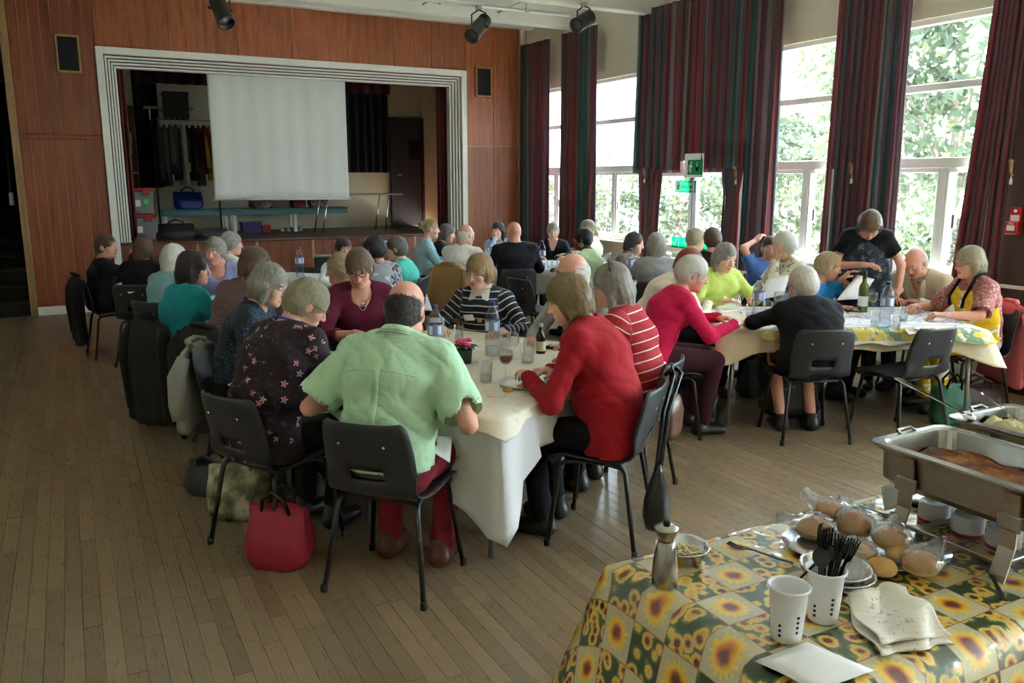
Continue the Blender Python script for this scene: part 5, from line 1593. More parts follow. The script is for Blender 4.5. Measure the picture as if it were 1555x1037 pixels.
# ------------------------------------------------------------------ people
F_ = fabric
M_green_shirt = F_('green_shirt', srgb(184, 220, 184), .06, .8, .5, 300, .05)
M_red_trousers = F_('red_trousers', srgb(120, 28, 38), .15)
M_brown_boot = plain('brown_boot', srgb(84, 40, 24), .3, var=.25)
M_floral = floral('floral_plum', srgb(36, 16, 25), srgb(196, 120, 132), srgb(56, 48, 68), 18.0, .31, srgb(226, 176, 178))
M_maroon_knit = F_('maroon_knit', srgb(98, 26, 52), .18, .85, .4, 400)
M_red_cardi = F_('red_cardigan', srgb(158, 20, 34), .16, .85, .45, 350)
M_stripe_red = striped('red_white_stripe', srgb(170, 26, 36), srgb(236, 220, 220), .052, .12)
M_stripe_navy = striped('navy_white_stripe', srgb(34, 36, 50), srgb(220, 220, 222), .043, .17)
M_pink_knit = F_('pink_knit', srgb(208, 24, 78), .14, .85, .4, 350)
M_lime_knit = F_('lime_knit', srgb(206, 224, 120), .10, .85, .4, 350)
M_cream_floral = floral('cream_floral', srgb(232, 224, 206), srgb(190, 170, 90), srgb(120, 124, 96), 9.0, .24, srgb(70, 74, 70))
M_black_cardi = F_('black_cardigan', srgb(18, 18, 24), .25, .9, .4, 300)
M_blue_top = F_('bright_blue_top', srgb(36, 130, 190), .12)
M_blue_shirt = F_('blue_shirt', srgb(92, 132, 206), .12)
M_beige_jacket = F_('beige_jacket', srgb(206, 190, 164), .08, .85, .4, 420)
M_pattern_blouse = floral('rust_blouse', srgb(166, 96, 92), srgb(206, 150, 140), srgb(112, 60, 74), 42.0, .42, srgb(226, 190, 176))
M_yellow_apron = floral('yellow_apron', srgb(240, 200, 30), srgb(240, 240, 244), srgb(214, 170, 30), 8.0, .36, srgb(232, 232, 240))
M_teal_knit = F_('teal_knit', srgb(24, 138, 148), .16, .85, .4, 350)
M_teal_tee = F_('teal_tee', srgb(84, 190, 174), .10)
M_pale_teal = F_('pale_teal_cardigan', srgb(126, 168, 172), .12)
M_lilac = F_('lilac_top', srgb(150, 152, 200), .12)
M_white_top = F_('white_top', srgb(228, 228, 230), .05)
M_check_shirt = checked('check_shirt', srgb(124, 92, 88), srgb(64, 46, 50), 80)
M_navy_sparkle = floral('navy_sparkle', srgb(20, 28, 44), srgb(60, 90, 110), srgb(24, 44, 56), 60.0, .3, srgb(100, 130, 150))
M_navy_print = floral('navy_white_print', srgb(34, 44, 92), srgb(210, 214, 226), srgb(90, 96, 140), 26.0, .36)
M_mono_print = floral('grey_mono_print', srgb(150, 150, 156), srgb(30, 30, 36), srgb(214, 214, 218), 7.0, .42, srgb(60, 60, 68))
M_white_shirt = F_('white_shirt', srgb(236, 232, 228), .04, .8, .4, 300)
M_dark_suit = F_('dark_suit', srgb(24, 24, 32), .2)
M_pale_blue = F_('pale_blue_cardigan', srgb(176, 196, 216), .08)
M_aqua = striped('aqua_pattern', srgb(164, 200, 206), srgb(130, 172, 184), .03, .4)
M_pale_green = F_('pale_green_shirt', srgb(196, 222, 178), .08)
M_brown_stripe = striped('brown_stripe', srgb(96, 74, 72), srgb(190, 170, 160), .026, .3)
M_grey_top = F_('grey_top', srgb(156, 154, 156), .10)
M_cream_top = F_('cream_top', srgb(232, 220, 200), .06)
M_black_tee = F_('black_tee', srgb(18, 17, 20), .2)
M_print_dress = floral('dark_print_dress', srgb(44, 52, 66), srgb(86, 108, 128), srgb(30, 36, 50), 14.0, .4, srgb(120, 140, 150))
M_skirt_print = floral('black_leaf_skirt', srgb(22, 22, 22), srgb(96, 92, 70), srgb(48, 48, 40), 22.0, .3)
M_plum_trs = F_('plum_trousers', srgb(62, 24, 34), .2)
M_grey_trs = F_('grey_trousers', srgb(86, 84, 90), .15)
M_blue_jeans = F_('blue_jeans', srgb(52, 66, 96), .2)

people = {}
def P(key, ch, **k):
    """ch: chair label (None: no chair)"""
    inf = make_person(k); people[key] = inf
    if ch is None and not k.get('stand'): ch = 'dark moulded chair of the '+k['label'].replace('seen from behind', '').strip()
    if ch:
        ch = ' '.join(ch.split()[:16]).rstrip(',')
        inf['chair'] = chair_for(inf, ch, .205-(.108*inf['bw']+inf['o']+.008), k.get('chair_turn', 0))
    return inf
# ---- the square table in the middle of the floor
P('P15', 'dark moulded chair under the man in the pale green shirt', at=(1.0, 3.09), label='person in pale green short sleeved shirt and red trousers with bald crown', px=614, py=429, face=47, lod=0, male=True, build=1.13, s=1.04, lean=17, hpitch=22, neckf=10,
  hair='bald', haircol='dark', skin='pink', top=M_green_shirt, topname='shirt', sleeve='short', sleeve_o=.024, sl_len=.78, sl_flare=.020, loose=.022, hem=.0, neck='crew', bottom=M_red_trousers, shoes=M_brown_boot,
  rh=(.27, .30, .76), lh=(-.27, .26, .76), hemz=.545, gv=.0082, slope=.066, rhint=(.55, -.45, -.75), lhint=(-.55, -.45, -.75), fold=.005, spread=.14, tuck=.10, knee=.36)
P('P9', 'dark moulded chair under the woman in the plum floral top', at=(0.62, 3.75), label='person in dark plum floral top with short fair hair, head bowed over a plate', px=462, py=431, face=62, lod=0, build=1.12, s=.97, lean=24, hyaw=32, hpitch=34, hair='short', vol=.008, haircol='greyblonde', skin='fair', top=M_floral, topname='top', sleeve='long', loose=.018, hem=.10, neck='wide', bottom=M_black_cloth, glasses='black',
  rh=(.20, .38, .76), lh=(-.12, .42, .76), fold=.004)
P('P8', 'dark moulded chair beneath the grey haired woman wearing a blue lanyard', at=(0.9, 4.78), label='person with grey bob and glasses in dark navy top with blue lanyard', px=405, py=403, face=118, lod=0, lean=20, s=.98, hyaw=8, hpitch=22, hair='bob', hlen=.085, vol=.006, haircol='grey', skin='fair', top=M_navy_sparkle, topname='top', neck='crew', glasses='metal', bottom=M_black_cloth)
P('P10', 'dark moulded chair behind the woman in the maroon jumper', at=(1.62, 5.17), label='person in maroon scoop necked jumper with black glasses and silver necklace', px=545, py=381, face=192, lod=0, lean=11, hyaw=12, hpitch=24, hair='short', vol=.010, hairline=.038, haircol='midbrown', skin='pink', top=M_maroon_knit, neck='scoop', sleeve='three', glasses='black', bottom=M_black_cloth,
  rh=(.06, .40, .80), lh=(-.12, .38, .77), rhint=(.8, -.2, -.6), rhd=(-.7, .6, -.1))
P('P16', 'dark moulded chair behind the woman in the striped jumper', at=(2.48, 5.04), label='person in navy jumper with white stripes, white collar and name badge', px=729, py=387, face=226, lod=0, lean=6, s=.98, hyaw=14, hpitch=10, hair='bob', hlen=.055, vol=.010, hairline=.052, haircol='sandy', skin='fair', top=M_stripe_navy, stripe=True, topname='jumper', neck='crew', bottom=M_navy_cloth, glasses='metal', build=1.04,
  rh=(.20, .34, .76), lh=(-.24, .32, .76))
P('P17', None, at=(2.92, 4.35), label='balding person in grey with white side hair, half hidden behind the striped red top', px=872, py=385, face=250, lod=1, male=True, lean=14, hyaw=34, hpitch=14, hair='bald', haircol='white', skin='pink', top=M_grey_top, topname='shirt', bottom=M_grey_trs)
P('P18', 'dark moulded chair under the woman in the red striped top', at=(2.71, 3.47), label='person with long grey hair and dark slide in red top with white stripes', px=932, py=402, face=-35, lod=0, lean=16, hyaw=-16, hpitch=14, hair='long', hlen=.15, vol=.008, haircol='grey', skin='fair', top=M_stripe_red, stripe=True, topname='top', bottom=M_black_cloth)
P('P19', 'dark moulded chair with a black handbag hung on it under the red cardigan', at=(2.22, 3.13), label='person in red cardigan with fair bob eating from a plate', px=866, py=420, face=-42, lod=0, lean=20, s=1.02, build=1.12, hyaw=-10, hpitch=22, hair='bob', hlen=.075, vol=.008, haircol='darkblonde', skin='fair', top=M_red_cardi, topname='cardigan', hem=.10, loose=.020, bottom=M_black_cloth,
  lh=(-.10, .42, .79), rh=(.06, .36, .79), lgrip=True, lcurl=.55, fold=.0045)
# ---- left hand tables
P('P1', 'dark moulded chair draped with a black coat below the pen holder', at=(0.1, 9.0), label='person in dark navy jacket raising a pen, sitting nearest the stage steps', px=158, py=356, face=82, lod=1, male=True, lean=8, hyaw=42, hpitch=2, hair='short', haircol='brown', skin='pink', top=M_dark_suit, topname='jacket', hem=.1, bottom=M_dark_suit, rh=(.14, .30, .98), lh=(-.16, .36, .76), rgrip=True, rcurl=.7, rhd=(-.1, .5, .8), rhn=(.7, -.4, .3), rhint=(.7, -.3, -.8))
P('P2', None, at=(0.56, 8.35), label='person with brown bob in black top with back turned, next to the pen holder', px=216, py=358, face=30, lod=1, lean=10, hair='bob', hlen=.11, haircol='brown', top=M_black_tee, topname='top', sleeve='short')
P('P3', 'dark moulded chair under the white haired woman in pale teal', at=(0.55, 7.1), label='person with white bob in pale teal cardigan', px=262, py=371, face=55, lod=1, lean=12, hyaw=15, hair='bob', hlen=.10, haircol='white', top=M_pale_teal, topname='cardigan')
P('P4', 'dark moulded chair draped with a black coat below the teal jumper', at=(0.5, 6.05), label='person with long dark brown hair in bright teal jumper', px=290, py=383, face=66, lod=0, lean=14, hyaw=42, hpitch=6, hair='long', hlen=.16, vol=.012, haircol='dark', skin='pink', top=M_teal_knit, hem=.12, build=1.08, bottom=M_black_cloth)
P('P5', 'dark moulded chair behind the woman in the lilac top', at=(1.18, 7.75), label='person with grey curly hair in lilac blue top facing the teal jumper', px=326, py=361, face=200, lod=1, lean=10, hyaw=14, hpitch=12, hair='curly', haircol='grey', skin='pink', top=M_lilac, topname='top', neck='scoop', sleeve='short')
P('P6', None, at=(1.4, 8.5), label='person with grey waved hair in white top behind the lilac top', px=349, py=352, face=70, lod=2, lean=10, hyaw=25, hair='curly', haircol='grey', top=M_white_top, topname='top', sleeve='short')
P('P7', 'dark moulded chair draped with a brown coat below the checked shirt', at=(0.95, 5.5), label='person with dark brown hair in brown checked shirt leaning forward', px=385, py=376, face=58, lod=1, male=True, build=1.12, lean=22, hyaw=18, hpitch=10, hair='bob', hlen=.06, haircol='brown', top=M_check_shirt, topname='shirt', hem=.1, loose=.02, bottom=M_navy_cloth)
P('P11', None, at=(1.8, 6.2), label='person with curly blonde hair in navy and white print dress', px=517, py=386, face=262, lod=1, lean=12, hyaw=28, hpitch=12, hair='curly', haircol='blonde', skin='tan', top=M_navy_print, topname='top', sleeve='short', s=.94, lh=(-.06, .34, .92), lgrip=True)
P('P12', None, at=(2.3, 7.85), label='person with dark hair drawn back sitting before the stage front', px=521, py=361, face=190, lod=2, lean=8, hyaw=-6, hair='short', haircol='dark', skin='tan', top=M_white_top, topname='top')
P('P13', None, at=(2.4, 7.0), label='person with short black hair in grey and black patterned jacket', px=569, py=360, face=-6, lod=1, lean=10, hyaw=-24, hair='short', vol=.012, haircol='black', skin='tan', top=M_mono_print, topname='jacket')
P('P14', None, at=(2.95, 7.75), label='person with short dark grey hair in turquoise tee shirt', px=603, py=360, face=-52, lod=1, lean=10, hyaw=-14, hair='short', vol=.008, haircol='darkgrey', skin='fair', top=M_teal_tee, topname='tee', sleeve='short')
# ---- table by the end of the stage
P('P20', None, at=(3.75, 9.2), label='person with blonde hair tied up in pale aqua cardigan', px=652, py=333, face=112, lod=1, lean=8, s=1.02, hyaw=-4, hpitch=4, hair='bun', haircol='blonde', top=M_aqua, stripe=True, topname='cardigan')
P('P21', None, at=(4.0, 9.6), label='person with grey bob in dark waistcoat beside the aqua cardigan', px=677, py=340, face=118, lod=2, lean=12, hpitch=14, hair='bob', haircol='darkgrey', top=M_dark_suit, topname='jacket')
P('P22', 'dark moulded chair draped with a tan coat beneath the white shirt', at=(3.75, 8.3), label='balding person in white shirt sitting on the chair with a tan coat', px=706, py=341, face=58, lod=1, male=True, build=1.1, lean=10, hyaw=20, hair='bald', haircol='white', skin='pink', top=M_white_shirt, topname='shirt')
P('P23', None, at=(5.0, 9.75), label='person with black fringed bob in pale blue cardigan, hand to chin', px=757, py=337, face=212, lod=2, lean=10, hyaw=22, hair='bob', hlen=.12, hairline=.04, haircol='black', top=M_pale_blue, topname='cardigan', rh=(.05, .19, .97), rhint=(.45, .25, -.85), rgrip=True, rhd=(-.1, .1, 1), rhn=(0, .9, 0))
P('P24', 'dark moulded chair under the man in the black jacket', at=(4.2, 7.95), label='bald person in black jacket seen from behind', px=781, py=337, face=22, lod=1, male=True, build=1.1, s=1.02, lean=8, hyaw=-20, hair='none', haircol='dark', skin='pink', top=M_dark_suit, topname='jacket', hem=.12, loose=.02, bottom=M_dark_suit, glasses='metal')
P('P25', None, at=(5.75, 9.6), label='person with cropped greying hair in black jacket facing the hall by the corner curtain', px=840, py=338, face=212, lod=2, lean=8, hair='crop', haircol='grey', top=M_dark_suit, topname='jacket', neck='vee', eyes=True)
P('P26', None, at=(4.95, 7.6), label='person with black hair in pale green shirt and hoop earring', px=886, py=347, face=-35, lod=1, lean=16, hyaw=-12, hpitch=8, hair='short', haircol='black', skin='brown', top=M_pale_green, topname='shirt', male=True)
P('P27', None, at=(6.0, 8.95), label='person with blonde ponytail behind the pale green shirt', px=893, py=334, face=-40, lod=2, lean=8, hyaw=-6, hair='pony', haircol='greyblonde', top=M_cream_top, topname='top', s=1.02)
# ---- table at the windows
P('P28', None, at=(5.3, 7.25), label='person with dark bob in fine brown striped top by the window', px=962, py=353, face=150, lod=2, lean=10, hyaw=-10, hpitch=12, hair='bob', hlen=.07, haircol='dark', top=M_brown_stripe, stripe=True, topname='top')
P('P29', 'dark moulded chair under the woman in the plain grey top', at=(4.9, 6.25), label='person with sleek grey bob in plain grey top seen from behind', px=998, py=354, face=35, lod=1, lean=8, hair='bob', hlen=.12, vol=.006, haircol='grey', top=M_grey_top, topname='top', sleeve='short', hem=.1)
P('P31', None, at=(5.95, 6.95), label='person with short fair curls in cream top by the fire door', px=1056, py=347, face=100, lod=2, lean=8, hyaw=10, hair='curly', haircol='greyblonde', top=M_cream_top, topname='top')
P('P32', None, at=(5.6, 6.25), label='person with short brown hair in black sleeveless top seen from behind', px=1083, py=347, face=38, lod=1, lean=8, hair='short', vol=.012, haircol='brown', top=M_black_tee, topname='top', sleeve='none', skin='pink')
P('P35', None, at=(6.1, 6.05), label='person in bright blue shirt with elbow raised behind the head', px=1170, py=359, face=205, lod=1, lean=4, hyaw=10, hair='short', haircol='brown', skin='pink', top=M_blue_shirt, topname='shirt', sleeve='short', rh=(.10, -.06, 1.13), rhint=(.9, .35, .45), rhd=(-.5, -.3, .4))
P('P36', None, at=(5.5, 5.15), label='person with white curls in cream floral blouse, hand at chin', px=1193, py=352, face=282, lod=1, lean=10, hyaw=-8, hair='curly', vol=.004, haircol='white', top=M_cream_floral, topname='blouse', lh=(-.02, .22, 1.03), lgrip=True, lhd=(.1, .0, 1), lhn=(0, 1, .1), build=1.08, hem=.1)
# ---- table with the yellow apron
P('P33', 'dark moulded chair under the woman in the bright pink jumper', at=(3.55, 4.3), label='person with white hair in bright pink jumper and plum trousers, watch on wrist', px=1050, py=391, face=112, lod=0, lean=24, s=1.02, hyaw=8, hpitch=18, hair='short', vol=.014, haircol='white', skin='pink', top=M_pink_knit, hem=.12, bottom=M_plum_trs, lh=(-.16, .52, .765), rh=(.10, .54, .765), lhint=(-.8, -.2, -.7), rhint=(.5, -.3, -.8), build=1.06)
P('P30', 'dark moulded chair under the auburn haired woman in cream', at=(3.95, 4.95), label='person with auburn hair in cream top bending forward to write', px=1046, py=379, face=105, lod=1, lean=32, hyaw=4, hpitch=26, hair='bob', hlen=.07, haircol='auburn', skin='tan', top=M_cream_top, topname='top', lh=(-.10, .44, .76), rh=(.04, .50, .77), rgrip=True, rcurl=.6)
P('P34', 'dark moulded chair behind the woman in the lime jumper', at=(4.75, 5.2), label='person with straight grey hair in lime green jumper reading a paper', px=1101, py=370, face=192, lod=1, lean=8, hyaw=-8, hpitch=24, hair='bob', hlen=.12, haircol='grey', skin='fair', top=M_lime_knit, bottom=M_black_cloth, lh=(-.16, .36, .80), rh=(.12, .36, .78), lgrip=True, lcurl=.6)
P('P37', 'dark moulded chair under the white haired woman in black', at=(4.36, 3.7), label='person with white hair in black cardigan and leaf print skirt seen from behind', px=1222, py=408, face=24, lod=0, lean=22, s=.94, hyaw=-18, hpitch=16, hair='short', vol=.012, haircol='white', skin='pink', top=M_black_cardi, topname='cardigan', hem=.12, loose=.022, bottom=M_skirt_print, skirt=True, build=1.1, tuck=.20, lh=(-.30, .34, .76), rh=(.14, .40, .76), lhint=(-1, -.1, -.3))
P('P38', 'dark moulded chair behind the fair haired person in blue', at=(5.3, 4.75), label='person with cropped fair hair in bright blue top, hand near chin', px=1257, py=383, face=165, lod=1, lean=16, s=.94, hyaw=-40, hpitch=14, hair='crop', haircol='blonde', skin='tan', top=M_blue_top, topname='top', sleeve='short', lh=(-.06, .26, .94), lgrip=True, lhd=(-.2, .5, .6))
P('P39', None, at=(5.75, 4.6), label='standing person in black tee and patterned tunic bending over a paper', px=1322, py=329, face=228, lod=0, stand=True, build=.92, lean=22, s=.98, neckf=30, hyaw=-4, hpitch=62, hair='bob', hlen=.08, hairline=.05, haircol='midbrown', skin='pink', top=M_black_tee, topname='tee', sleeve='short', sl_len=.55, neck='wide', hem=.12, bottom=M_navy_cloth, rh=(.02, .30, 1.06), rgrip=True, lh=(-.26, .22, .86), rhint=(.9, -.1, -.5), lhint=(-.6, -.7, -.3))
P('P40', 'dark moulded chair behind the man in the beige jacket', at=(6.2, 4.5), label='balding person in beige jacket and patterned shirt looking down', px=1393, py=379, face=258, lod=1, male=True, lean=24, s=.96, hyaw=4, hpitch=34, hair='bald', haircol='white', skin='pink', top=M_beige_jacket, topname='jacket', neck='vee', loose=.02, bottom=M_blue_jeans, build=1.08, lh=(-.10, .38, .76), rh=(.10, .40, .76))
P('P41', 'dark moulded chair with a pink cardigan over its back', at=(5.9, 3.82), label='person in rust patterned blouse and yellow flowered apron with fair bob', px=1477, py=375, face=292, lod=0, lean=12, s=1.0, hyaw=-2, hpitch=10, hair='bob', hlen=.060, vol=.006, haircol='greyblonde', skin='pink', top=M_pattern_blouse, topname='blouse', sleeve='short', sl_len=.85, sl_flare=.012, sleeve_o=.016, loose=.014, bottom=M_yellow_apron, build=1.02, glasses='metal', lh=(-.24, .46, .77), rh=(.18, .42, .77), lgrip=True, lcurl=.55, rcurl=.5)
import sys
for k_, v_ in people.items(): print(k_, 'loc', [round(c, 2) for c in v_['loc']], 'top', round(float(v_['top_z']), 3), 's', round(float(v_['s']), 2), file=sys.stderr)
# ------------------------------------------------------------------ the tables
def damask(name, base, motif, sc=26):
    m, t, p = new_mat(name)
    uv = t.n('ShaderNodeUVMap').outputs[0]
    vo = t.n('ShaderNodeTexVoronoi'); vo.inputs['Scale'].default_value = sc; t.l(uv, vo.inputs['Vector'])
    f = t.math('LESS_THAN', vo.outputs['Distance'], .26)
    t.l(t.mix(t.math('MULTIPLY', f, .32), base, motif), p.inputs['Base Color']); p.inputs['Roughness'].default_value = .75
    t.l(t.bump(t.noise(t.coord('Object'), 7, 3), .25, .02), p.inputs['Normal'])
    return m
M_cloth_dam = damask('damask_cloth', srgb(232, 222, 206), srgb(206, 170, 152), 24)
M_cloth_white = fabric('white_table_linen', srgb(228, 228, 230), .04, .8, .3, 200, .05)
M_cloth_cream = fabric('cream_table_linen', srgb(236, 222, 192), .05, .8, .25, 200, .05)
m, t, p = new_mat('banded_flower_cloth')
uv = t.n('ShaderNodeUVMap').outputs[0]; sx_ = t.n('ShaderNodeSeparateXYZ'); t.l(uv, sx_.inputs[0])
ax_ = t.math('ABSOLUTE', sx_.outputs[0]); ay_ = t.math('ABSOLUTE', sx_.outputs[1])
ed = t.math('MAXIMUM', t.math('SUBTRACT', ax_, .42), ay_)
nz = t.noise(uv, 22, 3); nz2 = t.noise(uv, 9, 2)
lil = t.mix(t.math('GREATER_THAN', nz, .54), srgb(236, 232, 226), srgb(150, 146, 206))
ban = t.mix(t.math('GREATER_THAN', nz2, .52), srgb(226, 196, 96), srgb(126, 158, 128))
ban = t.mix(t.math('GREATER_THAN', nz, .60), ban, srgb(236, 230, 210))
inb = t.math('MULTIPLY', t.math('GREATER_THAN', ed, .44), t.math('LESS_THAN', ed, .56))
inl = t.math('MULTIPLY', t.math('GREATER_THAN', ed, .34), t.math('LESS_THAN', ed, .38))
col = t.mix(t.math('MULTIPLY', t.math('LESS_THAN', ed, .30), .8), srgb(236, 232, 222), lil)
col = t.mix(inb, col, ban); col = t.mix(t.math('MULTIPLY', inl, .8), col, srgb(158, 154, 208))
t.l(col, p.inputs['Base Color']); p.inputs['Roughness'].default_value = .7
M_banded = m
def hv2(h): return Vector((math.sin(R(h)), math.cos(R(h))))
def table_at(label, c, heading, w, d, **k): return trestle(label, c[0], c[1], -R(heading), w, d, **k)
# rz: local x axis along 'right' of heading, local y along heading
K1 = Vector((1.565, 3.07)); u1 = hv2(60); v1 = hv2(-30)
c1 = K1+u1*.775+v1*.75
for s_, lab in ((-1, 'laminate dining table under the damask cloth on the red cardigan side'), (1, 'laminate dining table under the damask cloth on the maroon jumper side')):
    c_ = c1+v1*s_*.375
    trestle(lab, c_.x, c_.y, math.atan2(u1.y, u1.x), 1.53, .74)
T1 = cloth('white linen cloth on the large square table with one corner hanging low', c1.x, c1.y, math.atan2(u1.y, u1.x), 1.56, 1.50, .36, M_cloth_white, corner=1.85, folds=8, seed=1.2, flare=.03, amp=.040, drops=(.20, .26, .26, .36))
cloth('cream damask cloth laid over the white linen on the square table', c1.x, c1.y, math.atan2(u1.y, u1.x), 1.585, 1.525, .05, M_cloth_dam, z=TZ+.006, corner=1.3, folds=6, seed=2.0, flare=.02, amp=.006, name='table_topper')
K6 = Vector((3.93, 4.22)); u6 = hv2(118.7); w6 = hv2(28.7)
c6 = K6+u6*.875+w6*.475
trestle('laminate dining table with steel legs under the banded flower cloth', c6.x, c6.y, math.atan2(u6.y, u6.x), 1.72, .93, inset=.05)
cloth('plain cream cloth hanging from the table under the banded flower cloth', c6.x, c6.y, math.atan2(u6.y, u6.x), 1.75, .95, .14, M_cloth_cream, corner=1.7, folds=4, seed=2.2, amp=.02, flare=.03)
q6 = c6+u6*.12
cloth('short flower banded cloth spread over the cream cloth', q6.x, q6.y, math.atan2(u6.y, u6.x), 1.34, .965, .085, M_banded, z=TZ+.006, corner=1.3, folds=4, seed=3.1, amp=.008, flare=.045, name='table_runner', drops=(.10, .004, .10, .004))
def simple_table(label, clabel, x0, x1, y0, y1, drop, mat, seed, rz=0):
    cx, cy = (x0+x1)/2, (y0+y1)/2
    trestle(label, cx, cy, rz, x1-x0-.03, y1-y0-.03)
    return cloth(clabel, cx, cy, rz, x1-x0, y1-y0, drop, mat, seed=seed, folds=4, amp=.02, corner=1.5)
simple_table('laminate dining table under a white cloth beside the teal jumper', 'white cloth on the table beside the teal jumper', .86, 1.62, 6.05, 7.35, .25, M_cloth_white, 4)
simple_table('laminate dining table under a white cloth near the stage steps', 'white cloth on the table near the stage steps', .55, 1.75, 8.85, 9.6, .25, M_cloth_white, 5)
simple_table('laminate dining table under a white cloth before the stage front', 'white cloth on the table before the stage front', 1.95, 3.2, 8.15, 9.15, .25, M_cloth_white, 6)
c4 = Vector((4.85, 8.72))
simple_table('laminate dining table under a white cloth by the end of the stage', 'white cloth on the table by the end of the stage', c4.x-.85, c4.x+.85, c4.y-.52, c4.y+.52, .28, M_cloth_white, 7, rz=math.atan2(-.73, .68))
simple_table('laminate dining table under a white cloth by the fire door', 'white cloth on the narrow table by the fire door', 4.68, 6.1, 6.58, 7.05, .25, M_cloth_white, 8)
# ------------------------------------------------------------------ what people wear and carry
def ring_on(info, name, mat, r0, r1, h, dz=.0, tilt=.0, th=.004, open_front=0.0):
    """collar like band round the neck"""
    ax = unit(info['P4']-info['P3']); c = info['P3']+ax*dz
    q = Vector(ax).to_track_quat('Z', 'Y').to_matrix()
    n = 28; rows = []
    for j, (r, z) in enumerate(((r0, 0), ((r0+r1)/2, h*.55), (r1, h), (r1+.014, h*.86), (r0+.030, h*.18))):
        row = []
        for i in range(n+1):
            a = math.pi/2+open_front+(2*math.pi-2*open_front)*i/n
            row.append(Vector(c)+q @ Vector((r*math.cos(a), r*math.sin(a), z+tilt*math.sin(a))))
        rows.append([tuple(p) for p in row])
    return link_mesh(name, shell(np.array(rows), th), mat, info['topo'])
def loop_on(info, name, mat, rx, ry, dz, drop, r=.005, flat=1.0, tail=None):
    """lanyard or necklace: round the neck and down the chest"""
    c = info['P3']; fw = np.array([0, math.cos(info['lean']), -math.sin(info['lean'])])
    pts = []
    for i in range(33):
        a = -math.pi/2+2*math.pi*i/32
        y = math.sin(a); f_ = max(0, y)
        p = c+np.array([rx*math.cos(a)*(1-.25*f_**2), 0, dz])+fw*(ry*y*(1+.0*f_))+np.array([0, 0, -drop*f_**1.6])
        pts.append(tuple(p))
    return MB().tube(pts[:-1], r, 6, closed=True).build(name, mat, info['root'])
def chest_pt(info, x, along, out):
    fw = np.array([0, math.cos(info['lean']), -math.sin(info['lean'])])
    return info['P2']+(info['P3']-info['P2'])*along+np.array([x, 0, 0])+fw*out
I = people
M_lapcloth = fabric('lap_linen', srgb(232, 232, 234), .04)
def sheet(name, label, pts, mat, cat='paper', group=None):
    c = sum(pts, Vector((0, 0, 0)))/4
    e = empty(name, c, 0, label, cat, group)
    a, b, c_, d = [p-c for p in pts]; rows = []
    n_ = (b-a).cross(d-a).normalized()
    for t_ in np.linspace(0, 1, 7):
        rows.append([tuple(a.lerp(b, u)*(1-t_)+d.lerp(c_, u)*t_+n_*.010*math.sin(math.pi*u)*math.sin(math.pi*t_*.9+.3)) for u in np.linspace(0, 1, 6)])
    link_mesh('leaf', shell(np.array(rows), .0012), mat, e)
    return e
ring_on(I['P15'], 'collar', M_green_shirt, .062, .060, .040, dz=.012)
ring_on(I['P15'], 'collar_band', M_white_shirt, .076, .066, .012, dz=.006)
bw = I['P15']['bw']
P0 = I['P15']['P0']
MB().tube([(.182*math.cos(a), .134*math.sin(a), .535) for a in np.linspace(0, 2*math.pi, 41)[:-1]], .016, 8, closed=True).build('belt', M_specs, I['P15']['root'])
# shirt yoke seam and back pleat follow the cloth
from mathutils.bvhtree import BVHTree
inf = I['P15']; me_ = inf['topo'].data
bvh = BVHTree.FromPolygons([v.co for v in me_.vertices], [tuple(p.vertices) for p in me_.polygons])
def on_back(x, z, o=.002):
    h = bvh.ray_cast(Vector((x, -1.0, z)), Vector((0, 1, 0)))
    return None if h[0] is None else h[0]+Vector((0, -o, 0))
zy = inf['P3'][2]-.085
pts = [q for q in (on_back(x, zy-.03*(abs(x)/.17)**2) for x in np.linspace(-.165, .165, 26)) if q]
if len(pts) > 5: MB().tube(pts, .0022, 6).build('yoke_seam', M_green_shirt, inf['topo'])
rows = []
for z in np.linspace(zy, .60, 22):
    a_, b_, c_ = on_back(-.016, z, .001), on_back(0, z, .007), on_back(.016, z, .001)
    if a_ and b_ and c_: rows.append([tuple(a_), tuple(b_), tuple(c_)])
if len(rows) > 5: link_mesh('box_pleat', shell(np.array(rows), .003), M_green_shirt, inf['topo'])
loop_on(I['P8'], 'lanyard', plain('lanyard_blue', srgb(40, 70, 160), .6), .066, .070, .02, .16, .0055)
loop_on(I['P9'], 'lanyard', plain('lanyard_purple', srgb(70, 60, 170), .6), .072, .066, .035, .14, .006)
nk_ = loop_on(I['P10'], 'necklace', M_chrome, .062, .108, -.005, .115, .0016)
b_ = chest_pt(I['P10'], 0, .50, .118); MB().ellipsoid(b_, (.018, .004, .010), 10, 6).build('pendant', M_chrome, I['P10']['root'])
# white pointed collar, badge and brooch of the striped jumper
inf = I['P16']; fw = np.array([0, math.cos(inf['lean']), -math.sin(inf['lean'])])
ring_on(inf, 'shirt_collar', M_white_shirt, .062, .058, .034, dz=.004, open_front=.35)
for sd in (1, -1):
    a = inf['P3']+np.array([sd*.010, .072, .006]); b = inf['P3']+np.array([sd*.066, .045, .022]); c = inf['P3']+np.array([sd*.070, .098, -.052]); d = inf['P3']+np.array([sd*.030, .104, -.040])
    G = np.array([[a, b], [d, c]]); link_mesh('collar_point', shell(G if sd > 0 else G[:, ::-1], .006), M_white_shirt, inf['topo'], smooth=False)
p_ = chest_pt(inf, .055, -.10, .158); o = MB().bbox((-.040, -.002, -.022), (.040, .002, .022), .001).build('name_badge', plain('badge_white', srgb(226, 224, 226), .4), inf['topo']); o.location = p_.tolist(); o.rotation_euler = (-.35, .12, -.25)
p_ = chest_pt(inf, -.02, -.22, .155); MB().ellipsoid(p_, (.017, .006, .017), 12, 8).build('brooch', plain('brooch_gold', srgb(196, 156, 70), .35, .7), inf['topo'])
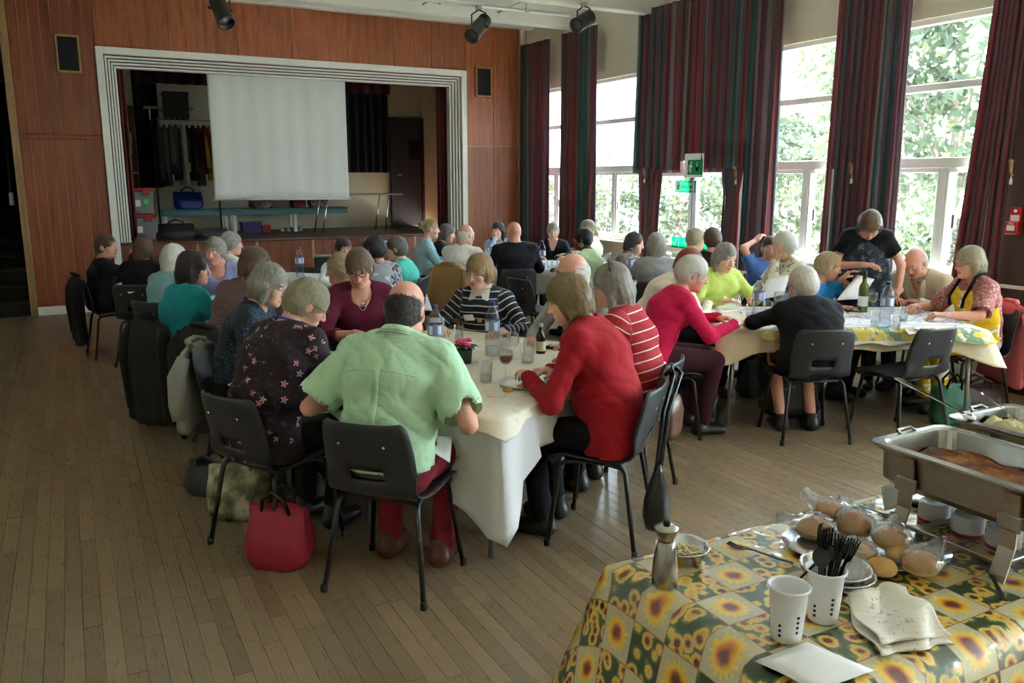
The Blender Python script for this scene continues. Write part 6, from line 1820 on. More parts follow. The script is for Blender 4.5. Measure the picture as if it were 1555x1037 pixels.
# shirt under the beige jacket, lapels
inf = I['P40']
f = Field(inf['P1']-.25, inf['P3']+.22, .012)
f.cone(inf['P1'], inf['P3']+np.array([0, 0, -.02]), .105*1.08, .075, .03, kx=.72); f.cone(inf['P3']-unit(inf['P4']-inf['P3'])*.005, inf['P4'], .056, .075, .008, sub=True)
V, F = f.mesh(); link_mesh('shirt', np_mesh('shirt', V, F), floral('leaf_shirt', srgb(190, 190, 176), srgb(64, 84, 78), srgb(120, 130, 116), 18.0, .3), inf['root'])
fw = np.array([0, math.cos(inf['lean']), -math.sin(inf['lean'])])
for sd in (1, -1):
    rows = []
    for t_ in np.linspace(0, 1, 6):
        c = inf['P3']*(1-t_)+(inf['P1']+np.array([0, .03, .02]))*t_
        w0 = .055-.045*t_; w1 = w0+.055*math.sin(math.pi*min(1, t_*1.05+.08))
        out = .080+.075*math.sin(math.pi*min(.6, t_))
        rows.append([c+np.array([sd*w0, 0, 0])+fw*(out+.012), c+np.array([sd*w1, 0, 0])+fw*(out-.004)])
    G = np.array(rows); link_mesh('lapel', shell(G if sd > 0 else G[:, ::-1], .006), M_beige_jacket, inf['topo'])
# apron of the woman on the end
inf = I['P41']; fw = np.array([0, math.cos(inf['lean']), -math.sin(inf['lean'])])
f = Field(inf['P0']-np.array([.3, .3, .1]), inf['P3']+np.array([.3, .35, .1]), .011)
o_ = inf['o']+.008; bw = inf['bw']
f.cone(inf['P0'], inf['P1'], .108*bw+o_, .100*bw+o_, .05, kx=.66); f.cone(inf['P1'], inf['P2'], .100*bw+o_, .108*bw+o_, .05, kx=.70)
for sd in (1, -1): f.ell(inf['P2']+(inf['P3']-inf['P2'])*.12+np.array([sd*.070*bw, 0, 0])+fw*.062*bw, (.068*bw+o_, .060*bw+o_, .068*bw+o_), .035)
f.ell(inf['P2']-fw*.30+np.array([0, 0, -.1]), (.5, .26, .7), .01, sub=True)
f.cone(inf['P3']+np.array([-.4, 0, .03]), inf['P3']+np.array([.4, 0, .03]), .085, .085, .01, sub=True)
for sd in (1, -1): f.cone(inf['P2']+np.array([sd*.23, .1, -.02]), inf['P3']+np.array([sd*.19, .1, .05]), .10, .10, .01, sub=True)
V, F = f.mesh(); link_mesh('apron', np_mesh('apron', V, F), M_yellow_apron, inf['root'])
M_strap = F_('apron_strap', srgb(24, 22, 26), .1)
for sd in (1, -1):
    pts = [chest_pt(inf, sd*.075, -.15, .185), chest_pt(inf, sd*.085, .35, .165), inf['P3']+np.array([sd*.075, .055, .030]), inf['P3']+np.array([sd*.060, -.01, .062]), inf['P3']+np.array([sd*.03, -.07, .03])]
    MB().tube([tuple(p) for p in pts], .011, 8).build('strap', M_strap, inf['root'])
# patterned tunic front of the standing woman, pen of the man, watch, slide, hoop earring
inf = I['P39']; fw = np.array([0, math.cos(inf['lean']), -math.sin(inf['lean'])])
f = Field(inf['P0']-np.array([.3, .3, .35]), inf['P3']+np.array([.3, .35, .1]), .012); o_ = .022
f.cone(inf['P0']+np.array([0, .0, -.20]), inf['P0'], .125, .112+o_, .04, kx=.66); f.cone(inf['P0'], inf['P1'], .108+o_, .100+o_, .05, kx=.66); f.cone(inf['P1'], inf['P2'], .100+o_, .106+o_, .05, kx=.70)
f.ell(inf['P2']+fw*.06, (.14, .085, .09), .03)
for sd in (1, -1): f.cone(inf['P2']+np.array([sd*.25, .0, -.05]), inf['P3']+np.array([sd*.21, .0, .05]), .09, .09, .01, sub=True)
V, F = f.mesh(); link_mesh('tunic', np_mesh('tunic', V, F), M_print_dress, inf['root'])
inf = I['P1']; w_ = inf['wr'][1]; MB().tube([tuple(w_+np.array([-.03, .07, .02])), tuple(w_+np.array([-.02, .08, .20]))], .005, 8).build('pen', M_swhite, inf['root'])
inf = I['P33']; d_ = unit(inf['wr'][1]-inf['el'][1]); c = inf['wr'][1]-d_*.0
e1 = unit(np.cross(d_, [0, 0, 1])); e2 = np.cross(e1, d_)
MB().tube([tuple(c+(e1*math.cos(a)+e2*math.sin(a))*.033) for a in np.linspace(0, 2*math.pi, 17)[:-1]], .006, 6, closed=True).ellipsoid(c+e2*.036, (.016, .016, .008), 12, 6).build('watch', M_chrome, inf['root'])
inf = I['P18']; H = inf['HR']; MB().tube([tuple(H @ np.array([.085*math.cos(a), -.02, .06+.075*math.sin(a)])+inf['HO']) for a in np.linspace(.35, math.pi-.35, 13)], .006, 8).build('hair_slide', M_specs, inf['root'])
inf = I['P26']; H = inf['HR']; MB().tube([tuple(H @ np.array([-.082, .0+.020*math.cos(a), -.055+.020*math.sin(a)])+inf['HO']) for a in np.linspace(0, 2*math.pi, 15)[:-1]], .003, 6, closed=True).build('earring', M_chrome, inf['root'])

lp = I['P15']
sheet('lap_napkin', 'white cloth napkin across the lap of the green shirt', [w_from(lp, q_) for q_ in ((.05, .22, .625), (.20, .24, .610), (.265, .06, .560), (.13, .04, .640))], M_lapcloth, 'napkin')

# ------------------------------------------------------------------ empty chairs
chair(4.90, 3.56, 4, 'empty dark moulded chair at the banded table with the green bag beside it')
pe_ = atz(800, 420, .78); chair(pe_.x+.1, pe_.y-.02, 80, 'empty moulded chair standing side on behind the striped jumper')
pe_ = atz(484, 402, .78); chair(pe_.x, pe_.y, 40, 'empty moulded chair pushed back before the stage front')

# ------------------------------------------------------------------ coats over chair backs
def coat(ch, label, mat, z1=.815, z0=.28, w0=.225, w1=.27, d0=.035, d1=.075, seed=0, name='coat', sleeves=True, shift=0.0):
    e = empty(name, ch.location, ch.rotation_euler.z, label, 'coat')
    n, lv = 44, 18; rings = []
    for j in range(lv):
        f = j/(lv-1); z = z1+(z0-z1)*f
        yc = -.272-.012*min(1, f*4)+.03*max(0, f-.4)
        ww = (w0+(w1-w0)*f)*(.72+.28*min(1, f*9)**.5); dd = d0*(.25+.75*min(1, f*6)**.5)+(d1-d0)*f
        row = []
        for k in range(n):
            a = 2*math.pi*k/n; c_, s_ = math.cos(a), math.sin(a)
            r_ = 1+f*(.10*math.sin(5*a+seed)+.09*math.sin(9*a+2*seed)+.05*math.sin(14*a+seed*3))
            row.append((shift*f+ww*np.sign(c_)*abs(c_)**.7*(1+.04*f*math.sin(3*a+seed)), yc+dd*np.sign(s_)*abs(s_)**.8*r_*(.45 if s_ > 0 else 1), z+.02*f*math.sin(2*a+seed)-.012*abs(c_)**3*(1-f)))
        rings.append(row)
    MB().rings(rings, smooth=True).build('body', mat, e)
    if sleeves:
        for sd in (1, -1):
            MB().tube([(sd*.19, -.27, .76), (sd*.235, -.30, .66), (sd*(.245+.02*math.sin(seed)), -.31, .50), (sd*.235, -.30, z0+.06)], [.035, .050, .048, .040], 12).build('sleeve', mat, e)
    MB().tube([(-.11, -.262, z1-.006), (-.05, -.30, z1+.012), (.05, -.30, z1+.012), (.11, -.262, z1-.006)], .018, 10).build('collar', mat, e)
    return e
M_blackcoat = F_('black_coat', srgb(16, 15, 17), .25)
coat(I['P1']['chair'], 'black coat hung over the chair near the stage steps', M_blackcoat, z0=.16, seed=1)
coat(I['P4']['chair'], 'long black coat hung over the chair of the teal jumper', M_blackcoat, z0=.10, seed=2.4, w1=.30)
coat(I['P7']['chair'], 'dark brown coat hung over the chair of the checked shirt', F_('brown_coat', srgb(40, 34, 32), .2), z0=.12, seed=3.9, w1=.28)
coat(I['P8']['chair'], 'pale grey jacket hung over the chair of the woman with the lanyard', F_('grey_jacket', srgb(150, 148, 140), .1), z0=.36, seed=4.4, name='jacket')
coat(I['P22']['chair'], 'tan coat hung over the chair of the white shirted man', F_('tan_coat', srgb(160, 124, 78), .12), z0=.18, seed=5.2)
coat(I['P41']['chair'], 'pink cardigan hung over the chair of the woman in the apron', F_('coral_cardigan', srgb(232, 120, 130), .10), z0=.22, seed=6.1, name='cardigan', w1=.25)

# ------------------------------------------------------------------ bags on the floor and chairs
pb_ = atz(425, 862, 0)
e = soft_bag('tote_bag', 'red tote bag with dark handles on the floor under the floral top', (pb_.x+.02, pb_.y+.06, 0), .155, .10, .27, plain('tote_red', srgb(158, 30, 50), .6, var=.12, bump=.3, bscale=20), 2, True, 'bag', plain('tote_handle', srgb(40, 28, 24), .6))
e.rotation_euler.z = -R(40)
m, t, p = new_mat('printed_carrier'); t.l(t.ramp(t.noise(t.coord('Object'), 11, 4), [(.38, srgb(40, 54, 34)), (.5, srgb(120, 116, 84)), (.62, srgb(186, 180, 150))]), p.inputs[0]); p.inputs['Roughness'].default_value = .45
pb_ = atz(362, 792, 0); e = soft_bag('carrier_bag', 'green and cream printed carrier bag slumped beneath the floral chair', (pb_.x+.04, pb_.y+.1, 0), .17, .11, .27, m, 5, True); e.rotation_euler.z = -R(30)
pb_ = atz(336, 760, .0); e = soft_bag('shoulder_bag', 'dark blue soft bag on the floor behind the printed carrier', (pb_.x-.02, pb_.y+.16, 0), .16, .09, .17, plain('bag_ink', srgb(26, 32, 40), .6, var=.2), 7, True); e.rotation_euler.z = -R(50)
pb_ = atz(1437, 645, 0); e = soft_bag('tote_bag', 'dark green bag on the floor beside the empty chair', (pb_.x+.05, pb_.y+.02, 0), .14, .08, .28, plain('bag_green', srgb(52, 108, 84), .6, var=.15), 9, True, 'bag', M_strap); e.rotation_euler.z = -R(20)
pb_ = atz(1487, 630, 0); e = soft_bag('handbag', 'dark maroon leather handbag lying under the apron wearer', (pb_.x+.1, pb_.y+.1, 0), .21, .11, .20, plain('leather_maroon', srgb(56, 24, 24), .3, var=.2), 10, True); e.rotation_euler.z = -R(30)
pb_ = atz(1085, 640, 0); e = soft_bag('handbag', 'black handbag with loose strap beneath the pink jumper', (pb_.x-.05, pb_.y+.1, 0), .14, .09, .22, M_shoe, 12, True); e.rotation_euler.z = -R(50)
pb_ = atz(1150, 600, 0); e = soft_bag('canvas_bag', 'dark grey canvas bag under the lime jumper end of the table', (pb_.x, pb_.y, 0), .16, .10, .30, plain('canvas_grey', srgb(56, 58, 64), .8), 13, False)
# hobo bag hung from the red cardigan chair
ch = I['P19']['chair']
M_leather = plain('black_leather', (.010, .010, .011), .22, var=.2, bump=.2, bscale=40)
hb = empty('hobo_bag', atz(996, 806, .09), 0, 'slim black leather bag hung by its strap from the chair of the red cardigan', 'bag')
top = Vector(ch.matrix_basis @ Vector((.17, -.285, .80)))-hb.location
MB().rings([[(rx*math.cos(2*math.pi*k/20), ry*math.sin(2*math.pi*k/20), z) for k in range(20)] for rx, ry, z in ((.015, .012, 0), (.055, .04, .02), (.072, .055, .08), (.066, .052, .16), (.045, .04, .23), (.022, .022, .29), (.014, .014, .33))], smooth=True).build('body', M_leather, hb)
MB().tube([(-.008, 0, .31), (top.x*.5-.012, top.y*.5, .55), (top.x-.015, top.y-.03, top.z), (top.x, top.y, top.z+.022), (top.x+.0, top.y+.05, top.z-.02)], .011, 8).build('strap', M_leather, hb)
MB().tube([(.012, 0, .31), (top.x*.5+.02, top.y*.5, .55), (top.x+.03, top.y-.03, top.z), (top.x+.03, top.y, top.z+.022), (top.x+.03, top.y+.05, top.z-.02)], .011, 8).build('strap', M_leather, hb)
MB().tube([(.055, .03, .07), (.062, .01, .15), (.04, .0, .24)], .003, 6).build('zip', M_chrome, hb)
ch = I['P18']['chair']
bb = ch.matrix_basis @ Vector((-.20, -.30, .46))
e = empty('handbag', (bb.x, bb.y, .42), ch.rotation_euler.z, 'small brown leather handbag hanging from the chair of the red striped top', 'bag')
MB().rings([[(rx*math.cos(2*math.pi*k/18), ry*math.sin(2*math.pi*k/18), z) for k in range(18)] for rx, ry, z in ((.08, .03, 0), (.11, .04, .04), (.11, .045, .14), (.085, .03, .2), (.07, .015, .215))], smooth=True).build('body', plain('leather_brown', srgb(92, 54, 34), .35, var=.2), e)
MB().tube([(-.06, 0, .2), (-.02, .02, .36), (.05, .035, .375), (.06, 0, .2)], .007, 8).build('strap', plain('leather_brown', srgb(92, 54, 34), .35), e)

# ------------------------------------------------------------------ on the tables
M_pet = glassy('pet_plastic', (.93, .96, 1.0), .10, .93, .05)
M_drink = glassy('drinking_glass', (1, 1, 1), .10, .95, .02)
M_capblue = plain('cap_blue', srgb(32, 48, 120), .4, var=.05)
m, t, p = new_mat('bottle_label')
ob = t.coord('Object'); sp_ = t.n('ShaderNodeSeparateXYZ'); t.l(ob, sp_.inputs[0])
an = t.math('ARCTAN2', sp_.outputs[1], sp_.outputs[0])
wh = t.math('LESS_THAN', t.math('FRACT', t.math('MULTIPLY', an, .795)), .42)
band = t.math('MULTIPLY', t.math('GREATER_THAN', sp_.outputs[2], .158), t.math('LESS_THAN', sp_.outputs[2], .204))
t.l(t.mix(t.math('MULTIPLY', wh, band), srgb(136, 156, 206), srgb(232, 234, 238)), p.inputs[0]); p.inputs['Roughness'].default_value = .4
M_label = m
M_water = glassy('water', (.94, .97, .98), .04, .95, .01)
def make_bottle():
    e = empty('water_bottle')
    prof = [(.030, .0), (.040, .004), (.043, .015)]
    z = .03
    while z < .145:
        prof += [(.0435, z), (.0415, z+.006), (.0435, z+.012)]; z += .0165
    prof += [(.043, .148), (.0425, .15), (.0425, .212), (.043, .216), (.042, .228), (.036, .252), (.024, .276), (.0145, .290), (.0135, .302)]
    MB().lathe(prof, 24, caps=False).build('body', M_pet, e)
    MB().lathe([(.0435, .150), (.0438, .152), (.0438, .210), (.0435, .212)], 24, caps=False).build('label', M_label, e)
    MB().lathe([(.0150, .296), (.0165, .297), (.0165, .316), (.0145, .319), (.001, .319)], 16).build('cap', M_capblue, e)
    MB().lathe([(.001, .006), (.036, .006), (.040, .016), (.040, .060), (.001, .060)], 20, caps=False).build('water', M_water, e)
    return e
BOT = make_bottle(); _fb = [True]
def bottle(px, py, label, z=TZ+.008):
    o = BOT if _fb[0] else copy_tree(BOT)
    _fb[0] = False
    o.location = atz(px, py, z); o.rotation_euler.z = rnd.uniform(0, 6)
    return tag(o, label, 'bottle', 'plastic water bottles')
def make_tumbler():
    e = empty('tumbler')
    MB().lathe([(.026, 0), (.028, .003), (.033, .105), (.0345, .106), (.033, .104), (.027, .012), (.001, .010)], 22, caps=True).build('glass', M_drink, e)
    MB().lathe([(.001, .011), (.0270, .012), (.0285, .040), (.001, .040)], 18, caps=False).build('water', M_water, e)
    return e
TUM = make_tumbler(); _ft = [True]
def tumbler(px, py, label, z=TZ+.008, s=1.0):
    o = TUM if _ft[0] else copy_tree(TUM)
    _ft[0] = False
    o.location = atz(px, py, z); o.scale = (s, s, s)
    return tag(o, label, 'glass', 'drinking glasses')
M_redwine = plain('red_wine', srgb(96, 8, 18), .05, var=.05); M_whitewine = glassy('white_wine', (.95, .9, .5), .08, .9)
def wineglass(px, py, label, wine=None, z=TZ+.008, s=1.0):
    e = empty('wine_glass', atz(px, py, z), 0, label, 'glass', 'wine glasses')
    MB().lathe([(.033, 0), (.033, .002), (.008, .005), (.0045, .012), (.004, .070), (.008, .078), (.024, .090), (.034, .110), (.036, .130), (.032, .160), (.0312, .160), (.035, .130), (.033, .111), (.023, .092), (.001, .082)], 24).build('glass', M_drink, e)
    if wine is not None: MB().lathe([(.001, .083), (.0225, .0925), (.032, .111), (.0335, .122), (.001, .122)], 22, caps=False).build('wine', wine, e)
    e.scale = (s, s, s)
    return e
bottle(748, 541, 'clear water bottle with blue label standing before the striped jumper')
bottle(662, 548, 'blue capped water bottle beside the shoulder of the green shirt')
wineglass(768, 577, 'wine glass holding a little red wine', M_redwine)
wineglass(779, 548, 'empty wine glass beside the tall water bottle', None)
tumbler(738, 581, 'tumbler of water beside the red wine glass', s=1.02)
tumbler(801, 552, 'tall tumbler near the brown sauce bottle', s=1.18)
tumbler(767, 533, 'tumbler behind the wine glasses', s=1.1)
tumbler(697, 517, 'tumbler by the pink flower pot', s=.95)
tumbler(494, 566, 'small tumbler next to the floral top', s=.9)
# brown bottle
e = empty('sauce_bottle', atz(821, 537, TZ+.008), 0, 'small brown glass bottle with pale label', 'bottle')
MB().lathe([(.026, 0), (.028, .004), (.028, .095), (.024, .115), (.012, .135), (.011, .165)], 20).build('body', plain('brown_glass', srgb(44, 22, 12), .1), e)
MB().lathe([(.0285, .02), (.0288, .022), (.0288, .075), (.0285, .077)], 20, caps=False).build('label', plain('label_cream', srgb(206, 200, 170), .6), e)
MB().lathe([(.012, .160), (.0135, .162), (.0135, .180), (.001, .181)], 14).build('cap', plain('cap_grey', srgb(170, 168, 160), .4), e)
# pot of pink flowers
e = empty('flower_pot', atz(705, 552, TZ+.008), 0, 'pink flowers in a small dark green pot', 'flower pot')
MB().lathe([(.034, 0), (.040, .006), (.046, .075), (.050, .078), (.047, .080), (.043, .070), (.001, .068)], 20).build('pot', plain('pot_green', srgb(42, 66, 62), .5), e)
M_petal = plain('petal_pink', srgb(226, 70, 130), .6, var=.2); M_fleaf = plain('flower_leaf', srgb(52, 84, 44), .5, var=.2)
rr = random.Random(5)
for k in range(9):
    c = Vector((rr.uniform(-.035, .035), rr.uniform(-.035, .035), .115+rr.uniform(-.012, .015)))
    q = MB()
    for j in range(7):
        a = j*.9; q.ellipsoid(c+Vector((math.cos(a)*.012, math.sin(a)*.012, .004*math.sin(a*2))), (.011, .011, .007), 8, 6)
    q.build('flower', M_petal, e)
for k in range(10):
    a = k*.63; d = Vector((math.cos(a), math.sin(a), 0)); s_ = Vector((-d.y, d.x, 0)); r0 = .02
    G = np.array([[d*(r0+t_*.07)+s_*(w_*.02*math.sin(math.pi*min(1, t_+.12)))+Vector((0, 0, .078+.025*math.sin(t_*2.6))) for w_ in (-1, 0, 1)] for t_ in np.linspace(0, 1, 6)])
    link_mesh('leaf', shell(G, .002), M_fleaf, e)
# plate of food
def plate(px, py, label, r=.125, z=TZ+.008, food=True, seed=1):
    e = empty('dinner_plate', atz(px, py, z), 0, label, 'plate', 'dinner plates')
    MB().lathe([(r*.55, 0), (r*.62, .003), (r*.72, .007), (r, .018), (r*1.0, .021), (r*.70, .011), (.001, .009)], 32).build('rim', plain('china_white', srgb(228, 226, 222), .25), e)
    r_ = random.Random(seed)
    if food:
        for k in range(7):
            c = (r_.uniform(-.06, .06), r_.uniform(-.06, .06), .016)
            MB().ellipsoid(c, (r_.uniform(.015, .032), r_.uniform(.015, .028), r_.uniform(.008, .016)), 10, 6).build('food', [plain('pastry', srgb(206, 150, 76), .6, var=.25), plain('salad', srgb(96, 110, 50), .5, var=.3), plain('meat', srgb(90, 48, 36), .5, var=.3), plain('potato', srgb(222, 196, 130), .6, var=.15)][k % 4], e)
    return e
for k_, lab_ in (('P9', 'white plate of food under the bowed head of the floral top'), ('P10', 'white plate of food before the maroon jumper'), ('P8', 'white plate of food before the woman with the lanyard')):
    q_ = w_from(I[k_], (.03, .50, 0)); e = plate(700, 560, lab_, seed=len(lab_)); e.location = (q_.x, q_.y, TZ+.012)
plate(797, 586, 'white plate of food before the red cardigan', seed=2)
e = empty('bread_roll', atz(771, 596, TZ+.006), 0, 'small piece of bread roll on the damask cloth', 'bread'); MB().ellipsoid((0, 0, .014), (.026, .02, .014), 12, 8).build('crust', plain('bun_crust', srgb(206, 158, 92), .6, var=.2), e)
M_paper = plain('paper', srgb(238, 236, 236), .7, var=.03); M_napkin = plain('napkin_beige', srgb(222, 200, 166), .8, var=.08)
zt = TZ+.012
sheet('paper_napkin', 'beige paper napkin on the damask cloth', [atz(735, 590, zt), atz(770, 588, zt), atz(768, 603, zt), atz(741, 603, zt)], M_napkin, 'napkin')
e = empty('menu_card', atz(663, 515, TZ+.008), -R(20), 'folded white card standing behind the water bottle', 'card')
MB()._add([(-.05, -.03, 0), (.05, -.03, 0), (.05, 0, .14), (-.05, 0, .14), (.05, .03, 0), (-.05, .03, 0)], [(0, 1, 2, 3), (3, 2, 4, 5), (3, 2, 1, 0), (5, 4, 2, 3)]).build('fold', M_paper, e)
e = empty('phone', atz(846, 530, TZ+.01), -R(60), 'dark flat case lying at the table edge', 'case'); MB().bbox((-.07, -.045, 0), (.07, .045, .018), .006).build('case', M_specs, e)
# banded table
bottle(1150, 487, 'clear water bottle standing before the lime jumper')
bottle(1344, 497, 'clear water bottle with blue label before the beige jacket')
for k, (x_, y_, s_, lab) in enumerate(((1139, 484, 1.0, 'tumbler behind the bottle near the pink sleeves'), (1166, 480, 1.05, 'tall tumbler beside the bottle before the lime jumper'), (1328, 496, 1.0, 'tumbler next to the bottle before the beige jacket'), (1359, 503, 1.0, 'tumbler in front of the bottle before the beige jacket'), (1371, 488, .95, 'tumbler by the hand of the yellow apron wearer'))): tumbler(x_, y_, lab, s=s_)
wineglass(1181, 474, 'empty wine glass near the black cardigan', None); wineglass(1324, 476, 'wine glass of white wine beside the green bottle', M_whitewine)
e = empty('wine_bottle', atz(1309, 474, TZ+.008), 0, 'green glass wine bottle with white label', 'bottle')
MB().lathe([(.034, 0), (.037, .004), (.037, .18), (.033, .205), (.016, .235), (.0135, .30), (.015, .302), (.015, .312)], 22).build('body', plain('green_glass', srgb(84, 98, 26), .08, var=.1), e)
MB().lathe([(.0135, .25), (.0150, .252), (.0155, .315), (.001, .316)], 16).build('foil', plain('foil_dark', (.02, .02, .02), .3), e)
MB().lathe([(.0375, .05), (.0377, .052), (.0377, .125), (.0375, .127)], 22, caps=False).build('label', M_paper, e)
e = empty('spectacles', atz(1292, 474, TZ+.012), 0, 'folded dark spectacles on the banded cloth', 'glasses')
q = MB()
for sd in (1, -1): q.tube([(sd*.035+.024*math.cos(a), 0, .022+.02*math.sin(a)) for a in np.linspace(0, 2*math.pi, 15)[:-1]], .0025, 6, closed=True).tube([(sd*.058, 0, .03), (sd*.03, .05, .015), (-sd*.05, .055, .01)], .0022, 6)
q.build('frame', M_specs, e)
e = empty('notebook', atz(1262, 470, TZ+.01), -R(20), 'closed grey notebook by the black cardigan', 'book'); MB().bbox((-.07, -.05, 0), (.07, .05, .012), .002).build('cover', plain('book_grey', srgb(90, 96, 110), .5), e); MB().bbox((-.066, -.048, .002), (.071, .048, .010), .001).build('pages', M_paper, e)
plate(1410, 503, 'plate before the yellow apron wearer', .10, seed=7)
sheet('quiz_sheet', 'white sheet lying flat near the plate on the banded cloth', [atz(1372, 498, zt), atz(1400, 494, zt), atz(1404, 503, zt), atz(1380, 508, zt)], M_paper)
sheet('quiz_sheet', 'white sheet lying flat before the pink jumper', [atz(1082, 462, zt), atz(1120, 455, zt), atz(1128, 470, zt), atz(1092, 476, zt)], M_paper)
# sheets held up
w_ = w_from(I['P34'], I['P34']['wr'][-1]+np.array([-.02, .10, .0]))
rt = Vector((_cyw, -_sy, 0)); up = Vector((-.15, -.25, .95)).normalized()
sheet('held_sheet', 'white printed sheet held by the lime jumper', [w_+rt*-.06+up*-.02, w_+rt*.15+up*.03, w_+rt*.17+up*.20, w_+rt*.00+up*.16], M_paper)
w_ = w_from(I['P39'], I['P39']['wr'][-1]+np.array([0, .08, -.02])); w_ = Vector((*atz(1300, 437, .95).to_2d(), .95))
sheet('held_sheet', 'large white sheet tilted in front of the standing person', [atz(1270, 456, .81), atz(1308, 454, .795), atz(1328, 424, .945), atz(1302, 417, .975)], M_paper)
# other tables
bottle(746, 402, 'water bottle on the table by the end of the stage beside the black jacket'); bottle(823, 408, 'water bottle on the table by the end of the stage near the pale green shirt')
for k, (x_, y_) in enumerate(((834, 409), (842, 408), (850, 406), (858, 404), (812, 410))): tumbler(x_, y_, 'tumbler on the white cloth near the pale green shirt', s=1.0)
bottle(957, 425, 'water bottle behind the plain grey top'); bottle(456, 422, 'water bottle on the table before the stage front')
tumbler(946, 424, 'tumbler beside the bottle behind the plain grey top'); tumbler(186, 428, 'tumbler on the table near the stage steps')
sheet('quiz_sheet', 'white sheet on the table near the stage steps', [atz(190, 438, zt), atz(208, 432, zt), atz(212, 440, zt), atz(196, 446, zt)], M_paper)
e = empty('napkin_box', atz(491, 410, TZ+.008), -R(20), 'dark napkin box with pale top on the table before the stage front', 'box'); MB().bbox((-.09, -.07, 0), (.09, .07, .15), .006).build('case', plain('box_dark', (.02, .02, .022), .4), e); MB().bbox((-.092, -.072, .15), (.092, .072, .17), .004).build('lid', plain('box_grey', srgb(120, 118, 116), .4), e)
# ------------------------------------------------------------------ buffet table with sunflower cloth
BX0, BX1, BY0, BY1, BZ = 1.165, 3.10, .955, 1.60, .757
m, t, p = new_mat('sunflower_oilcloth')
uv = t.n('ShaderNodeUVMap').outputs[0]
sx_ = t.n('ShaderNodeSeparateXYZ'); t.l(uv, sx_.inputs[0])
CS = .115
U = t.math('ADD', t.math('DIVIDE', sx_.outputs[0], CS), 40.12); Vv = t.math('ADD', t.math('DIVIDE', sx_.outputs[1], CS), 40.35)
fu = t.math('SUBTRACT', t.math('FRACT', U), .5); fv = t.math('SUBTRACT', t.math('FRACT', Vv), .5)
par = t.math('MODULO', t.math('ADD', t.math('FLOOR', U), t.math('FLOOR', Vv)), 2.0)
nz = t.noise(uv, 60, 3)
r = t.math('SQRT', t.math('ADD', t.math('MULTIPLY', fu, fu), t.math('MULTIPLY', fv, fv)))
an = t.math('ARCTAN2', fv, fu)
pet = t.math('ADD', .345, t.math('MULTIPLY', t.math('COSINE', t.math('MULTIPLY', an, 15.0)), .05))
pet = t.math('ADD', pet, t.math('MULTIPLY', t.math('SUBTRACT', nz, .5), .10))
inA = t.math('LESS_THAN', r, pet)
petc = t.ramp(t.math('ADD', r, t.math('MULTIPLY', t.math('SUBTRACT', nz, .5), .12)), [(.09, srgb(108, 44, 26)), (.13, srgb(170, 84, 36)), (.17, srgb(224, 138, 44)), (.24, srgb(246, 200, 56)), (.38, srgb(242, 216, 96))])
bei = t.mix(nz, srgb(196, 186, 146), srgb(218, 208, 172))
A = t.mix(inA, bei, petc)
vo = t.n('ShaderNodeTexVoronoi'); vo.inputs['Scale'].default_value = 27.0; t.l(uv, vo.inputs['Vector'])
dv = t.math('ADD', vo.outputs['Distance'], t.math('MULTIPLY', t.math('SUBTRACT', t.noise(uv, 170, 2), .5), .22))
Bc = t.ramp(dv, [(.18, srgb(84, 42, 26)), (.24, srgb(122, 66, 30)), (.29, srgb(220, 158, 60)), (.50, srgb(240, 206, 104)), (.58, srgb(96, 112, 60)), (.70, srgb(46, 70, 42))])
col = t.mix(par, A, Bc)
ed = t.math('GREATER_THAN', t.math('MAXIMUM', t.math('ABSOLUTE', fu), t.math('ABSOLUTE', fv)), .487)
col = t.mix(t.math('MULTIPLY', ed, .8), col, srgb(150, 70, 36))
t.l(col, p.inputs['Base Color']); p.inputs['Roughness'].default_value = .35
p.inputs['Coat Weight'].default_value = 1.0; p.inputs['Coat Roughness'].default_value = .12
t.l(t.bump(t.noise(t.coord('Object'), 5, 3), .12, .02), p.inputs['Normal'])
t.l(t.bump(t.noise(t.coord('Object'), 6, 3), .45, .03), p.inputs['Coat Normal'])
M_sunflower = m
bx, by = (BX0+BX1)/2, (BY0+BY1)/2
trestle('laminate buffet table under the sunflower oilcloth', bx, by, 0, BX1-BX0-.02, BY1-BY0-.02, z=BZ-.002)
cloth('glossy sunflower patterned oilcloth on the buffet table', bx, by, 0, BX1-BX0, BY1-BY0, .42, M_sunflower, z=BZ-.004, corner=1.12, folds=3, amp=.010, flare=.085, seed=.4)
ZB = BZ+.004
M_brushed = plain('brushed_steel', (.42, .41, .39), .24, 1.0, var=.12, nscale=14)
M_brushed_dirty = plain('chafer_steel', (.34, .30, .25), .34, 1.0, var=.25, nscale=9)
# pepper mill
e = empty('pepper_mill', atz(1009, 886, ZB), 0, 'brushed steel pepper mill with flared neck', 'mill')
MB().lathe([(.030, 0), (.0315, .002), (.0315, .030), (.029, .060), (.0235, .095), (.0195, .112)], 32).build('body', M_brushed, e)
MB().lathe([(.0185, .113), (.0185, .116), (.0200, .118), (.0290, .140), (.0295, .143), (.0280, .147), (.012, .153), (.001, .154)], 32).build('head', M_brushed, e)
MB().lathe([(.008, .153), (.0095, .155), (.0095, .162), (.006, .165), (.001, .166)], 16).build('knob', M_spot, e)
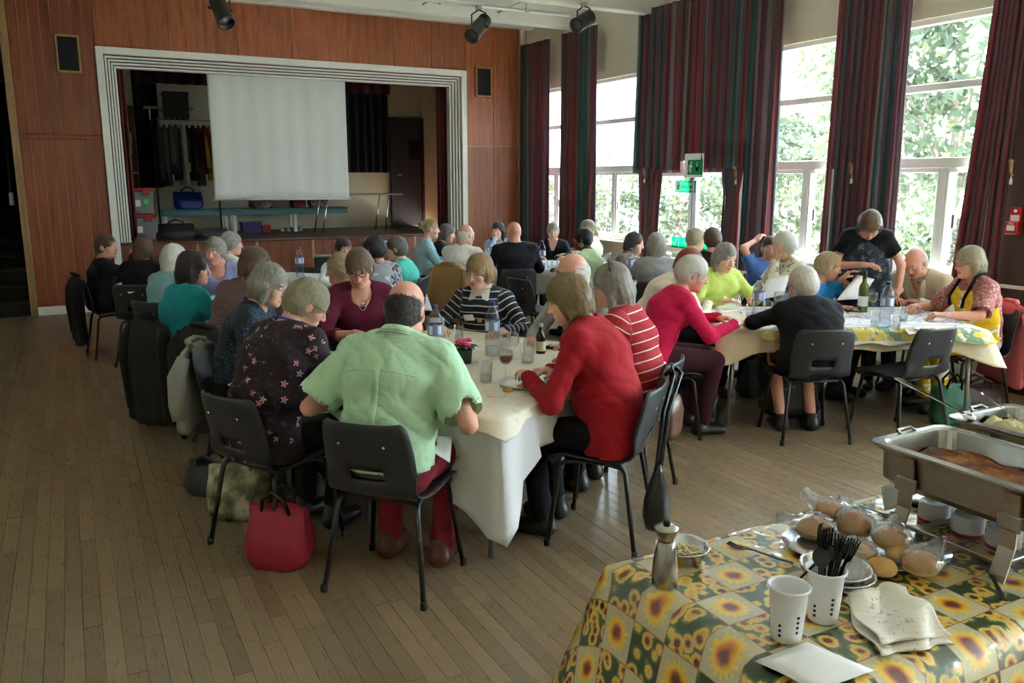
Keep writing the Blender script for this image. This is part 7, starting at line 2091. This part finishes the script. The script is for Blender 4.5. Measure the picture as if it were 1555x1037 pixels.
# foil dish of grated cheese
M_foil = plain('foil', (.72, .72, .74), .22, 1.0, var=.06, bump=.5, bscale=60)
def foil_dish(name, label, loc, r, h, fill=None, n=48, cat='dish'):
    e = empty(name, loc, 0, label, cat)
    prof = [(r*.74, 0), (r*.80, .003), (r*.97, h-.004), (r*1.05, h), (r*1.055, h-.003), (r*1.05, h+.002), (r*.96, h-.002), (r*.79, .005), (.001, .004)]
    rings = [[(q*(1+(.015*math.sin(k*math.pi) if False else .012*(-1)**k*(z > .004)))*math.cos(2*math.pi*k/n), q*(1+.012*(-1)**k*(z > .004))*math.sin(2*math.pi*k/n), z) for k in range(n)] for q, z in prof]
    MB().rings(rings, smooth=True).build('dish', M_foil, e)
    if fill:
        g_ = np.random.default_rng(4); mm = plain('grated_cheese', srgb(236, 222, 176), .6, var=.1)
        q = MB()
        for k in range(130):
            a = g_.uniform(0, 6.28); rr_ = r*.72*math.sqrt(g_.uniform(0, 1)); z = .007+.012*(1-(rr_/r)**2)*g_.uniform(.4, 1.4); b = g_.uniform(0, 6.28)
            q.tube([(rr_*math.cos(a)-.010*math.cos(b), rr_*math.sin(a)-.010*math.sin(b), z), (rr_*math.cos(a)+.010*math.cos(b), rr_*math.sin(a)+.010*math.sin(b), z+g_.uniform(-.003, .004))], .0018, 5)
        o = q.build('grated_cheese', mm, e); o['kind'] = 'stuff'
    return e
foil_dish('foil_dish', 'round foil dish of grated cheese behind the pepper mill', atz(1036, 846, ZB), .066, .034, True)
foil_dish('foil_dish', 'lower foil dish in the nested pair behind the white cups', atz(1272, 884, ZB), .082, .030)
o_ = foil_dish('foil_dish', 'upper foil dish in the nested pair behind the white cups', atz(1272, 884, ZB)+Vector((-.005, .004, .014)), .080, .030)
# platter of bagged rolls
pl = atz(1318, 846, ZB)+Vector((.03, .035, 0))
e = empty('serving_platter', pl, -R(35), 'oval silver platter under the bread rolls', 'platter')
MB().rings([[(a_*math.cos(2*math.pi*k/48), b_*math.sin(2*math.pi*k/48), z) for k in range(48)] for a_, b_, z in ((.15, .095, 0), (.165, .108, .003), (.21, .145, .012), (.212, .147, .014), (.165, .106, .006), (.01, .008, .005))], smooth=True).build('dish', M_foil, e)
m, t, p = new_mat('roll_crust')
ob = t.coord('Object'); sp_ = t.n('ShaderNodeSeparateXYZ'); t.l(ob, sp_.inputs[0])
f_ = t.math('ADD', t.math('MULTIPLY', sp_.outputs[2], 14.0), t.math('MULTIPLY', t.noise(ob, 26, 3), .55))
t.l(t.ramp(f_, [(.25, srgb(232, 206, 150)), (.55, srgb(214, 166, 96)), (.95, srgb(190, 124, 62))]), p.inputs[0]); p.inputs['Roughness'].default_value = .55
t.l(t.bump(t.noise(ob, 70, 3), .2, .006), p.inputs['Normal'])
M_roll = m
M_film = glassy('cellophane', (1, 1, 1), .10, .98, .14, milk=.10)
def roll(loc, r, h, rz, label, bag, seed):
    e = empty('bread_roll', loc, rz, label, 'bread roll')
    rings = []
    for z_, k_ in ((0, .80), (.06, .93), (.22, 1.0), (.45, .97), (.68, .82), (.86, .55), (.96, .28), (1.0, .03)):
        rings.append([(r*k_*math.cos(2*math.pi*i/24)*(1+.03*math.sin(3*i*.26+seed)), r*k_*.92*math.sin(2*math.pi*i/24)*(1+.03*math.sin(2*i*.26+seed)), h*z_) for i in range(24)])
    MB().rings(rings, smooth=True).build('crust', M_roll, e)
    if bag:
        g_ = np.random.default_rng(seed); nu, nv = 40, 22
        Ug, Vg = np.meshgrid(np.arange(nu)*2*np.pi/nu, np.linspace(0, 1, nv))
        th_ = Vg*np.pi
        bx_ = r*1.10*np.sin(th_)*np.cos(Ug); by_ = r*1.04*np.sin(th_)*np.sin(Ug); bz_ = h*.56-h*.66*np.cos(th_)
        # gathered tail to one side
        w = np.clip((np.cos(Ug)*np.sin(th_)-.55)/.45, 0, 1)**1.5
        bx_ = bx_+w*r*1.0; by_ = by_*(1-.35*w)+w*.006*np.sin(Ug*9); bz_ = bz_+w*.02+w*.010*np.sin(Vg*20+seed)
        cr = .0024*np.sin(Ug*7+seed*2+3*np.sin(Vg*9))*np.sin(Vg*17+seed)+.0018*np.sin(Ug*15-Vg*26)
        P_ = np.stack([bx_*(1+cr/r), by_*(1+cr/r), np.maximum(.001, bz_+cr)], 2)
        link_mesh('bag', shell(P_[::-1], .0004, closed_u=True), M_film, e)
    return e
zr = ZB+.012
for k, (px_, py_, r_, h_, z_, rz_, bag_, lab) in enumerate((
        (1236, 812, .048, .050, 0, 2.6, True, 'bagged roll at the far end of the platter'),
        (1258, 785, .044, .046, .020, 1.7, True, 'bagged roll perched behind the others on the platter'),
        (1296, 808, .050, .058, .004, 1.0, True, 'large bagged roll beside the spoons on the platter'),
        (1300, 848, .046, .044, 0, 3.6, True, 'bagged roll just behind the black spoons'),
        (1352, 828, .048, .048, .010, .6, True, 'bagged roll in the middle of the platter'),
        (1368, 846, .042, .034, 0, .3, False, 'bare split roll between the bagged rolls'),
        (1338, 868, .040, .036, 0, .2, False, 'bare small roll at the platter edge by the foil dishes'),
        (1398, 866, .047, .050, 0, .15, True, 'bagged roll nearest the chafing dish'))):
    roll(atz(px_, py_, zr+z_), r_, h_, rz_, lab, bag_, k+1)
# white perforated cutlery cups
M_cup = plain('white_plastic', srgb(232, 232, 236), .35, var=.03, **{'Subsurface Weight': 0.0})
M_hole = plain('hole_dark', (.02, .02, .022), .8)
def cup(loc, label, rz):
    e = empty('cutlery_cup', loc, rz, label, 'cup')
    prof = [(.028, 0), (.031, .002), (.0335, .020), (.0395, .112), (.0445, .117), (.0450, .121), (.0430, .123), (.0380, .118), (.0320, .022), (.001, .006)]
    MB().lathe(prof, 40).build('body', M_cup, e)
    for c_ in range(6):
        for j in range(4 if c_ % 2 else 3):
            a = c_*math.pi/3; z = (.030 if c_ % 2 else .02)+j*.0115; r_ = .0335+(z-.02)/.092*.006
            M_ = Matrix.Translation((r_*math.cos(a), r_*math.sin(a), z)) @ Matrix.Rotation(a, 4, 'Z') @ Matrix.Rotation(math.pi/2, 4, 'Y')
            MB().lathe([(.0032, -.004), (.0032, .0009), (.001, .0010)], 10, M_).build('drain_hole', M_hole, e)
    return e
c1_ = atz(1193, 968, ZB); c2_ = atz(1250, 942, ZB)+Vector((.004, .006, 0))
cup(c1_, 'white perforated plastic cutlery cup standing empty', R(200)); cup(c2_, 'white perforated plastic cutlery cup filled with black spoons', R(190))
M_bp = plain('black_plastic', (.012, .012, .013), .28, var=.1)
rs = random.Random(2)
rt_ = Vector((_cyw, -_sy, 0)); fwd_ = Vector((_sy, _cyw, 0))
def stand_item(kind, tip, hd_, label, group, spin):
    e = empty('plastic_'+kind, c2_, 0, label, kind, group)
    d = (hd_-tip).normalized(); q_ = d.to_track_quat('Z', 'Y').to_matrix().to_4x4(); q_.translation = hd_
    q_ = q_ @ Matrix.Rotation(spin, 4, 'Z')
    MB().tube([tip, tip.lerp(hd_, .6), hd_], [.003, .0028, .0034], 8).build('handle', M_bp, e)
    if kind == 'spoon': MB().ellipsoid((0, 0, .020), (.018, .004, .026), 16, 10, M=q_).build('bowl', M_bp, e)
    else:
        MB().rings([[(w*c_, .0012*z_, z) for c_, z_ in ((-1, -1), (1, -1), (1, 1), (-1, 1))] for w, z in ((.003, 0), (.010, .008), (.0115, .020))], M=q_).build('shoulder', M_bp, e)
        for k in range(4):
            o_ = (k-1.5)*.0064
            MB().rings([[(o_+.0016*c_, .0011*z_+y_, z) for c_, z_ in ((-1, -1), (1, -1), (1, 1), (-1, 1))] for y_, z in ((0, .019), (.001, .034), (.004, .050))], M=q_).build('tine', M_bp, e)
for k in range(12):
    a_ = k/11
    hd_ = rt_*(-.012+.062*a_)+fwd_*rs.uniform(-.012, .02)+Vector((0, 0, .160-.030*a_+rs.uniform(-.006, .006)))
    tip = rt_*rs.uniform(-.012, .006)+fwd_*rs.uniform(-.012, .012)+Vector((0, 0, .014))
    stand_item('fork', tip, hd_, 'black plastic fork fanned out of the white cup', 'black forks in the cup', rs.uniform(-.5, .5)+YAW)
stand_item('spoon', rt_*-.075+fwd_*-.01+Vector((0, 0, .085)), rt_*-.020+Vector((0, 0, .137)), 'black plastic spoon leaning across the rims of both white cups', None, YAW)
stand_item('spoon', rt_*.004+Vector((0, 0, .02)), rt_*-.016+fwd_*-.012+Vector((0, 0, .132)), 'black plastic spoon upright among the forks in the white cup', None, YAW)
# loose black forks and knives
def fork(name, label, a, b, lift=.006):
    e = empty(name, a, 0, label, name.split('_')[-1])
    v = b-a; L = v.length; d = v.normalized(); s_ = Vector((-d.y, d.x, 0))
    MB().rings([[tuple(d*x+s_*(w*c_)+Vector((0, 0, h+.0022*z_))) for c_, z_ in ((-1, 0), (1, 0), (1, 1), (-1, 1))] for x, w, h in ((0, .0045, .002), (L*.25, .0040, .003), (L*.6, .0032, .007), (L*.70, .0070, .006), (L*.76, .0115, .004))]).build('handle', M_bp, e)
    if 'fork' in name:
        for k in range(4):
            o_ = (k-1.5)*.0058
            MB().rings([[tuple(d*x+s_*(o_+.0015*c_)+Vector((0, 0, h+.0018*z_))) for c_, z_ in ((-1, 0), (1, 0), (1, 1), (-1, 1))] for x, h in ((L*.75, .004), (L*.88, .003), (L, .008))]).build('tine', M_bp, e)
    else:
        MB().rings([[tuple(d*x+s_*(w0+(w1-w0)*c_)+Vector((0, 0, .002+.0018*z_))) for c_, z_ in ((0, 0), (1, 0), (1, 1), (0, 1))] for x, w0, w1 in ((L*.55, -.005, .005), (L*.75, -.006, .008), (L*.95, -.004, .007), (L, .002, .005))]).build('blade', M_bp, e)
    return e
fork('plastic_fork', 'black plastic fork lying beyond the pepper mill', atz(1205, 857, ZB+.002), atz(1105, 828, ZB+.002))
fork('plastic_fork', 'black plastic fork lying by the chafing dish feet', atz(1528, 914, ZB+.002), atz(1487, 852, ZB+.002))
fork('plastic_knife', 'black plastic knife lying alongside the fork by the chafing dish', atz(1520, 912, ZB+.002), atz(1500, 858, ZB+.002))
fork('table_knife', 'dark handled knife lying by the bread near the far edge', atz(1303, 768, ZB+.002), atz(1362, 793, ZB+.002))
# paper napkin and tea towel
M_pnap = plain('paper_white', srgb(236, 234, 234), .8, var=.03, bump=.2, bscale=40)
sheet('paper_napkin', 'white paper napkin folded square at the table corner', [atz(1146, 1004, ZB+.006), atz(1238, 1050, ZB+.006), atz(1327, 1018, ZB+.006), atz(1226, 975, ZB+.006)], M_pnap, 'napkin')
m, t, p = new_mat('tea_towel')
uv = t.n('ShaderNodeUVMap').outputs[0]; sx_ = t.n('ShaderNodeSeparateXYZ'); t.l(uv, sx_.inputs[0])
rib = t.math('SINE', t.math('MULTIPLY', sx_.outputs[1], 520.0))
em = t.math('MULTIPLY', t.math('LESS_THAN', t.math('ABSOLUTE', t.math('SUBTRACT', sx_.outputs[0], .075)), .045), t.math('GREATER_THAN', t.noise(uv, 60, 3), .60))
t.l(t.mix(t.math('MULTIPLY', em, .7), srgb(236, 228, 216), srgb(160, 144, 182)), p.inputs[0]); p.inputs['Roughness'].default_value = .9
t.l(t.bump(rib, .25, .002), p.inputs['Normal'])
e = empty('tea_towel', atz(1355, 950, ZB), 0, 'crumpled ribbed white tea towel with lilac border hanging over the edge', 'towel')
L_ = [Vector(v) for v in (atz(1280, 905, ZB), atz(1372, 893, ZB), atz(1448, 968, ZB), atz(1330, 990, ZB))]
nu, nv = 46, 40; rows = np.zeros((nv, nu, 3)); uvs = np.zeros((nv, nu, 2))
for j in range(nv):
    for i in range(nu):
        u, v = i/(nu-1), j/(nv-1)
        q = L_[0].lerp(L_[1], u).lerp(L_[3].lerp(L_[2], u), v)
        off = max(0, BY0-.012-q.y)
        z = ZB+.010+.014*math.sin(u*5+1.4*v+.4)**2*math.sin(math.pi*v*.8+.3)+.005*math.sin(v*7+u*4)+.003*math.sin(u*11-v*5)
        x, y = q.x+.010*math.sin(v*9+u*3), q.y+.008*math.sin(u*12+v*4)
        if off > 0: y = BY0-.020-.05*min(1, off/.06); z -= off*1.2
        rows[j, i] = (x, y, max(z, ZB+.002) if off <= 0 else z); uvs[j, i] = (u*.22, v*.2)
link_mesh('cloth', shell(rows-np.array(e.location), .003, uv=uvs), m, e)
rows2 = rows.copy(); rows2[:, :, 2] -= .008; rows2[:, :, 0] -= .018; rows2[:, :, 1] -= .016
rows2[:, :, 2] = np.where(rows2[:, :, 1] > BY0-.01, np.maximum(rows2[:, :, 2]-.004, ZB+.001), rows2[:, :, 2])
link_mesh('under_fold', shell(rows2-np.array(e.location), .003, uv=uvs), m, e)
# chafing dishes
m, t, p = new_mat('baked_sauce')
ob = t.coord('Object'); n_ = t.noise(ob, 16, 5, .65)
t.l(t.ramp(n_, [(.34, srgb(70, 34, 16)), (.48, srgb(128, 66, 24)), (.58, srgb(176, 112, 48)), (.72, srgb(206, 170, 120))]), p.inputs[0]); p.inputs['Roughness'].default_value = .35
t.l(t.bump(t.noise(ob, 40, 4), .5, .01), p.inputs['Normal']); M_sauce = m
M_mash = plain('mash', srgb(206, 196, 150), .7, var=.12, bump=.5, bscale=30)
def chafer(x0, y0, w, L, label, food, seed):
    """long side along Y; x0,y0 near left corner of the rim"""
    e = empty('chafing_dish', (x0+w/2, y0+L/2, ZB), 0, label, 'chafing dish')
    zr_ = .232
    def rr(a, b, z, c=.04, n=6):
        out = []
        for (sx, sy, a0) in ((1, 1, 0), (-1, 1, 90), (-1, -1, 180), (1, -1, 270)):
            for k in range(n): an_ = R(a0+90*k/(n-1)); out.append((sx*(a-c)+c*math.cos(an_), sy*(b-c)+c*math.sin(an_), z))
        return out
    a, b = w/2, L/2
    MB().rings([rr(a-.045, b-.045, zr_-.115), rr(a-.026, b-.026, zr_-.095), rr(a-.022, b-.022, zr_-.012), rr(a-.012, b-.012, zr_-.010), rr(a-.010, b-.010, zr_-.002), rr(a-.020, b-.020, zr_-.002), rr(a-.03, b-.03, zr_-.09), rr(a-.05, b-.05, zr_-.10)], smooth=False).build('water_pan', M_brushed_dirty, e)
    MB().rings([rr(a-.010, b-.010, zr_-.002), rr(a, b, zr_), rr(a, b, zr_+.006), rr(a-.024, b-.024, zr_+.008), rr(a-.030, b-.030, zr_+.002), rr(a-.042, b-.042, zr_-.060), rr(a-.055, b-.055, zr_-.064)], smooth=False, caps=False).build('food_pan', M_brushed, e)
    g_ = np.random.default_rng(seed)
    Ug, Vg = np.meshgrid(np.linspace(-1, 1, 40), np.linspace(-1, 1, 60))
    if food == 'sauce':
        e2 = np.maximum(np.abs(Ug), np.abs(Vg))
        Zf = zr_-.056+.016*np.clip((e2-.90)/.1, 0, 1)*(.65+.35*np.sin(Ug*7+Vg*9+seed))+.0025*np.sin(Ug*13+seed)*np.sin(Vg*19)+.0012*g_.normal(size=Ug.shape)*(e2 < .97)
    else:
        Zf = zr_-.040+.030*np.clip(1-np.abs(Ug)**3, 0, 1)*(.4+.6*np.abs(np.sin(Vg*5+seed)))+.012*np.sin(Ug*7+Vg*4)*np.sin(Vg*11)+.003*g_.normal(size=Ug.shape)
    P_ = np.stack([Ug*(a-.044), Vg*(b-.044), Zf], 2)
    link_mesh('food', shell(P_, .004), M_sauce if food == 'sauce' else M_mash, e)
    for sx in (-1, 1):
        for sy in (-1, 1):
            xx, yy = sx*(a-.012), sy*(b-.13)
            MB().rings([[(xx+dx*.003+ox, yy+dy*.020, z) for dx, dy in ((-1, -1), (1, -1), (1, 1), (-1, 1))] for z, ox in ((0, sx*.030), (.03, sx*.018), (.08, 0), (.15, -sx*.002), (.19, 0), (zr_-.012, sx*.006))]).build('leg', M_brushed_dirty, e)
            MB().bbox((xx-.008, yy-.030, .125), (xx+.008, yy+.030, .165), .003).build('bracket', M_brushed_dirty, e)
        MB().bbox((sx*(a-.02)-.004, -b+.13, .020), (sx*(a-.02)+.004, b-.13, .032), .002).build('stretcher', M_brushed_dirty, e)
    for sy in (-1, 1):
        MB().tube([(-.035, sy*(b-.012), zr_+.006), (-.028, sy*(b+.004), zr_+.014), (.028, sy*(b+.004), zr_+.014), (.035, sy*(b-.012), zr_+.006)], .004, 8).build('handle', M_brushed, e)
        MB().bbox((-a+.03, sy*(b-.16)-.012, .018), (a-.03, sy*(b-.16)+.012, .024), .002).build('shelf_bar', M_brushed_dirty, e)
    return e
chafer(1.93, .955, .335, .545, 'steel chafing dish with brown baked sauce left in the pan', 'sauce', 2)
chafer(2.345, 1.005, .335, .545, 'steel chafing dish of mashed potato with serving spoon', 'mash', 5)
M_tin = plain('fuel_tin', srgb(206, 204, 214), .35, var=.05); M_tinred = plain('fuel_tin_band', srgb(150, 40, 48), .4)
for k, y_ in enumerate((1.385, 1.285, 1.185)):
    e = empty('fuel_tin', (2.10, y_, ZB), 0, ['white fuel tin with red band under the far end of the sauce dish', 'white fuel tin with red band under the middle of the sauce dish', 'white fuel tin with red band under the near end of the sauce dish'][k], 'tin')
    MB().lathe([(.040, 0), (.042, .002), (.042, .056), (.040, .060), (.034, .062), (.030, .058), (.001, .058)], 24).build('body', M_tin, e)
    MB().lathe([(.0422, .004), (.0426, .005), (.0426, .014), (.0422, .015)], 24, caps=False).build('red_band', M_tinred, e)
# serving spoons
def spoon(label, a, b, bowl=(.028, .038)):
    e = empty('serving_spoon', a, 0, label, 'spoon'); v = b-a; d = v.normalized(); s_ = d.cross(Vector((0, 0, 1))).normalized(); u_ = s_.cross(d)
    MB().rings([[tuple(v*x+s_*(w*c_)+u_*(.0016*z_)) for c_, z_ in ((-1, -1), (1, -1), (1, 1), (-1, 1))] for x, w in ((0, .011), (.12, .012), (.5, .006), (.85, .004), (1, .006))]).build('handle', M_chrome, e)
    M_ = Matrix((( s_.x, d.x, u_.x, b.x-a.x+d.x*bowl[1]*.8), (s_.y, d.y, u_.y, b.y-a.y+d.y*bowl[1]*.8), (s_.z, d.z, u_.z, b.z-a.z+d.z*bowl[1]*.8), (0, 0, 0, 1)))
    MB().ellipsoid((0, 0, 0), (bowl[0], bowl[1], .007), 18, 8, M=M_).build('bowl', M_chrome, e)
spoon('steel serving spoon resting in the mashed potato', Vector((2.385, 1.46, ZB+.325)), Vector((2.49, 1.36, ZB+.222)))
spoon('long handled ladle leaning out of the sauce dish', Vector((2.42, 1.78, ZB+.30)), Vector((2.375, 1.50, ZB+.250)), (.02, .02))
e = empty('black_lid', atz(1392, 768, ZB), -R(20), 'small black cap lying under the chafing dish', 'cap'); MB().lathe([(.018, 0), (.020, .002), (.020, .012), (.016, .016), (.001, .017)], 20).build('cap', M_bp, e)
sheet('paper_label', 'white card propped under the sauce dish', [Vector((2.04, 1.50, ZB+.002)), Vector((2.16, 1.50, ZB+.002)), Vector((2.16, 1.52, ZB+.07)), Vector((2.04, 1.52, ZB+.07))], M_paper, 'card')
